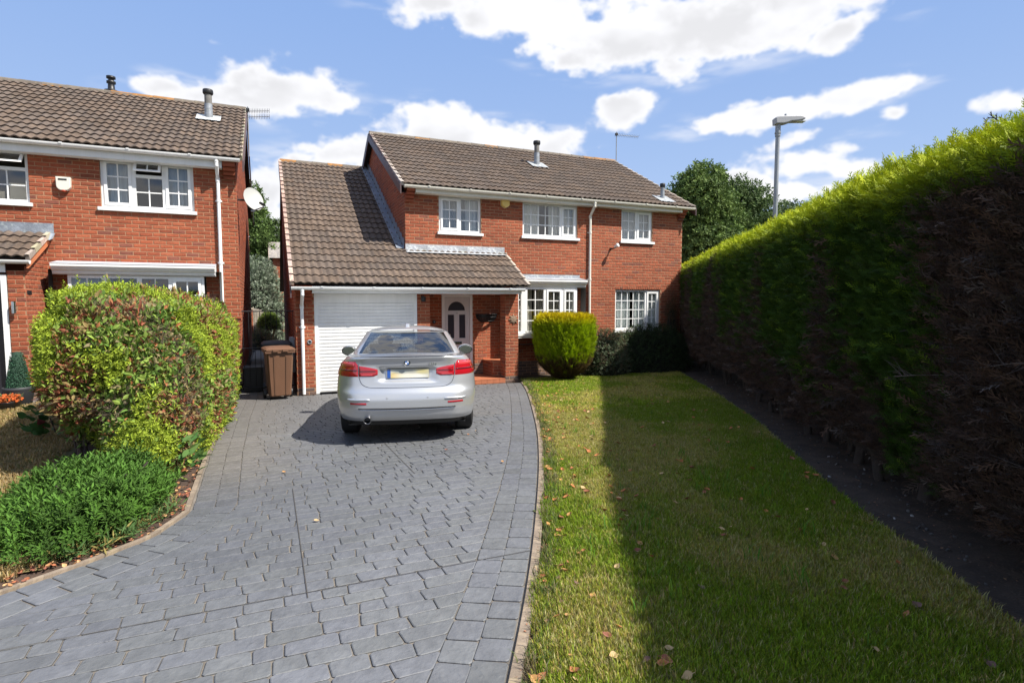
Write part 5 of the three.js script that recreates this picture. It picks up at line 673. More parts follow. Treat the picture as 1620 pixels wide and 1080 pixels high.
// ---- low fresh green shrub in front of it
(function greenShrub() {
  const C = V3(-1.36, 0, -5.4), H = thing('shrub', 'low bushy shrub with fresh narrow green leaves at the corner of the drive', 'shrub', [-1.36, 0.17, -5.4]), L = [];
  const prof = (a) => { const c = Math.cos(a), s = Math.sin(a); return 1 / Math.hypot(c / 0.48, s / 0.8); };
  const surf = (a, v, sc) => { const r = prof(a) * Math.cos(v * 1.5) * sc, y = 0.33 * Math.sin(v * 1.5) * sc, x = C.x + Math.cos(a) * r - 0.1 * Math.sin(a), z = C.z + Math.sin(a) * r; return V3(x, terrain(x, z) + y + 0.02, z); };
  shrubCore(H, (a, v) => surf(a, v, 0.8), [0.02, 0.03, 0.012]);
  for (let i = 0; i < 3600; i++) { const a = R() * 6.283, v = Math.asin(Math.pow(R(), 0.8)) / 1.5, p = surf(a, v, rr(0.76, 1.03) + 0.5 * (fbm3(a * 2, v * 3, 1, 3) - 0.5)), n = p.clone().sub(C).setY(0.35 + v).normalize(), k = rr(0.65, 1.3) * (0.3 + 1.4 * fbm3(p.x * 5, p.y * 5, p.z * 5, 3)); L.push({ p, q: qTo(n.multiplyScalar(0.6).addScaledVector(UP, 0.6).addScaledVector(rndDir(), 0.5).normalize(), R() * 6), s: rr(0.8, 1.7), c: [0.075 * k, 0.165 * k, 0.022 * k] }); }  // noise darkens leaf colour as shaded gaps between the sprigs
  instances('foliage', H, sprigGeo(12, 0.12, 0.05, 0.009, 5), plantM, L);
  for (let i = 0; i < 8; i++) { const a = R() * 6.283; part('stem', H, cyl([C.x, 0.15, C.z], [C.x + Math.cos(a) * 0.4, 0.6, C.z + Math.sin(a) * 0.4], 0.012, 0.006, 6), barkM); }
  const S = [], Hs = thing('plant', 'straggling low weeds with yellow blades along the kerb below the green shrub', 'plant', [-1.15, 0.2, -5.0]); for (let i = 0; i < 260; i++) { const z = rr(-5.5, -4.55), x = xAt(EL, z) - rr(0.12, 0.5); S.push({ p: V3(x, terrain(x, z), z), q: qTo(V3(rr(-0.7, 0.7), rr(0.3, 1), rr(-0.7, 0.7)).normalize(), R() * 6), s: rr(0.5, 1.2), c: R() < 0.25 ? [0.3, 0.25, 0.08] : [0.09, 0.17, 0.05] }); } instances('leaves', Hs, sprigGeo(6, 0.13, 0.09, 0.012, 9), plantM, S); part('stems', Hs, cyl([-1.15, 0.18, -5], [-1.1, 0.35, -4.95], 0.004), barkM);
})();
// ---- golden conifer clipped flat on top
(function goldenConifer() {
  const C = V3(6.62, 0, -12.12), H = thing('conifer', 'rounded golden green conifer clipped flat on top before the bay window', 'shrub', [6.62, 0.0, -12.12]), L = [[], []];
  const pr = [[0.04, 0.2], [0.15, 0.34], [0.3, 0.51], [0.45, 0.6], [0.65, 0.64], [0.9, 0.67], [1.2, 0.67], [1.4, 0.65], [1.5, 0.58], [1.54, 0.46]], rad = (y) => { for (let i = 0; i + 1 < pr.length; i++) if (y <= pr[i + 1][0]) return lerp(pr[i][1], pr[i + 1][1], clamp((y - pr[i][0]) / (pr[i + 1][0] - pr[i][0]))); return 0.4; };
  const surf = (a, y, sc) => { const r = rad(y) * sc * (1 + 0.1 * (fbm3(Math.cos(a) * 2 + 5, y * 1.6, Math.sin(a) * 2, 3) - 0.5)); return V3(C.x + Math.cos(a) * r, y, C.z + Math.sin(a) * r); };
  shrubCore(H, (a, v) => surf(a, 0.04 + v * 1.44, 0.84), [0.03, 0.026, 0.012]); { const g = new G(); for (let i = 0; i < 28; i++) g.tri(surf((i / 28) * 6.283, 1.47, 0.84).toArray(), [C.x, 1.49, C.z], surf(((i + 1) / 28) * 6.283, 1.47, 0.84).toArray(), [0.05, 0.05, 0.01]); part('dark_core', H, g.geo(), twigM); }
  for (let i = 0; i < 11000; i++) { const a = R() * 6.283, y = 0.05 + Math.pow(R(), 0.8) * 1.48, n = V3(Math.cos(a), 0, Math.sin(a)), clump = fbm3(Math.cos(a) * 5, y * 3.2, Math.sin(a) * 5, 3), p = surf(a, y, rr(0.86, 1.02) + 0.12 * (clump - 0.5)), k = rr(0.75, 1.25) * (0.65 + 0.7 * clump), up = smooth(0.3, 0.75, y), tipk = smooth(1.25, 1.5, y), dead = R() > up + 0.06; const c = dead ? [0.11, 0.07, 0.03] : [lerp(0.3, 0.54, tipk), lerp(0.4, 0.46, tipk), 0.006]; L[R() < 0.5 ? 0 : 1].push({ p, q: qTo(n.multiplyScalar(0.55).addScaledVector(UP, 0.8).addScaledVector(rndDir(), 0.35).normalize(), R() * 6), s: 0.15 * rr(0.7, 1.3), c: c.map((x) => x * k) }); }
  for (let i = 0; i < 3000; i++) { const a = R() * 6.283, r = 0.58 * Math.sqrt(R()), k = rr(0.8, 1.2); L[0].push({ p: V3(C.x + Math.cos(a) * r, 1.5 + rr(-0.03, 0.05), C.z + Math.sin(a) * r), q: qTo(V3(rr(-0.5, 0.5), 1, rr(-0.5, 0.5)).normalize(), R() * 6), s: 0.12 * rr(0.7, 1.2), c: [0.52 * k, 0.42 * k, 0.008] }); }
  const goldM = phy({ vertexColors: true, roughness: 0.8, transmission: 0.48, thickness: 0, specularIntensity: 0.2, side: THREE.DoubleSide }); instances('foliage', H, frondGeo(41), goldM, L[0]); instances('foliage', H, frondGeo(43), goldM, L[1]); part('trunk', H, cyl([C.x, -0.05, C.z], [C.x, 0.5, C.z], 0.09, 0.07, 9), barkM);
})();
function looseShrub(name, label, cat, C, rx, rz, h, n, leaf, cols, { size = [0.7, 1.3], core = [0.02, 0.022, 0.012], y0 = 0, low = 0.0, group } = {}) {
  const H = thing(name, label, cat, [C[0], y0, C[1]], group), L = [], surf = (a, v, sc) => { const e = 0.8, r = Math.pow(Math.cos(v * 1.5), e) * (low && v < low ? lerp(0.6, 1, v / low) : 1) * sc * (1 + 0.3 * (fbm3(Math.cos(a) * 1.6 + C[0], v * 3, Math.sin(a) * 1.6, 3) - 0.5)); return V3(C[0] + Math.cos(a) * r * rx, y0 + 0.03 + h * Math.sin(v * 1.5) * sc, C[1] + Math.sin(a) * r * rz); };
  shrubCore(H, (a, v) => surf(a, v, 0.8), core);
  for (let i = 0; i < n; i++) { const a = R() * 6.283, v = Math.asin(Math.pow(R(), 0.75)) / 1.5, p = surf(a, v, rr(0.74, 1.04)), d = p.clone().sub(V3(C[0], y0 + h * 0.3, C[1])).normalize().multiplyScalar(0.6).addScaledVector(UP, 0.3).addScaledVector(rndDir(), 0.7).normalize(), k = rr(0.7, 1.3), c = cols[Math.floor(R() * cols.length)]; L.push({ p, q: qTo(d, R() * 6), s: rr(...size), c: c.map((x) => x * k) }); }
  instances('foliage', H, leaf, plantM, L); for (let i = 0; i < 5; i++) { const a = R() * 6.283; part('stem', H, cyl([C[0] + Math.cos(a) * 0.05, y0 - 0.05, C[1] + Math.sin(a) * 0.05], [C[0] + Math.cos(a) * rx * 0.4, y0 + h * 0.55, C[1] + Math.sin(a) * rz * 0.4], 0.022, 0.012, 6), barkM); } return H;
}
looseShrub('shrub', 'grey green bushy shrub between the golden conifer and the ground floor window', 'shrub', [8.05, -12.45], 0.72, 0.5, 1.12, 2600, sprigGeo(7, 0.09, 0.05, 0.016, 51), [[0.1, 0.13, 0.07], [0.16, 0.19, 0.12], [0.07, 0.1, 0.04], [0.13, 0.1, 0.06]]);
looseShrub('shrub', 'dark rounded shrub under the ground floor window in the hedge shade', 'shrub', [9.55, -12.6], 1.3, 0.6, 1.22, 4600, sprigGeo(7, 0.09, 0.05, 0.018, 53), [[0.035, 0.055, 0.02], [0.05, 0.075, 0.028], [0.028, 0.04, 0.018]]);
looseShrub('shrub', 'added dark low shrub hiding the sunlit gap between the house corner and the hedge end', 'shrub', [12.0, -14.4], 0.8, 0.6, 1.3, 1800, sprigGeo(7, 0.09, 0.05, 0.018, 57), [[0.03, 0.05, 0.018], [0.045, 0.065, 0.025]]);  // added shrub, covers the sunlit ground past the hedge end
looseShrub('climber', 'dry brown climbing plant on the wall right of the ground floor window', 'plant', [10.72, -13.18], 0.28, 0.1, 2.1, 900, twigGeo(61), [[0.18, 0.1, 0.06], [0.12, 0.07, 0.05], [0.1, 0.09, 0.03]], { size: [0.1, 0.2] });
// ---- trees beyond
function tree(label, x, z, y0, h, r, n, cols, leaf, { trunkH = 0.32, group, lobes = 9, seedk = 1 } = {}) {
  const t = thing('tree', label, 'tree', [x, y0, z], group), L = [], blobs = [], q = rngOf(900 + seedk * 77);
  const ch = h * (1 - trunkH * 0.72);
  for (let i = 0; i < lobes; i++) { const f = (i + 0.5) / lobes, a = i * 2.4 + q(), yy = y0 + h - ch + ch * (0.12 + 0.78 * f), w = Math.sin(Math.PI * (0.2 + 0.75 * f)), rad = r * (0.44 + 0.22 * q()) * (0.65 + 0.45 * w); blobs.push([x + Math.cos(a) * r * 0.62 * w * (0.4 + 0.6 * q()), yy, z + Math.sin(a) * r * 0.62 * w * (0.4 + 0.6 * q()), rad]); }
  blobs.push([x, y0 + h - r * 0.42, z, r * 0.42]);
  part('trunk', t, merged([cyl([x, y0 - 0.1, z], [x, y0 + h * 0.55, z], h * 0.028, h * 0.014, 9)]), barkM);
  for (const b of blobs) part('limb', t, cyl([x, y0 + h * 0.28, z], [lerp(x, b[0], 0.85), lerp(y0 + h * 0.28, b[1], 0.85), lerp(z, b[2], 0.85)], h * 0.01, h * 0.004, 6), barkM);
  const tot = blobs.reduce((s, b) => s + b[3] * b[3], 0);
  for (const b of blobs) { const m = Math.round((n * b[3] * b[3]) / tot); for (let i = 0; i < m; i++) { const d = rndDir(), nn = fbm3(b[0] + d.x * 2.2, b[1] + d.y * 2.2, b[2] + d.z * 2.2, 3), rad = b[3] * (0.62 + 0.42 * Math.pow(R(), 0.6)) * (0.78 + 0.5 * nn); const p = V3(b[0] + d.x * rad, b[1] + d.y * rad * 0.9, b[2] + d.z * rad); const k = rr(0.65, 1.3), c = cols[Math.floor(R() * cols.length)]; L.push({ p, q: qTo(d.multiplyScalar(0.6).addScaledVector(rndDir(), 0.8).normalize(), R() * 6), s: rr(0.7, 1.35), c: c.map((v) => v * k) }); } }
  const m = instances('crown', t, leaf, plantM, L); void m; return t;
}
const treeLeaf = sprigGeo(6, 0.2, 0.16, 0.075, 71), smallLeaf = sprigGeo(7, 0.15, 0.11, 0.05, 73);
tree('tall leafy tree beyond the hedge, nearest to the right end of the roof', 19.3, -21.7, -0.2, 8.7, 2.5, 13000, [[0.13, 0.2, 0.05], [0.09, 0.145, 0.04], [0.16, 0.23, 0.06]], treeLeaf, { seedk: 1, lobes: 14, trunkH: 0.12 });
tree('broad dark tree beyond the hedge, between the tall tree and the street lamp', 22.6, -23.0, -0.2, 8.2, 2.9, 13000, [[0.085, 0.135, 0.04], [0.06, 0.1, 0.03], [0.11, 0.165, 0.05]], treeLeaf, { seedk: 2, lobes: 14, trunkH: 0.12 });
tree('paler small tree beyond the hedge, behind the street lamp', 27.2, -23.6, -0.2, 7.6, 2.2, 6000, [[0.14, 0.19, 0.07], [0.1, 0.15, 0.05], [0.17, 0.22, 0.1]], treeLeaf, { seedk: 3, lobes: 11, trunkH: 0.15 });
tree('far tree just showing over the right slope of the house roof', 19.0, -33, -0.2, 10.6, 2.6, 5000, [[0.1, 0.14, 0.05], [0.07, 0.11, 0.035]], treeLeaf, { seedk: 4, lobes: 10 });
tree('tall lime green leafed tree filling the gap between the two houses', -1.0, -35.5, -0.2, 8.8, 2.0, 7500, [[0.1, 0.16, 0.04], [0.065, 0.11, 0.028], [0.13, 0.2, 0.05]], treeLeaf, { seedk: 5, lobes: 13, trunkH: 0.15 });
tree('low dark tree in the gap, beside the garage roof verge', 0.7, -39, -0.2, 7.2, 2.0, 5000, [[0.05, 0.085, 0.025], [0.08, 0.12, 0.035]], treeLeaf, { seedk: 6, lobes: 10, trunkH: 0.15 });
looseShrub('shrub', 'large silver green shrub at the end of the passage between the houses', 'shrub', [-0.35, -28.5], 1.15, 0.9, 3.75, 4200, sprigGeo(8, 0.16, 0.1, 0.03, 81), [[0.26, 0.31, 0.22], [0.18, 0.23, 0.15], [0.33, 0.37, 0.28]], {});
looseShrub('shrub', 'bright green bush with bare stems behind the brown bin', 'shrub', [0.0, -25.6], 0.42, 0.35, 0.7, 1100, sprigGeo(8, 0.08, 0.05, 0.016, 83), [[0.14, 0.22, 0.03], [0.1, 0.16, 0.03], [0.2, 0.25, 0.05]], { y0: 0.72 });
{ const b = scene.children.filter((o) => o.userData.label && o.userData.label.startsWith('bright green bush'))[0]; for (let i = 0; i < 6; i++) part('bare_stem', b, cyl([0 + rr(-0.1, 0.1), 0, -25.5], [0 + rr(-0.3, 0.3), 1.0, -25.5 + rr(-0.2, 0.2)], 0.02, 0.011, 6), std({ rgb: [0.3, 0.22, 0.12], roughness: 0.9 })); }
looseShrub('shrub', 'low ground shrub with brown leaves at the foot of the passage fence', 'shrub', [-0.3, -24.6], 0.45, 0.35, 0.75, 600, sprigGeo(6, 0.1, 0.06, 0.02, 85), [[0.13, 0.12, 0.05], [0.2, 0.13, 0.07], [0.08, 0.12, 0.04]], {});

// ---------------------------------------------------------------- silver saloon on the drive
(function car() {
  const C = thing('parked_car', 'silver saloon car seen from behind, parked on the drive facing the garage door', 'car', [1.79, 0.112, -7.89]); roots.set(C, V3(0, 0, 0));
  C.rotation.order = 'YXZ'; C.rotation.set(-0.025, -0.232, 0);
  const tab = (T, y) => { if (y <= T[0][0]) return T[0].slice(1); for (let i = 0; i + 1 < T.length; i++) if (y <= T[i + 1][0]) { const t = (y - T[i][0]) / (T[i + 1][0] - T[i][0]); return T[i].slice(1).map((v, k) => lerp(v, T[i + 1][k + 1], t)); } return T[T.length - 1].slice(1); };
  // height, half width, how far forward of the rearmost point
  const B = [[0.2, 0.8, 0.16], [0.3, 0.855, 0.1], [0.36, 0.87, 0.035], [0.46, 0.885, 0.004], [0.58, 0.897, 0.0], [0.66, 0.902, 0.022]].concat([[0.7, 0.903, 0.05], [0.74, 0.902, 0.066], [0.82, 0.897, 0.08], [0.92, 0.88, 0.092], [1.01, 0.845, 0.094], [1.06, 0.81, 0.08], [1.09, 0.785, 0.058], [1.105, 0.765, 0.062]]);
  const RO = 1.03, L = 4.62;    // rear overhang, length
  const W = (y) => tab(B, y)[0], zr = (y) => tab(B, y)[1];
  const dent = (x, y) => 0.045 * smooth(0.345, 0.3, Math.abs(x)) * smooth(0.79, 0.815, y) * smooth(0.985, 0.955, y);   // number plate recess
  const back = (x, y) => { const w = W(y), a = Math.min(Math.abs(x), w), t = Math.max(0, (a - (w - 0.36)) / 0.36); return zr(y) + 0.075 * pow2(a / w) + 0.42 * (1 - Math.sqrt(Math.max(0, 1 - Math.pow(t, 2.3)))) + dent(x, y); };
  const P = (x, y, zf) => [x, y, RO - zf];
  const paint = phy({ rgb: [0.52, 0.53, 0.545], metalness: 0.62, roughness: 0.33, clearcoat: 1, clearcoatRoughness: 0.04 });
  const dark = phy({ rgb: [0.012, 0.013, 0.016], roughness: 0.08, clearcoat: 1 }), plastic = std({ rgb: [0.015, 0.015, 0.016], roughness: 0.6 }), red = phy({ rgb: [0.34, 0.008, 0.014], roughness: 0.12, clearcoat: 1, clearcoatRoughness: 0.03 }), redDark = phy({ rgb: [0.09, 0.006, 0.01], roughness: 0.1, clearcoat: 1 }), redPale = phy({ rgb: [0.5, 0.05, 0.06], roughness: 0.1, clearcoat: 1 });
  const indexed = (rows, closed) => { const pos = [], idx = [], n = rows[0].length; rows.forEach((r) => r.forEach((p) => pos.push(...p))); for (let j = 0; j + 1 < rows.length; j++) for (let i = 0; i + 1 < n; i++) { const a = j * n + i, b = a + 1, c = a + n, d = c + 1; if (closed && closed(j, i)) continue; idx.push(a, b, d, a, d, c); } const g = new THREE.BufferGeometry(); g.setAttribute('position', new THREE.Float32BufferAttribute(pos, 3)); g.setAttribute('uv', new THREE.Float32BufferAttribute(new Float32Array((pos.length / 3) * 2), 2)); g.setIndex(idx); g.computeVertexNormals(); return g; };
  const arch = (z, y) => { for (const za of [RO, RO + 2.81]) { const d = Math.abs(z - za); if (d < 0.37) { const top = 0.325 + Math.sqrt(0.37 * 0.37 - d * d); return y < top ? null : y; } } return y; };
  const drop = (z) => lerp(1, 0.74, smooth(3.0, 4.7, z));
  const ring = (y) => {   // plan outline at a height, right front round the back to left front
    const w = W(y), right = [], q = [], N = 26; for (let i = 0; i <= N; i++) { const f = Math.sin((i / N) * Math.PI * 0.5); q.push([w * f, back(w * f, y)]); }
    const z0 = q[N][1], zs = []; for (let i = 1; i <= 44; i++) zs.push(lerp(z0, 3.85, i / 44)); right.push(...q); for (const z of zs) right.push([w, z]);
    for (let i = 1; i <= 12; i++) { const a = (i / 12) * Math.PI * 0.5; right.push([w * Math.pow(Math.cos(a), 0.8), 3.85 + (L - 3.85 - 0.06 * Math.abs(y - 0.55)) * Math.sin(a)]); }
    const fix = ([x, z], s) => { let yy = y; for (const za of [RO, RO + 2.81]) { const d = Math.abs(z - za); if (x > w * 0.9 && d < 0.38) { const top = 0.325 + Math.sqrt(Math.max(0, 0.38 * 0.38 - d * d)); yy = Math.max(yy, top + (y - 0.2) * 0.02); } } yy = 0.2 + (yy - 0.2) * drop(z); return P(s * x, yy, z); };
    return [...right.slice(1).reverse().map((p) => fix(p, 1)), ...right.map((p) => fix(p, -1))]; };
  const ys = []; for (let y = 0.31; y < 1.1; y += 0.0198) ys.push(y); ys.push(1.1, 1.105);
  part('body', C, indexed(ys.map(ring)), paint);
  part('lower_valance', C, indexed([0.24, 0.27, 0.3, 0.3095].map((y) => ring(y).map((p) => [p[0] * 0.97, p[1], p[2] - 0.05 * Math.sign(p[2])]))), plastic);
  part('underside', C, new THREE.BoxGeometry(1.5, 0.02, 3.9).translate(0, 0.23, RO - 2.3), plastic);
  // boot lid top, wings and bonnet in one skin
  { const rows = [], zs = [0, 0.02, 0.05, 0.1, 0.2, 0.32, 0.45, 0.6, 0.9, 1.5, 2.2, 2.9, 3.2, 3.5, 3.85, 4.1, 4.3, 4.45, 4.55]; const w = 0.765; for (const dz of zs) { const row = []; for (let i = -14; i <= 14; i++) { const f = Math.sin((i / 14) * Math.PI * 0.5), x = w * f * (dz > 3.85 ? Math.pow(Math.max(0, Math.cos(Math.asin(clamp((dz - 3.85) / 0.75)))), 0.8) : 1), zb = Math.max(back(w * f, 1.105), 0) * (1 - smooth(0, 0.6, dz)) + dz + 0.062 * smooth(0, 0.6, dz); const y = 1.105 + 0.02 * smooth(0, 0.5, dz) * (1 - pow2(f)) + 0.012 * (1 - f * f) * (1 - smooth(0, 0.12, dz)); row.push(P(x, 0.2 + (y - 0.2) * drop(zb), zb)); } rows.push(row); } part('boot_and_bonnet', C, indexed(rows), paint); }
  // greenhouse
  const gw = (h) => lerp(0.735, 0.6, Math.pow(h, 1.1)), gy = (h) => 1.1 + 0.285 * h, gr = (h) => 0.53 + 0.8 * h - 0.03 * Math.sin(h * Math.PI), gf = (h) => 3.15 - 0.85 * h;
  const gback = (x, h) => { const w = gw(h), a = Math.abs(x), t = Math.max(0, (a - (w - 0.2)) / 0.2); return gr(h) + 0.09 * pow2(a / w) + 0.26 * (1 - Math.sqrt(Math.max(0, 1 - Math.pow(t, 2.2)))); };
  const gring = (h) => { const w = gw(h), r = []; const N = 22; for (let i = 0; i <= N; i++) { const x = w * Math.sin((i / N) * Math.PI * 0.5); r.push([x, gback(x, h)]); } const z0 = r[N][1]; for (let i = 1; i <= 10; i++) r.push([w, lerp(z0, gf(h) - 0.3, i / 10)]); for (let i = 1; i <= 12; i++) { const a = (i / 12) * Math.PI * 0.5; r.push([w * Math.pow(Math.cos(a), 0.6), gf(h) - 0.3 + 0.3 * Math.sin(a)]); } return r; };
  const hs = [0, 0.06, 0.12, 0.3, 0.5, 0.7, 0.9, 0.97, 1], full = (h) => { const r = gring(h); return [...r.slice(1).reverse().map(([x, z]) => P(x, gy(h), z)), ...r.map(([x, z]) => P(-x, gy(h), z))]; };
  const n = gring(0).length, nTot = 2 * n - 1, mid = n - 1;
  const rearHole = (i) => Math.abs(i + 0.5 - mid) < 15, frontHole = (i) => i < 11 || i >= nTot - 12, sideHole = (i) => { const k = Math.abs(i + 0.5 - mid); return k > 22.5 && k < 31.5; };
  part('pillars', C, indexed(hs.map(full), (j, i) => j >= 1 && j <= 6 && (rearHole(i) || frontHole(i) || sideHole(i))), paint);
  const sub = (name, test, mat, off) => { const rows = [0.06, 0.12, 0.3, 0.5, 0.7, 0.9, 0.97].map((h) => { const f = full(h); return f.filter((_, i) => test(i)).map((p) => [p[0] * off, p[1], p[2]]); }); part(name, C, indexed(rows), mat); };
  const tint = phy({ rgb: [0.11, 0.125, 0.14], roughness: 0.0, transmission: 1, thickness: 0, ior: 1.75 });
  const bodyGlass = phy({ rgb: [0.75, 0.78, 0.78], roughness: 0, transmission: 1, thickness: 0, ior: 1.5 });
  sub('rear_window', (i) => Math.abs(i - mid) <= 15, tint, 1); sub('windscreen', (i) => i <= 11, bodyGlass, 1); sub('windscreen', (i) => i >= nTot - 12, bodyGlass, 1); sub('side_window', (i) => i >= mid - 32 && i <= mid - 22, dark, 1); sub('side_window', (i) => i <= mid + 32 && i >= mid + 22, dark, 1);
  { const rows = []; for (let k = 0; k <= 16; k++) { const t = k / 16, row = []; for (let i = -14; i <= 14; i++) { const f = Math.sin((i / 14) * Math.PI * 0.5), x = gw(1) * f, z = lerp(gback(x, 1), gf(1) - 0.3 + 0.3 * Math.sqrt(Math.max(0, 1 - Math.pow(Math.abs(f), 3.3))), t); row.push(P(x, gy(1) + 0.088 * (1 - pow2(f) * pow2(f) * 0.6 - 0.4 * f * f) * Math.pow(Math.sin(Math.PI * lerp(0.04, 0.96, t)), 0.45), z)); } rows.push(row); } part('roof', C, indexed(rows), paint); }
  { const s = new THREE.Shape(); s.moveTo(0, 0); s.quadraticCurveTo(0.06, 0.05, 0.13, 0.055); s.lineTo(0.16, 0); s.lineTo(0, 0); const e = new THREE.ExtrudeGeometry(s, { depth: 0.03, bevelEnabled: true, bevelSize: 0.006, bevelThickness: 0.014, bevelSegments: 2 }); e.rotateY(Math.PI / 2); e.translate(-0.015, gy(1) + 0.06, RO - 1.5); part('aerial_fin', C, e, paint); }
  // inside
  const trim = std({ rgb: [0.03, 0.03, 0.034], roughness: 0.9 });
  const rb = (x, y, z, w, h, d) => new THREE.BoxGeometry(w, h, d, 1, 1, 1).translate(x, y, RO - z);
  part('parcel_shelf', C, rb(0, 1.09, 0.95, 1.3, 0.02, 0.9), trim); for (const s of [-1, 1]) { part('seat', C, merged([rb(s * 0.36, 0.92, 2.3, 0.5, 0.5, 0.12)]), trim); part('headrest', C, new THREE.SphereGeometry(1, 14, 10).scale(0.12, 0.1, 0.05).translate(s * 0.36, 1.22, RO - 2.25), trim); part('headrest', C, new THREE.SphereGeometry(1, 14, 10).scale(0.11, 0.04, 0.05).translate(s * 0.34, 1.11, RO - 1.35), trim); }
  part('dashboard', C, rb(0, 1.0, 2.95, 1.3, 0.18, 0.4), trim); part('rear_view_mirror', C, rb(0, 1.3, 2.55, 0.24, 0.06, 0.03), trim); part('floor_pan', C, rb(0, 0.7, 1.8, 1.3, 0.02, 2.4), trim);
  // patches that lie on the rear skin
  const patch2 = (xa, xb, lo, hi, off, nx = 18, ny = 7) => { const rows = []; for (let j = 0; j <= ny; j++) { const row = []; for (let i = 0; i <= nx; i++) { const x0 = lerp(xa, xb, i / nx), a = Math.abs(x0), s = Math.sign(x0), y = lerp(lo(a), hi(a), j / ny), w = W(y), x = Math.min(a, w - 0.0005), e = Math.min(j, ny - j, i, nx - i) > 0 ? 1 : 0.15, over = Math.max(0, a - w + 0.0005); row.push(P(s * (x + off * e * smooth(w - 0.25, w, x)), y, back(x, y) - off * e + over * 1.2)); } rows.push(row); } return indexed(rows); };
  for (const s of [-1, 1]) {
    const lamp = part('tail_light', C), lo = (a) => 0.866 + 0.022 * smooth(0.42, 0.355, a), hi = (a) => (a < 0.6 ? lerp(0.95, 1.0, Math.pow(clamp((a - 0.36) / 0.24), 0.7)) : lerp(1.052, 1.035, smooth(0.62, 0.95, a)));
    const A = (a, b, l, h, o, m, nm) => part(nm, lamp, patch2(s * a, s * b, l, h, o), m);
    A(0.362, 0.592, lo, hi, 0.01, red, 'lens'); A(0.602, 0.935, lo, (a) => (a < 0.64 ? lerp(1.0, 1.052, smooth(0.602, 0.64, a)) : hi(a)), 0.01, red, 'lens');
    A(0.38, 0.588, (a) => 0.925, (a) => 0.94, 0.013, redDark, 'dark_band'); A(0.606, 0.91, () => 0.93, () => 0.955, 0.013, redDark, 'dark_band'); A(0.42, 0.575, () => 0.877, () => 0.892, 0.013, redPale, 'reverse_lamp'); A(0.64, 0.9, () => 0.99, () => 1.035, 0.012, redPale, 'indicator');
    part('reflector', C, patch2(s * 0.5, s * 0.7, (a) => 0.522 + 0.02 * (a - 0.5), (a) => 0.547 + 0.02 * (a - 0.5), 0.006, 10, 3), red); part('reflector_surround', C, patch2(s * 0.46, s * 0.74, (a) => 0.572, (a) => 0.6, 0.012, 12, 3), paint);
    const m = part('door_mirror', C); part('shell', m, new THREE.SphereGeometry(1, 18, 12).scale(0.125, 0.085, 0.085).translate(s * 0.945, 1.055, RO - 2.42), paint); part('mirror_glass', m, new THREE.CircleGeometry(1, 20).scale(0.1, 0.065, 1).translate(s * 0.945, 1.055, RO - 2.42 + 0.088), std({ rgb: [0.25, 0.27, 0.27], metalness: 0.9, roughness: 0.06 })); part('mirror_rim', m, new THREE.TorusGeometry(1, 0.07, 6, 20).scale(0.108, 0.072, 0.12).translate(s * 0.945, 1.055, RO - 2.42 + 0.079), plastic); part('arm', m, rb(s * 0.84, 1.02, 2.43, 0.12, 0.035, 0.06), plastic);
    for (const zz of [0, -2.81]) { const wl = part('wheel', C), pr = [[0.2, -0.112], [0.225, -0.118], [0.29, -0.116], [0.312, -0.1], [0.32, -0.08], [0.322, 0], [0.32, 0.08], [0.312, 0.1], [0.29, 0.116], [0.225, 0.118], [0.2, 0.112]].map((p) => new THREE.Vector2(p[0], p[1])), ty = new THREE.LatheGeometry(pr, 44); ty.rotateZ(Math.PI / 2); ty.translate(s * 0.782, 0.32, zz); part('tyre', wl, ty, std({ rgb: [0.018, 0.018, 0.019], roughness: 0.85, bumpMap: T.fine, bumpScale: 0.004 })); const sp = []; for (let k = 0; k < 10; k++) { const b = new THREE.BoxGeometry(0.02, 0.17, 0.032); b.translate(0, 0.115, 0); b.rotateX((k / 10) * 6.283); b.translate(s * 0.885, 0.32, zz); sp.push(b); } const rim = new THREE.CylinderGeometry(0.212, 0.212, 0.2, 32, 1, true); rim.rotateZ(Math.PI / 2); rim.translate(s * 0.785, 0.32, zz); sp.push(rim, cyl([s * 0.87, 0.32, zz], [s * 0.9, 0.32, zz], 0.05, 0.04, 16)); part('rim', wl, merged(sp), M.galv); }
  }
  part('wheel_well', C, merged([rb(0, 0.5, RO, 1.74, 0.36, 0.7)]), plastic);
  // shut line of the boot lid, trim, exhaust
  const line = (pts, r, mat, name, off = 0.002) => part(name, C, tube(pts.map(([x, y]) => P(x, y, back(x, y) - off)), r, 60, 5), mat);
  line([[-0.6, 1.02], [-0.597, 0.9], [-0.585, 0.84], [-0.555, 0.775], [-0.48, 0.735], [-0.3, 0.726], [0, 0.724], [0.3, 0.726], [0.48, 0.735], [0.555, 0.775], [0.585, 0.84], [0.597, 0.9], [0.6, 1.02]], 0.0035, plastic, 'shut_line', 0.0);
  line([[-0.6, 0.474], [-0.3, 0.47], [0, 0.469], [0.3, 0.47], [0.6, 0.474]], 0.009, plastic, 'bumper_groove'); line([[-0.59, 0.459], [-0.3, 0.455], [0, 0.454], [0.3, 0.455], [0.59, 0.459]], 0.005, M.chrome, 'bumper_trim', 0.006);
  part('exhaust', C, merged([cyl([-0.49, 0.335, RO + 0.0], [-0.49, 0.335, RO - 0.3], 0.043, 0.043, 20, true), new THREE.TorusGeometry(0.043, 0.006, 8, 24).translate(-0.49, 0.335, RO + 0.0)]), std({ rgb: [0.2, 0.2, 0.21], metalness: 0.9, roughness: 0.25, side: THREE.DoubleSide }));
  for (const x of [-0.62, -0.25, 0.25, 0.62]) part('parking_sensor', C, new THREE.CylinderGeometry(0.011, 0.011, 0.004, 14).rotateX(Math.PI / 2).translate(x, 0.6, RO - back(x, 0.6) + 0.001), paint);
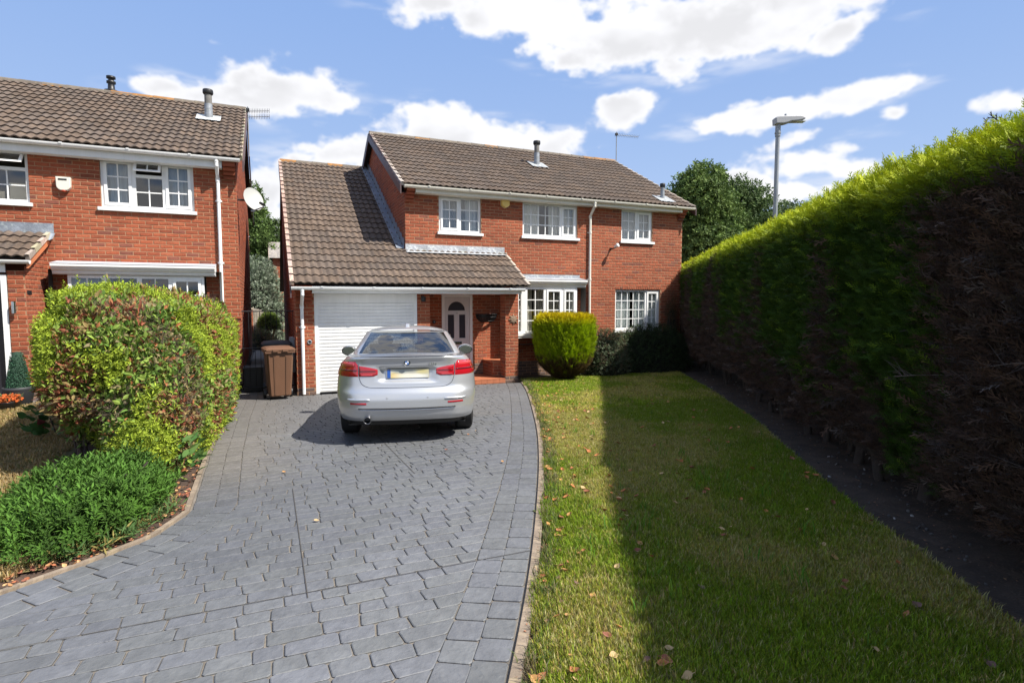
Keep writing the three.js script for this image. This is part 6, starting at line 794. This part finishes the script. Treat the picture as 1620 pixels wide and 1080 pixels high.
  // number plate, unreadable as in the photograph
  { const cv = document.createElement('canvas'); cv.width = 256; cv.height = 56; const x = cv.getContext('2d'); x.fillStyle = '#c4c2b4'; x.fillRect(0, 0, 256, 56); const blob = (cx, cy, rx, ry, c, a) => { for (let k = 14; k > 0; k--) { x.globalAlpha = a / 9; x.fillStyle = c; x.beginPath(); x.ellipse(cx, cy, (rx * k) / 14, (ry * k) / 14, 0, 0, 7); x.fill(); } x.globalAlpha = 1; }; blob(40, 44, 70, 30, '#d8b860', 1); blob(220, 12, 60, 28, '#c9b478', 1); blob(120, 44, 100, 26, '#f2eedd', 1); blob(200, 46, 60, 18, '#eceae0', 1); blob(90, 10, 70, 22, '#8d8f92', 1); blob(150, 14, 40, 16, '#9a9a96', 1); x.fillStyle = '#2c5aa8'; x.fillRect(0, 0, 21, 56); const t = new THREE.CanvasTexture(cv); t.colorSpace = THREE.SRGBColorSpace; const pl = part('number_plate', C, new THREE.BoxGeometry(0.525, 0.115, 0.006).translate(0.01, 0.895, RO - 0.125), std({ rgb: [0.5, 0.45, 0.3], roughness: 0.4 })); part('plate_face', pl, new THREE.PlaneGeometry(0.515, 0.108).translate(0.01, 0.895, RO - 0.1205), std({ map: t, roughness: 0.35 })); }
  // round badge: dark ring with blue and white quarters
  { const zb = RO - back(0, 1.035) + 0.002, b = part('badge', C, new THREE.CylinderGeometry(0.041, 0.042, 0.008, 36).rotateX(Math.PI / 2).translate(0, 1.035, zb), M.black); part('badge_rim', b, new THREE.TorusGeometry(0.0415, 0.0028, 8, 36).translate(0, 1.035, zb + 0.004), M.chrome); for (let k = 0; k < 4; k++) part('badge_quarter', b, new THREE.CircleGeometry(0.025, 12, k * Math.PI * 0.5, Math.PI * 0.5).translate(0, 1.035, zb + 0.0055), std({ rgb: k % 2 ? [0.03, 0.16, 0.5] : [0.8, 0.8, 0.8], roughness: 0.3 })); part('badge_ring', b, new THREE.TorusGeometry(0.0255, 0.0016, 6, 28).translate(0, 1.035, zb + 0.0055), M.chrome); }
  C.userData.model = undefined; delete C.userData.model; globalThis.carBack = { C, RO, back };
})();
{ const { C, RO, back } = globalThis.carBack; const { FontLoader } = await import('three/addons/loaders/FontLoader.js'), { TextGeometry } = await import('three/addons/geometries/TextGeometry.js'); const font = await new FontLoader().loadAsync('fonts/droid/droid_sans_bold.typeface.json'); let x = 0.265; for (const ch of '320d') { const g = new TextGeometry(ch, { font, size: 0.03, depth: 0.004, curveSegments: 4, bevelEnabled: false }); g.computeBoundingBox(); const w = g.boundingBox.max.x; g.translate(x, 1.003, RO - back(x, 1.015) + 0.001); part('model_letter', C, g, M.chrome); x += w + 0.006; } }

// ---------------------------------------------------------------- things on the walls, in the passage and beyond
(function wallThings() {
  const box = thing('alarm_box', 'yellow hexagonal alarm box high on the wall between two windows', 'alarm', [5.53, 4.38, -13.3]); { const h = new THREE.CylinderGeometry(0.115, 0.125, 0.09, 6); h.rotateX(Math.PI / 2); h.rotateZ(Math.PI / 6 * 0); h.translate(5.53, 4.38, -13.25); part('cover', box, h.toNonIndexed ? h : h, std({ rgb: [0.72, 0.5, 0.13], roughness: 0.45, flatShading: true })); part('back_plate', box, new THREE.CylinderGeometry(0.13, 0.13, 0.012, 6).rotateX(Math.PI / 2).translate(5.53, 4.38, -13.292), M.cream); }
  const lb = thing('alarm_box', 'cream shield shaped alarm box on the left house wall between its upstairs windows', 'alarm', [-3.42, 4.1, -13.1]); { const s = new THREE.Shape(); s.moveTo(-0.1, 0.11); s.lineTo(0.1, 0.11); s.lineTo(0.095, -0.05); s.quadraticCurveTo(0.08, -0.1, 0.04, -0.11); s.lineTo(-0.04, -0.11); s.quadraticCurveTo(-0.08, -0.1, -0.095, -0.05); s.lineTo(-0.1, 0.11); const e = new THREE.ExtrudeGeometry(s, { depth: 0.07, bevelEnabled: true, bevelSize: 0.012, bevelThickness: 0.012, bevelSegments: 2 }); e.translate(-3.42, 4.1, -13.09); part('cover', lb, e, M.cream); part('slot', lb, plainBox(-3.49, 4.16, -13.009, -3.36, 4.19, -13.004), M.black); part('lamp_lens', lb, new THREE.SphereGeometry(0.05, 12, 8).scale(1, 0.5, 0.8).translate(-3.42, 3.975, -13.045), phy({ rgb: [0.5, 0.08, 0.04], roughness: 0.2 })); }
  const sl = thing('security_light', 'small white floodlight on an arm under the right upstairs window', 'light', [8.7, 3.4, -13.3]); { part('base', sl, cyl([8.68, 3.36, -13.3], [8.68, 3.36, -13.25], 0.035, 0.03, 12), M.black); part('arm', sl, cyl([8.68, 3.36, -13.26], [8.72, 3.37, -13.12], 0.018, 0.018, 8), M.black); part('lamp_head', sl, lathe([[0, 0], [0.035, 0], [0.055, 0.1], [0.05, 0.12], [0, 0.12]], 0, 0, 0, 16).rotateX(1.15).rotateY(0.5).translate(8.7, 3.4, -13.12), M.white); }
  const hb = thing('hanging_basket', 'black half round wall basket beside the front door', 'basket', [5.02, 1.42, -13.3]); { const L = []; for (let i = 0; i <= 10; i++) { const a = (i / 10) * Math.PI, x = 5.02 + 0.28 * Math.cos(a), z = -13.285 + 0.2 * Math.sin(a); L.push(tube([[x, 1.61, z], [5.02 + 0.25 * Math.cos(a), 1.5, -13.285 + 0.17 * Math.sin(a)], [5.02 + 0.13 * Math.cos(a), 1.4, -13.285 + 0.06 * Math.sin(a)]], 0.006, 6, 5)); } const arc = (r, rz, y) => { const p = []; for (let i = 0; i <= 12; i++) { const a = (i / 12) * Math.PI; p.push([5.02 + r * Math.cos(a), y, -13.285 + rz * Math.sin(a)]); } return tube(p, 0.008, 20, 5); }; L.push(arc(0.28, 0.2, 1.61), arc(0.265, 0.19, 1.53), arc(0.2, 0.14, 1.44), cyl([4.74, 1.61, -13.285], [5.3, 1.61, -13.285], 0.008)); part('wire_frame', hb, merged(L), M.iron); const li = []; for (let j = 0; j < 6; j++) { const r = []; for (let i = 0; i <= 12; i++) { const a = (i / 12) * Math.PI, k = Math.pow(Math.sin(lerp(0.25, 1.5, j / 5)), 0.5); r.push([5.02 + 0.272 * k * Math.cos(a), lerp(1.4, 1.6, j / 5), -13.285 + 0.185 * k * Math.sin(a)]); } li.push(r); } const g = new G(); for (let j = 0; j < 5; j++) for (let i = 0; i < 12; i++) g.quad(li[j][i], li[j][i + 1], li[j + 1][i + 1], li[j + 1][i]); part('liner', hb, g.geo(), M.black); }
  const or = thing('wall_ornament', 'small round bronze face plaque on the porch pillar', 'ornament', [5.32, 1.5, -12.262]); part('disc', or, lathe([[0, 0.03], [0.05, 0.028], [0.085, 0.015], [0.09, 0], [0, 0]], 0, 0, 0, 18).rotateX(Math.PI / 2).translate(5.32, 1.5, -12.262), std({ rgb: [0.24, 0.16, 0.1], roughness: 0.6, bumpMap: T.fine, bumpScale: 0.02 })); part('rays', or, merged([0, 1, 2, 3, 4, 5, 6, 7].map((k) => new THREE.ConeGeometry(0.022, 0.06, 5).translate(0, 0.11, 0).rotateZ(k * 0.785).translate(5.32, 1.5, -12.255))), std({ rgb: [0.26, 0.17, 0.1], roughness: 0.6 }));
  const ln = thing('wall_lantern', 'black lantern at the top of the brick pier between garage and front door', 'light', [3.13, 1.98, -12.26]); part('bracket', ln, merged([plainBox(3.1, 1.94, -12.262, 3.16, 2.05, -12.25), cyl([3.13, 2.03, -12.255], [3.13, 2.05, -12.17], 0.009)]), M.iron); part('lantern_cage', ln, merged([lathe([[0, 0.13], [0.02, 0.12], [0.06, 0.09], [0.055, 0.08], [0.045, 0], [0, 0]], 3.13, 1.92, -12.17, 6), cyl([3.13, 2.03, -12.17], [3.13, 2.06, -12.17], 0.008)]), M.iron); part('lantern_glass', ln, lathe([[0.046, 0.02], [0.054, 0.075]], 3.13, 1.92, -12.17, 6), M.glass);
  const db = thing('doorbell', 'round black doorbell on the brick left of the front door', 'doorbell', [3.67, 1.43, -13.29]); part('plate', db, new THREE.CylinderGeometry(0.04, 0.045, 0.03, 18).rotateX(Math.PI / 2).translate(3.67, 1.43, -13.275), M.black); part('button', db, new THREE.SphereGeometry(0.018, 10, 8).translate(3.67, 1.43, -13.26), M.galv);
  const ks = thing('key_switch', 'round grey key switch on the brick beside the garage door', 'switch', [0.755, 1.1, -12.26]); part('collar', ks, new THREE.TorusGeometry(0.035, 0.012, 8, 20).translate(0.755, 1.1, -12.252), M.galv); part('barrel', ks, new THREE.CylinderGeometry(0.026, 0.026, 0.02, 16).rotateX(Math.PI / 2).translate(0.755, 1.1, -12.252), M.iron);
  const wl = thing('wall_light', 'small steel tube wall light on the left porch pier', 'light', [-3.93, 1.84, -12.09]); part('tube', wl, cyl([-3.93, 1.73, -12.03], [-3.93, 1.93, -12.03], 0.032, 0.032, 16), M.chrome); part('mount', wl, plainBox(-3.95, 1.79, -12.095, -3.91, 1.87, -12.05), M.chrome);
  const vt = thing('wall_vent', 'small dark vent brick in the left porch side wall', 'vent', [-3.775, 2.08, -12.25]); part('grille', vt, plainBox(-3.782, 2.05, -12.33, -3.768, 2.12, -12.14), M.black); part('grille_bar', vt, plainBox(-3.768, 2.08, -12.33, -3.764, 2.09, -12.14), M.iron);
  const sd = thing('satellite_dish', 'pale grey satellite dish on the right corner of the left house', 'dish', [-0.52, 4.07, -13.35]); { const pts = []; for (let i = 0; i <= 8; i++) { const r = (i / 8) * 0.27; pts.push([r, r * r * 0.55]); } pts.push([0.275, 0.045], [0.27, 0.035]); const d = lathe(pts, 0, 0, 0, 32); d.scale(0.78, 0.86, 0.93); d.rotateX(Math.PI / 2 - 0.35); d.rotateY(0.55); d.translate(-0.24, 4.06, -13.22); part('reflector', sd, d, std({ rgb: [0.34, 0.34, 0.32], roughness: 0.5, side: THREE.DoubleSide })); part('bracket', sd, merged([cyl([-0.54, 4.06, -13.35], [-0.36, 4.06, -13.35], 0.02), cyl([-0.36, 4.06, -13.35], [-0.26, 4.05, -13.26], 0.02), plainBox(-0.545, 3.97, -13.42, -0.53, 4.15, -13.28)]), M.iron); part('feed_arm', sd, merged([cyl([-0.25, 3.82, -13.16], [-0.02, 3.88, -12.9], 0.014), plainBox(-0.28, 3.8, -13.2, -0.2, 3.83, -13.12)]), M.galv); part('receiver', sd, merged([cyl([-0.03, 3.92, -12.92], [-0.1, 3.97, -13.0], 0.035, 0.028, 10)]), M.black); }
  const yagi = (name, label, x, y, z, mastTop, boomA, boomB, rows) => { const A = thing(name, label, 'aerial', [x, y, z]); part('mast', A, cyl([x, y, z], [x, mastTop, z], 0.016, 0.016, 8), M.galv); const L = [], E = []; for (const dy of rows) { const a = V3(boomA[0], boomA[1] + dy, boomA[2]), b = V3(boomB[0], boomB[1] + dy, boomB[2]); L.push(cyl(a.toArray(), b.toArray(), 0.009)); for (let k = 0; k < 15; k++) { const p = a.clone().lerp(b, k / 14); E.push(cyl([p.x, p.y - 0.045, p.z - 0.06], [p.x, p.y + 0.045, p.z + 0.06], 0.005, 0.005, 5)); } } part('boom', A, merged(L), M.galv); part('elements', A, merged(E), M.galv); part('clamp', A, plainBox(x - 0.04, mastTop - 0.12, z - 0.04, x + 0.04, mastTop - 0.04, z + 0.04), M.iron); };
  yagi('tv_aerial', 'double row television aerial on the gable of the left house', -0.36, 5.8, -17.0, 7.1, [-0.4, 6.85, -17.0], [0.17, 6.93, -17.0], [-0.02, 0.13]);
  yagi('tv_aerial', 'thin television aerial on a mast at the right end of the main roof', 11.42, 6.7, -17.2, 7.85, [11.38, 7.75, -17.2], [12.2, 7.72, -17.0], [0]);
})();
(function streetLamp() {
  const P = [10.62, 0.12, -9.55], L = thing('street_lamp', 'tall grey street lamp with flat lantern behind the hedge', 'street lamp', P);
  part('column', L, merged([cyl([P[0], 0, P[2]], [P[0], 1.3, P[2]], 0.085, 0.085, 20), cyl([P[0], 1.3, P[2]], [P[0], 5.7, P[2]], 0.052, 0.046, 20), cyl([P[0], 1.28, P[2]], [P[0], 1.36, P[2]], 0.085, 0.06, 20)]), M.galv);
  part('spigot', L, merged([cyl([P[0], 5.62, P[2]], [P[0], 5.92, P[2]], 0.058, 0.055, 18), cyl([P[0], 5.68, P[2]], [P[0], 5.71, P[2]], 0.066, 0.066, 18)]), M.galv);
  const s = new THREE.Shape(); s.moveTo(-0.08, -0.06); s.lineTo(-0.09, 0.05); s.quadraticCurveTo(-0.06, 0.09, 0.05, 0.09); s.lineTo(0.55, 0.1); s.quadraticCurveTo(0.64, 0.09, 0.65, 0.06); s.quadraticCurveTo(0.62, 0.02, 0.3, 0.0); s.quadraticCurveTo(0.16, -0.06, 0.06, -0.06); s.lineTo(-0.08, -0.06); const e = new THREE.ExtrudeGeometry(s, { depth: 0.16, bevelEnabled: true, bevelSize: 0.03, bevelThickness: 0.04, bevelSegments: 3 }); e.translate(0, 0, -0.08); e.scale(0.84, 0.84, 0.84); e.rotateY(-0.41); e.translate(P[0], 5.95, P[2]); part('lantern', L, e, std({ rgb: [0.36, 0.36, 0.37], roughness: 0.5 }));
  part('lens', L, new THREE.BoxGeometry(0.3, 0.012, 0.16).rotateY(-0.41).translate(P[0] + 0.4, 5.94, P[2] + 0.17), phy({ rgb: [0.6, 0.6, 0.55], roughness: 0.2 })); part('photocell', L, cyl([P[0] + 0.15, 6.07, P[2] + 0.065], [P[0] + 0.15, 6.11, P[2] + 0.065], 0.03, 0.025, 12), M.galv);
})();
(function passage() {
  // wheeled bins
  const bin = (label, col, x, z, turnY, sc) => { const b = thing('wheelie_bin', label, 'bin', [x, 0, z]), m = std({ rgb: col, roughness: 0.55, map: T.paint }), dm = std({ rgb: col.map((v) => v * 0.8), roughness: 0.6 }); roots.set(b, V3(0, 0, 0)); b.rotation.y = turnY; b.scale.setScalar(sc);
    const rows = [[0.08, 0.185, 0.17], [0.1, 0.2, 0.2], [0.5, 0.225, 0.24], [0.92, 0.245, 0.28], [0.98, 0.25, 0.285]], g = new G(), rect = ([y, w, d]) => { const c = 0.03, o = []; for (const [sx, sz] of [[1, 1], [-1, 1], [-1, -1], [1, -1]]) { o.push(...(sx * sz > 0 ? [[sx * w, y, sz * (d - c)], [sx * (w - c), y, sz * d]] : [[sx * (w - c), y, sz * d], [sx * w, y, sz * (d - c)]])); } return o; }; for (let j = 0; j + 1 < rows.length; j++) { const a = rect(rows[j]), c = rect(rows[j + 1]); for (let i = 0; i < 8; i++) { const k = (i + 1) % 8; g.quad(a[k], a[i], c[i], c[k]); } } part('bin_body', b, g.geo(), m);
    for (const s of [-1, 1]) part('rib', b, (() => { const q = new G(); q.quad([s * 0.1 - 0.012, 0.12, 0.212], [s * 0.1 + 0.012, 0.12, 0.212], [s * 0.115 + 0.012, 0.9, 0.292], [s * 0.115 - 0.012, 0.9, 0.292]); return q.geo(); })(), dm);
    part('rim', b, merged([plainBox(-0.275, 0.955, -0.3, 0.275, 0.995, 0.31)]), m); const lid = new G(); const lr = [[1.0, 0.285, 0.32], [1.03, 0.285, 0.32], [1.06, 0.24, 0.26], [1.075, 0.15, 0.15]]; for (let j = 0; j + 1 < lr.length; j++) { const a = rect(lr[j]), c = rect(lr[j + 1]); for (let i = 0; i < 8; i++) { const k = (i + 1) % 8; lid.quad(a[k], a[i], c[i], c[k]); } } const t = rect(lr[3]); for (let i = 1; i < 7; i++) lid.tri(t[0], t[i + 1], t[i]); const ld = part('lid', b, lid.geo(), m); for (const s of [-0.09, 0.09]) part('lid_grip', ld, plainBox(s - 0.05, 0.985, 0.32, s + 0.05, 1.025, 0.345), m);
    part('axle', b, cyl([-0.25, 0.1, -0.2], [0.25, 0.1, -0.2], 0.012), M.black); for (const s of [-1, 1]) part('wheel', b, cyl([s * 0.23, 0.1, -0.2], [s * 0.275, 0.1, -0.2], 0.1, 0.1, 20), M.black); part('handle', b, cyl([-0.24, 0.98, -0.33], [0.24, 0.98, -0.33], 0.016), dm); return b; };
  bin('brown wheeled bin standing at the left corner of the garage', [0.145, 0.07, 0.037], 0.15, -12.02, Math.PI + 0.0, 0.98).rotation.y = 0.12;
  bin('black wheeled bin half hidden behind the brown one', [0.02, 0.025, 0.03], 0.13, -12.85, 0, 1.03);
  const bx = thing('storage_box', 'low black plastic box inside the iron gate', 'box', [-0.33, 0, -13.35]); part('tub', bx, plainBox(-0.52, 0.02, -13.6, -0.15, 0.5, -13.1), M.black); part('lid', bx, plainBox(-0.535, 0.5, -13.62, -0.135, 0.53, -13.08), M.iron);
  const gate = thing('iron_gate', 'thin black iron gate across the passage between the houses', 'gate', [0, 0, -13.0]); const rail = (y) => cyl([-0.53, y, -13], [0.49, y, -13], 0.012, 0.012, 8); part('rail', gate, rail(1.72), M.iron); part('rail', gate, rail(0.12), M.iron); part('rail', gate, rail(0.95), M.iron); for (let k = 0; k <= 9; k++) part('bar', gate, cyl([-0.5 + k * 0.108, 0.05, -13], [-0.5 + k * 0.108, 1.74, -13], 0.0065, 0.0065, 6), M.iron); part('scroll', gate, tube([[0.02, 1.74, -13], [0.2, 1.7, -13], [0.34, 1.55, -13], [0.4, 1.3, -13]], 0.008, 14, 5), M.iron);
  const meter = thing('meter_box', 'grey meter cupboard on the shaded garage side wall', 'box', [0.45, 0.4, -13.2]); part('box', meter, plainBox(0.4, 0.4, -13.4, 0.499, 1.15, -12.95), std({ rgb: [0.3, 0.31, 0.32], roughness: 0.6 })); part('door', meter, plainBox(0.392, 0.43, -13.37, 0.4, 1.12, -12.98), std({ rgb: [0.34, 0.35, 0.36], roughness: 0.5 }));
  const pier = thing('brick_pillar', 'brick garden pillar in the passage left of the wooden fence', 'pillar', [-0.8, 0, -25.2]); { const list = [], mg = new G(), w1 = new Wall([-0.98, 0, -25.2], ...FRONT), w2 = new Wall([-0.6, 0, -25.2], ...RIGHTW); brickPanel(w1, mg, list, { len: 0.38, v1: 1.575, score: 0.1 }); brickPanel(w2, mg, list, { len: 0.38, v1: 1.575, score: 0.1, seed: 1 }); const wp = part('wall', pier, mg.geo(), M.mortar); list.forEach((k) => part('brick', wp, brickGeo(k.w, k.s, k.e, k.a, k.b, k.d, brickTone(k.s, k.a, false)), M.brick)); part('coping', pier, plainBox(-1.0, 1.58, -25.6, -0.58, 1.64, -25.17), M.cement); }
  const fence = thing('wooden_fence', 'weathered pale wooden fence boards in the passage', 'fence', [-0.45, 0, -25.8]); const wm = std({ rgb: [0.42, 0.37, 0.31], roughness: 0.9, map: T.tile }); for (let k = 0; k < 3; k++) { const x = -0.56 + k * 0.1, g = new G().box(x, 0.05, -25.83 - 0.02 * k, x + 0.092, 1.62 - 0.03 * k, -25.81 - 0.02 * k); part('board', fence, g.geo(), wm); } part('post', fence, plainBox(-0.6, 0, -25.92, -0.565, 1.68, -25.8), wm); for (const y of [0.5, 1.4]) part('rail', fence, plainBox(-0.56, y, -25.97, -0.06, y + 0.07, -25.93), wm);
  // a low house far down the passage
  const far = thing('brick_outbuilding', 'small red brick building with pale tiled roof, a sliver beside the garage wall', 'building', [1.4, 0, -33]); { const list = [], mg = new G(), w = new Wall([0.28, 0, -33], ...FRONT); brickPanel(w, mg, list, { len: 2.6, v1: 4.2, score: 0.05 }); const wl2 = new Wall([0.28, 0, -36], ...LEFTW); brickPanel(wl2, mg, list, { len: 3, v1: 4.2, bricks: false }); const wp = part('wall', far, mg.geo(), M.mortar); list.sort((a, b) => a.c[0] - b.c[0]); const rest = list.map((k) => brickGeo(k.w, k.s, k.e, k.a, k.b, k.d, brickTone(k.s, k.a, false))); tag(part('brickwork', wp, mergeGeometries(rest), M.brick), null, null, null, 'stuff'); const rg = new G(); rg.quad([0.1, 4.2, -32.75], [3, 4.2, -32.75], [3, 5.2, -34.5], [0.1, 5.2, -34.5], [0.3, 0.27, 0.25]); rg.quad([0.1, 5.2, -34.5], [3, 5.2, -34.5], [3, 4.2, -36.2], [0.1, 4.2, -36.2], [0.3, 0.27, 0.25]); part('roof', far, rg.geo(), M.tile); part('bargeboard', far, plank([0.09, 4.2, -32.75], [0.09, 5.2, -34.5], 0.14, 0.03), M.cement); }
  // pots by the left porch
  const pot = thing('planter', 'tall black planter with a clipped artificial cone plant by the left porch', 'planter', [-3.83, 0.2, -11.72]); { const x = -3.83, z = -11.72, b = 0.18; part('pot', pot, lathe([[0, 0], [0.15, 0], [0.205, 0.3], [0.215, 0.31], [0.215, 0.35], [0.19, 0.35], [0.18, 0.3], [0, 0.3]], x, b, z, 28), std({ rgb: [0.03, 0.032, 0.036], roughness: 0.6 })); const cone = lathe([[0, 0], [0.15, 0.0], [0.15, 0.02], [0.06, 0.6], [0.0, 0.61]], x, b + 0.32, z, 20); part('cone_core', pot, cone, std({ rgb: [0.02, 0.05, 0.03], roughness: 0.9 })); const L = []; for (let i = 0; i < 2600; i++) { const t = 1 - Math.sqrt(R()) * 0.999, a = R() * 6.283, r = lerp(0.155, 0.065, t), d = V3(Math.cos(a), 0.2, Math.sin(a)).addScaledVector(rndDir(), 0.7).normalize(), k = rr(0.5, 1.5); L.push({ p: V3(x + Math.cos(a) * r, b + 0.33 + t * 0.6, z + Math.sin(a) * r), q: qTo(d, R() * 6), s: rr(0.7, 1.2), c: [0.05 * k, 0.13 * k, 0.075 * k] }); } instances('leaves', pot, leafGeo(0.022, 0.014), plantM, L); }
  const bowl = thing('flower_bowl', 'black bowl of orange flowers in front of the cone planter', 'flower pot', [-3.88, 0.2, -11.3]); { const x = -3.88, z = -11.35, b = 0.19; part('bowl', bowl, lathe([[0, 0], [0.14, 0], [0.19, 0.15], [0.2, 0.16], [0.17, 0.16], [0, 0.13]], x, b, z, 24), M.black); const L = [], F = []; for (let i = 0; i < 320; i++) { const a = R() * 6.283, r = 0.2 * Math.sqrt(R()), p = V3(x + Math.cos(a) * r, b + 0.15 + rr(0, 0.1), z + Math.sin(a) * r); if (i < 200) L.push({ p, q: qTo(V3(Math.cos(a) * 0.6, 1, Math.sin(a) * 0.6).normalize(), R() * 6), s: rr(0.5, 1), c: [0.16, 0.19, 0.08] }); else F.push({ p, q: qTo(rndDir(), 0), s: rr(0.8, 1.3), c: [0.6, 0.13, 0.03] }); } instances('leaves', bowl, leafGeo(0.06, 0.012), plantM, L); instances('flowers', bowl, new THREE.IcosahedronGeometry(0.018, 0), plantM, F); }
  const wt = thing('weed', 'small pale downpipe stub at the wall beside the golden conifer', 'pipe', [7.75, 0, -13.1]); part('stub', wt, cyl([7.75, -0.02, -12.75], [7.75, 0.2, -12.75], 0.022, 0.022, 10), M.white); part('cap', wt, cyl([7.75, 0.2, -12.75], [7.75, 0.22, -12.75], 0.03, 0.028, 10), M.white); wt.name = 'drain_pipe';
})();


renderer.render(scene, camera);
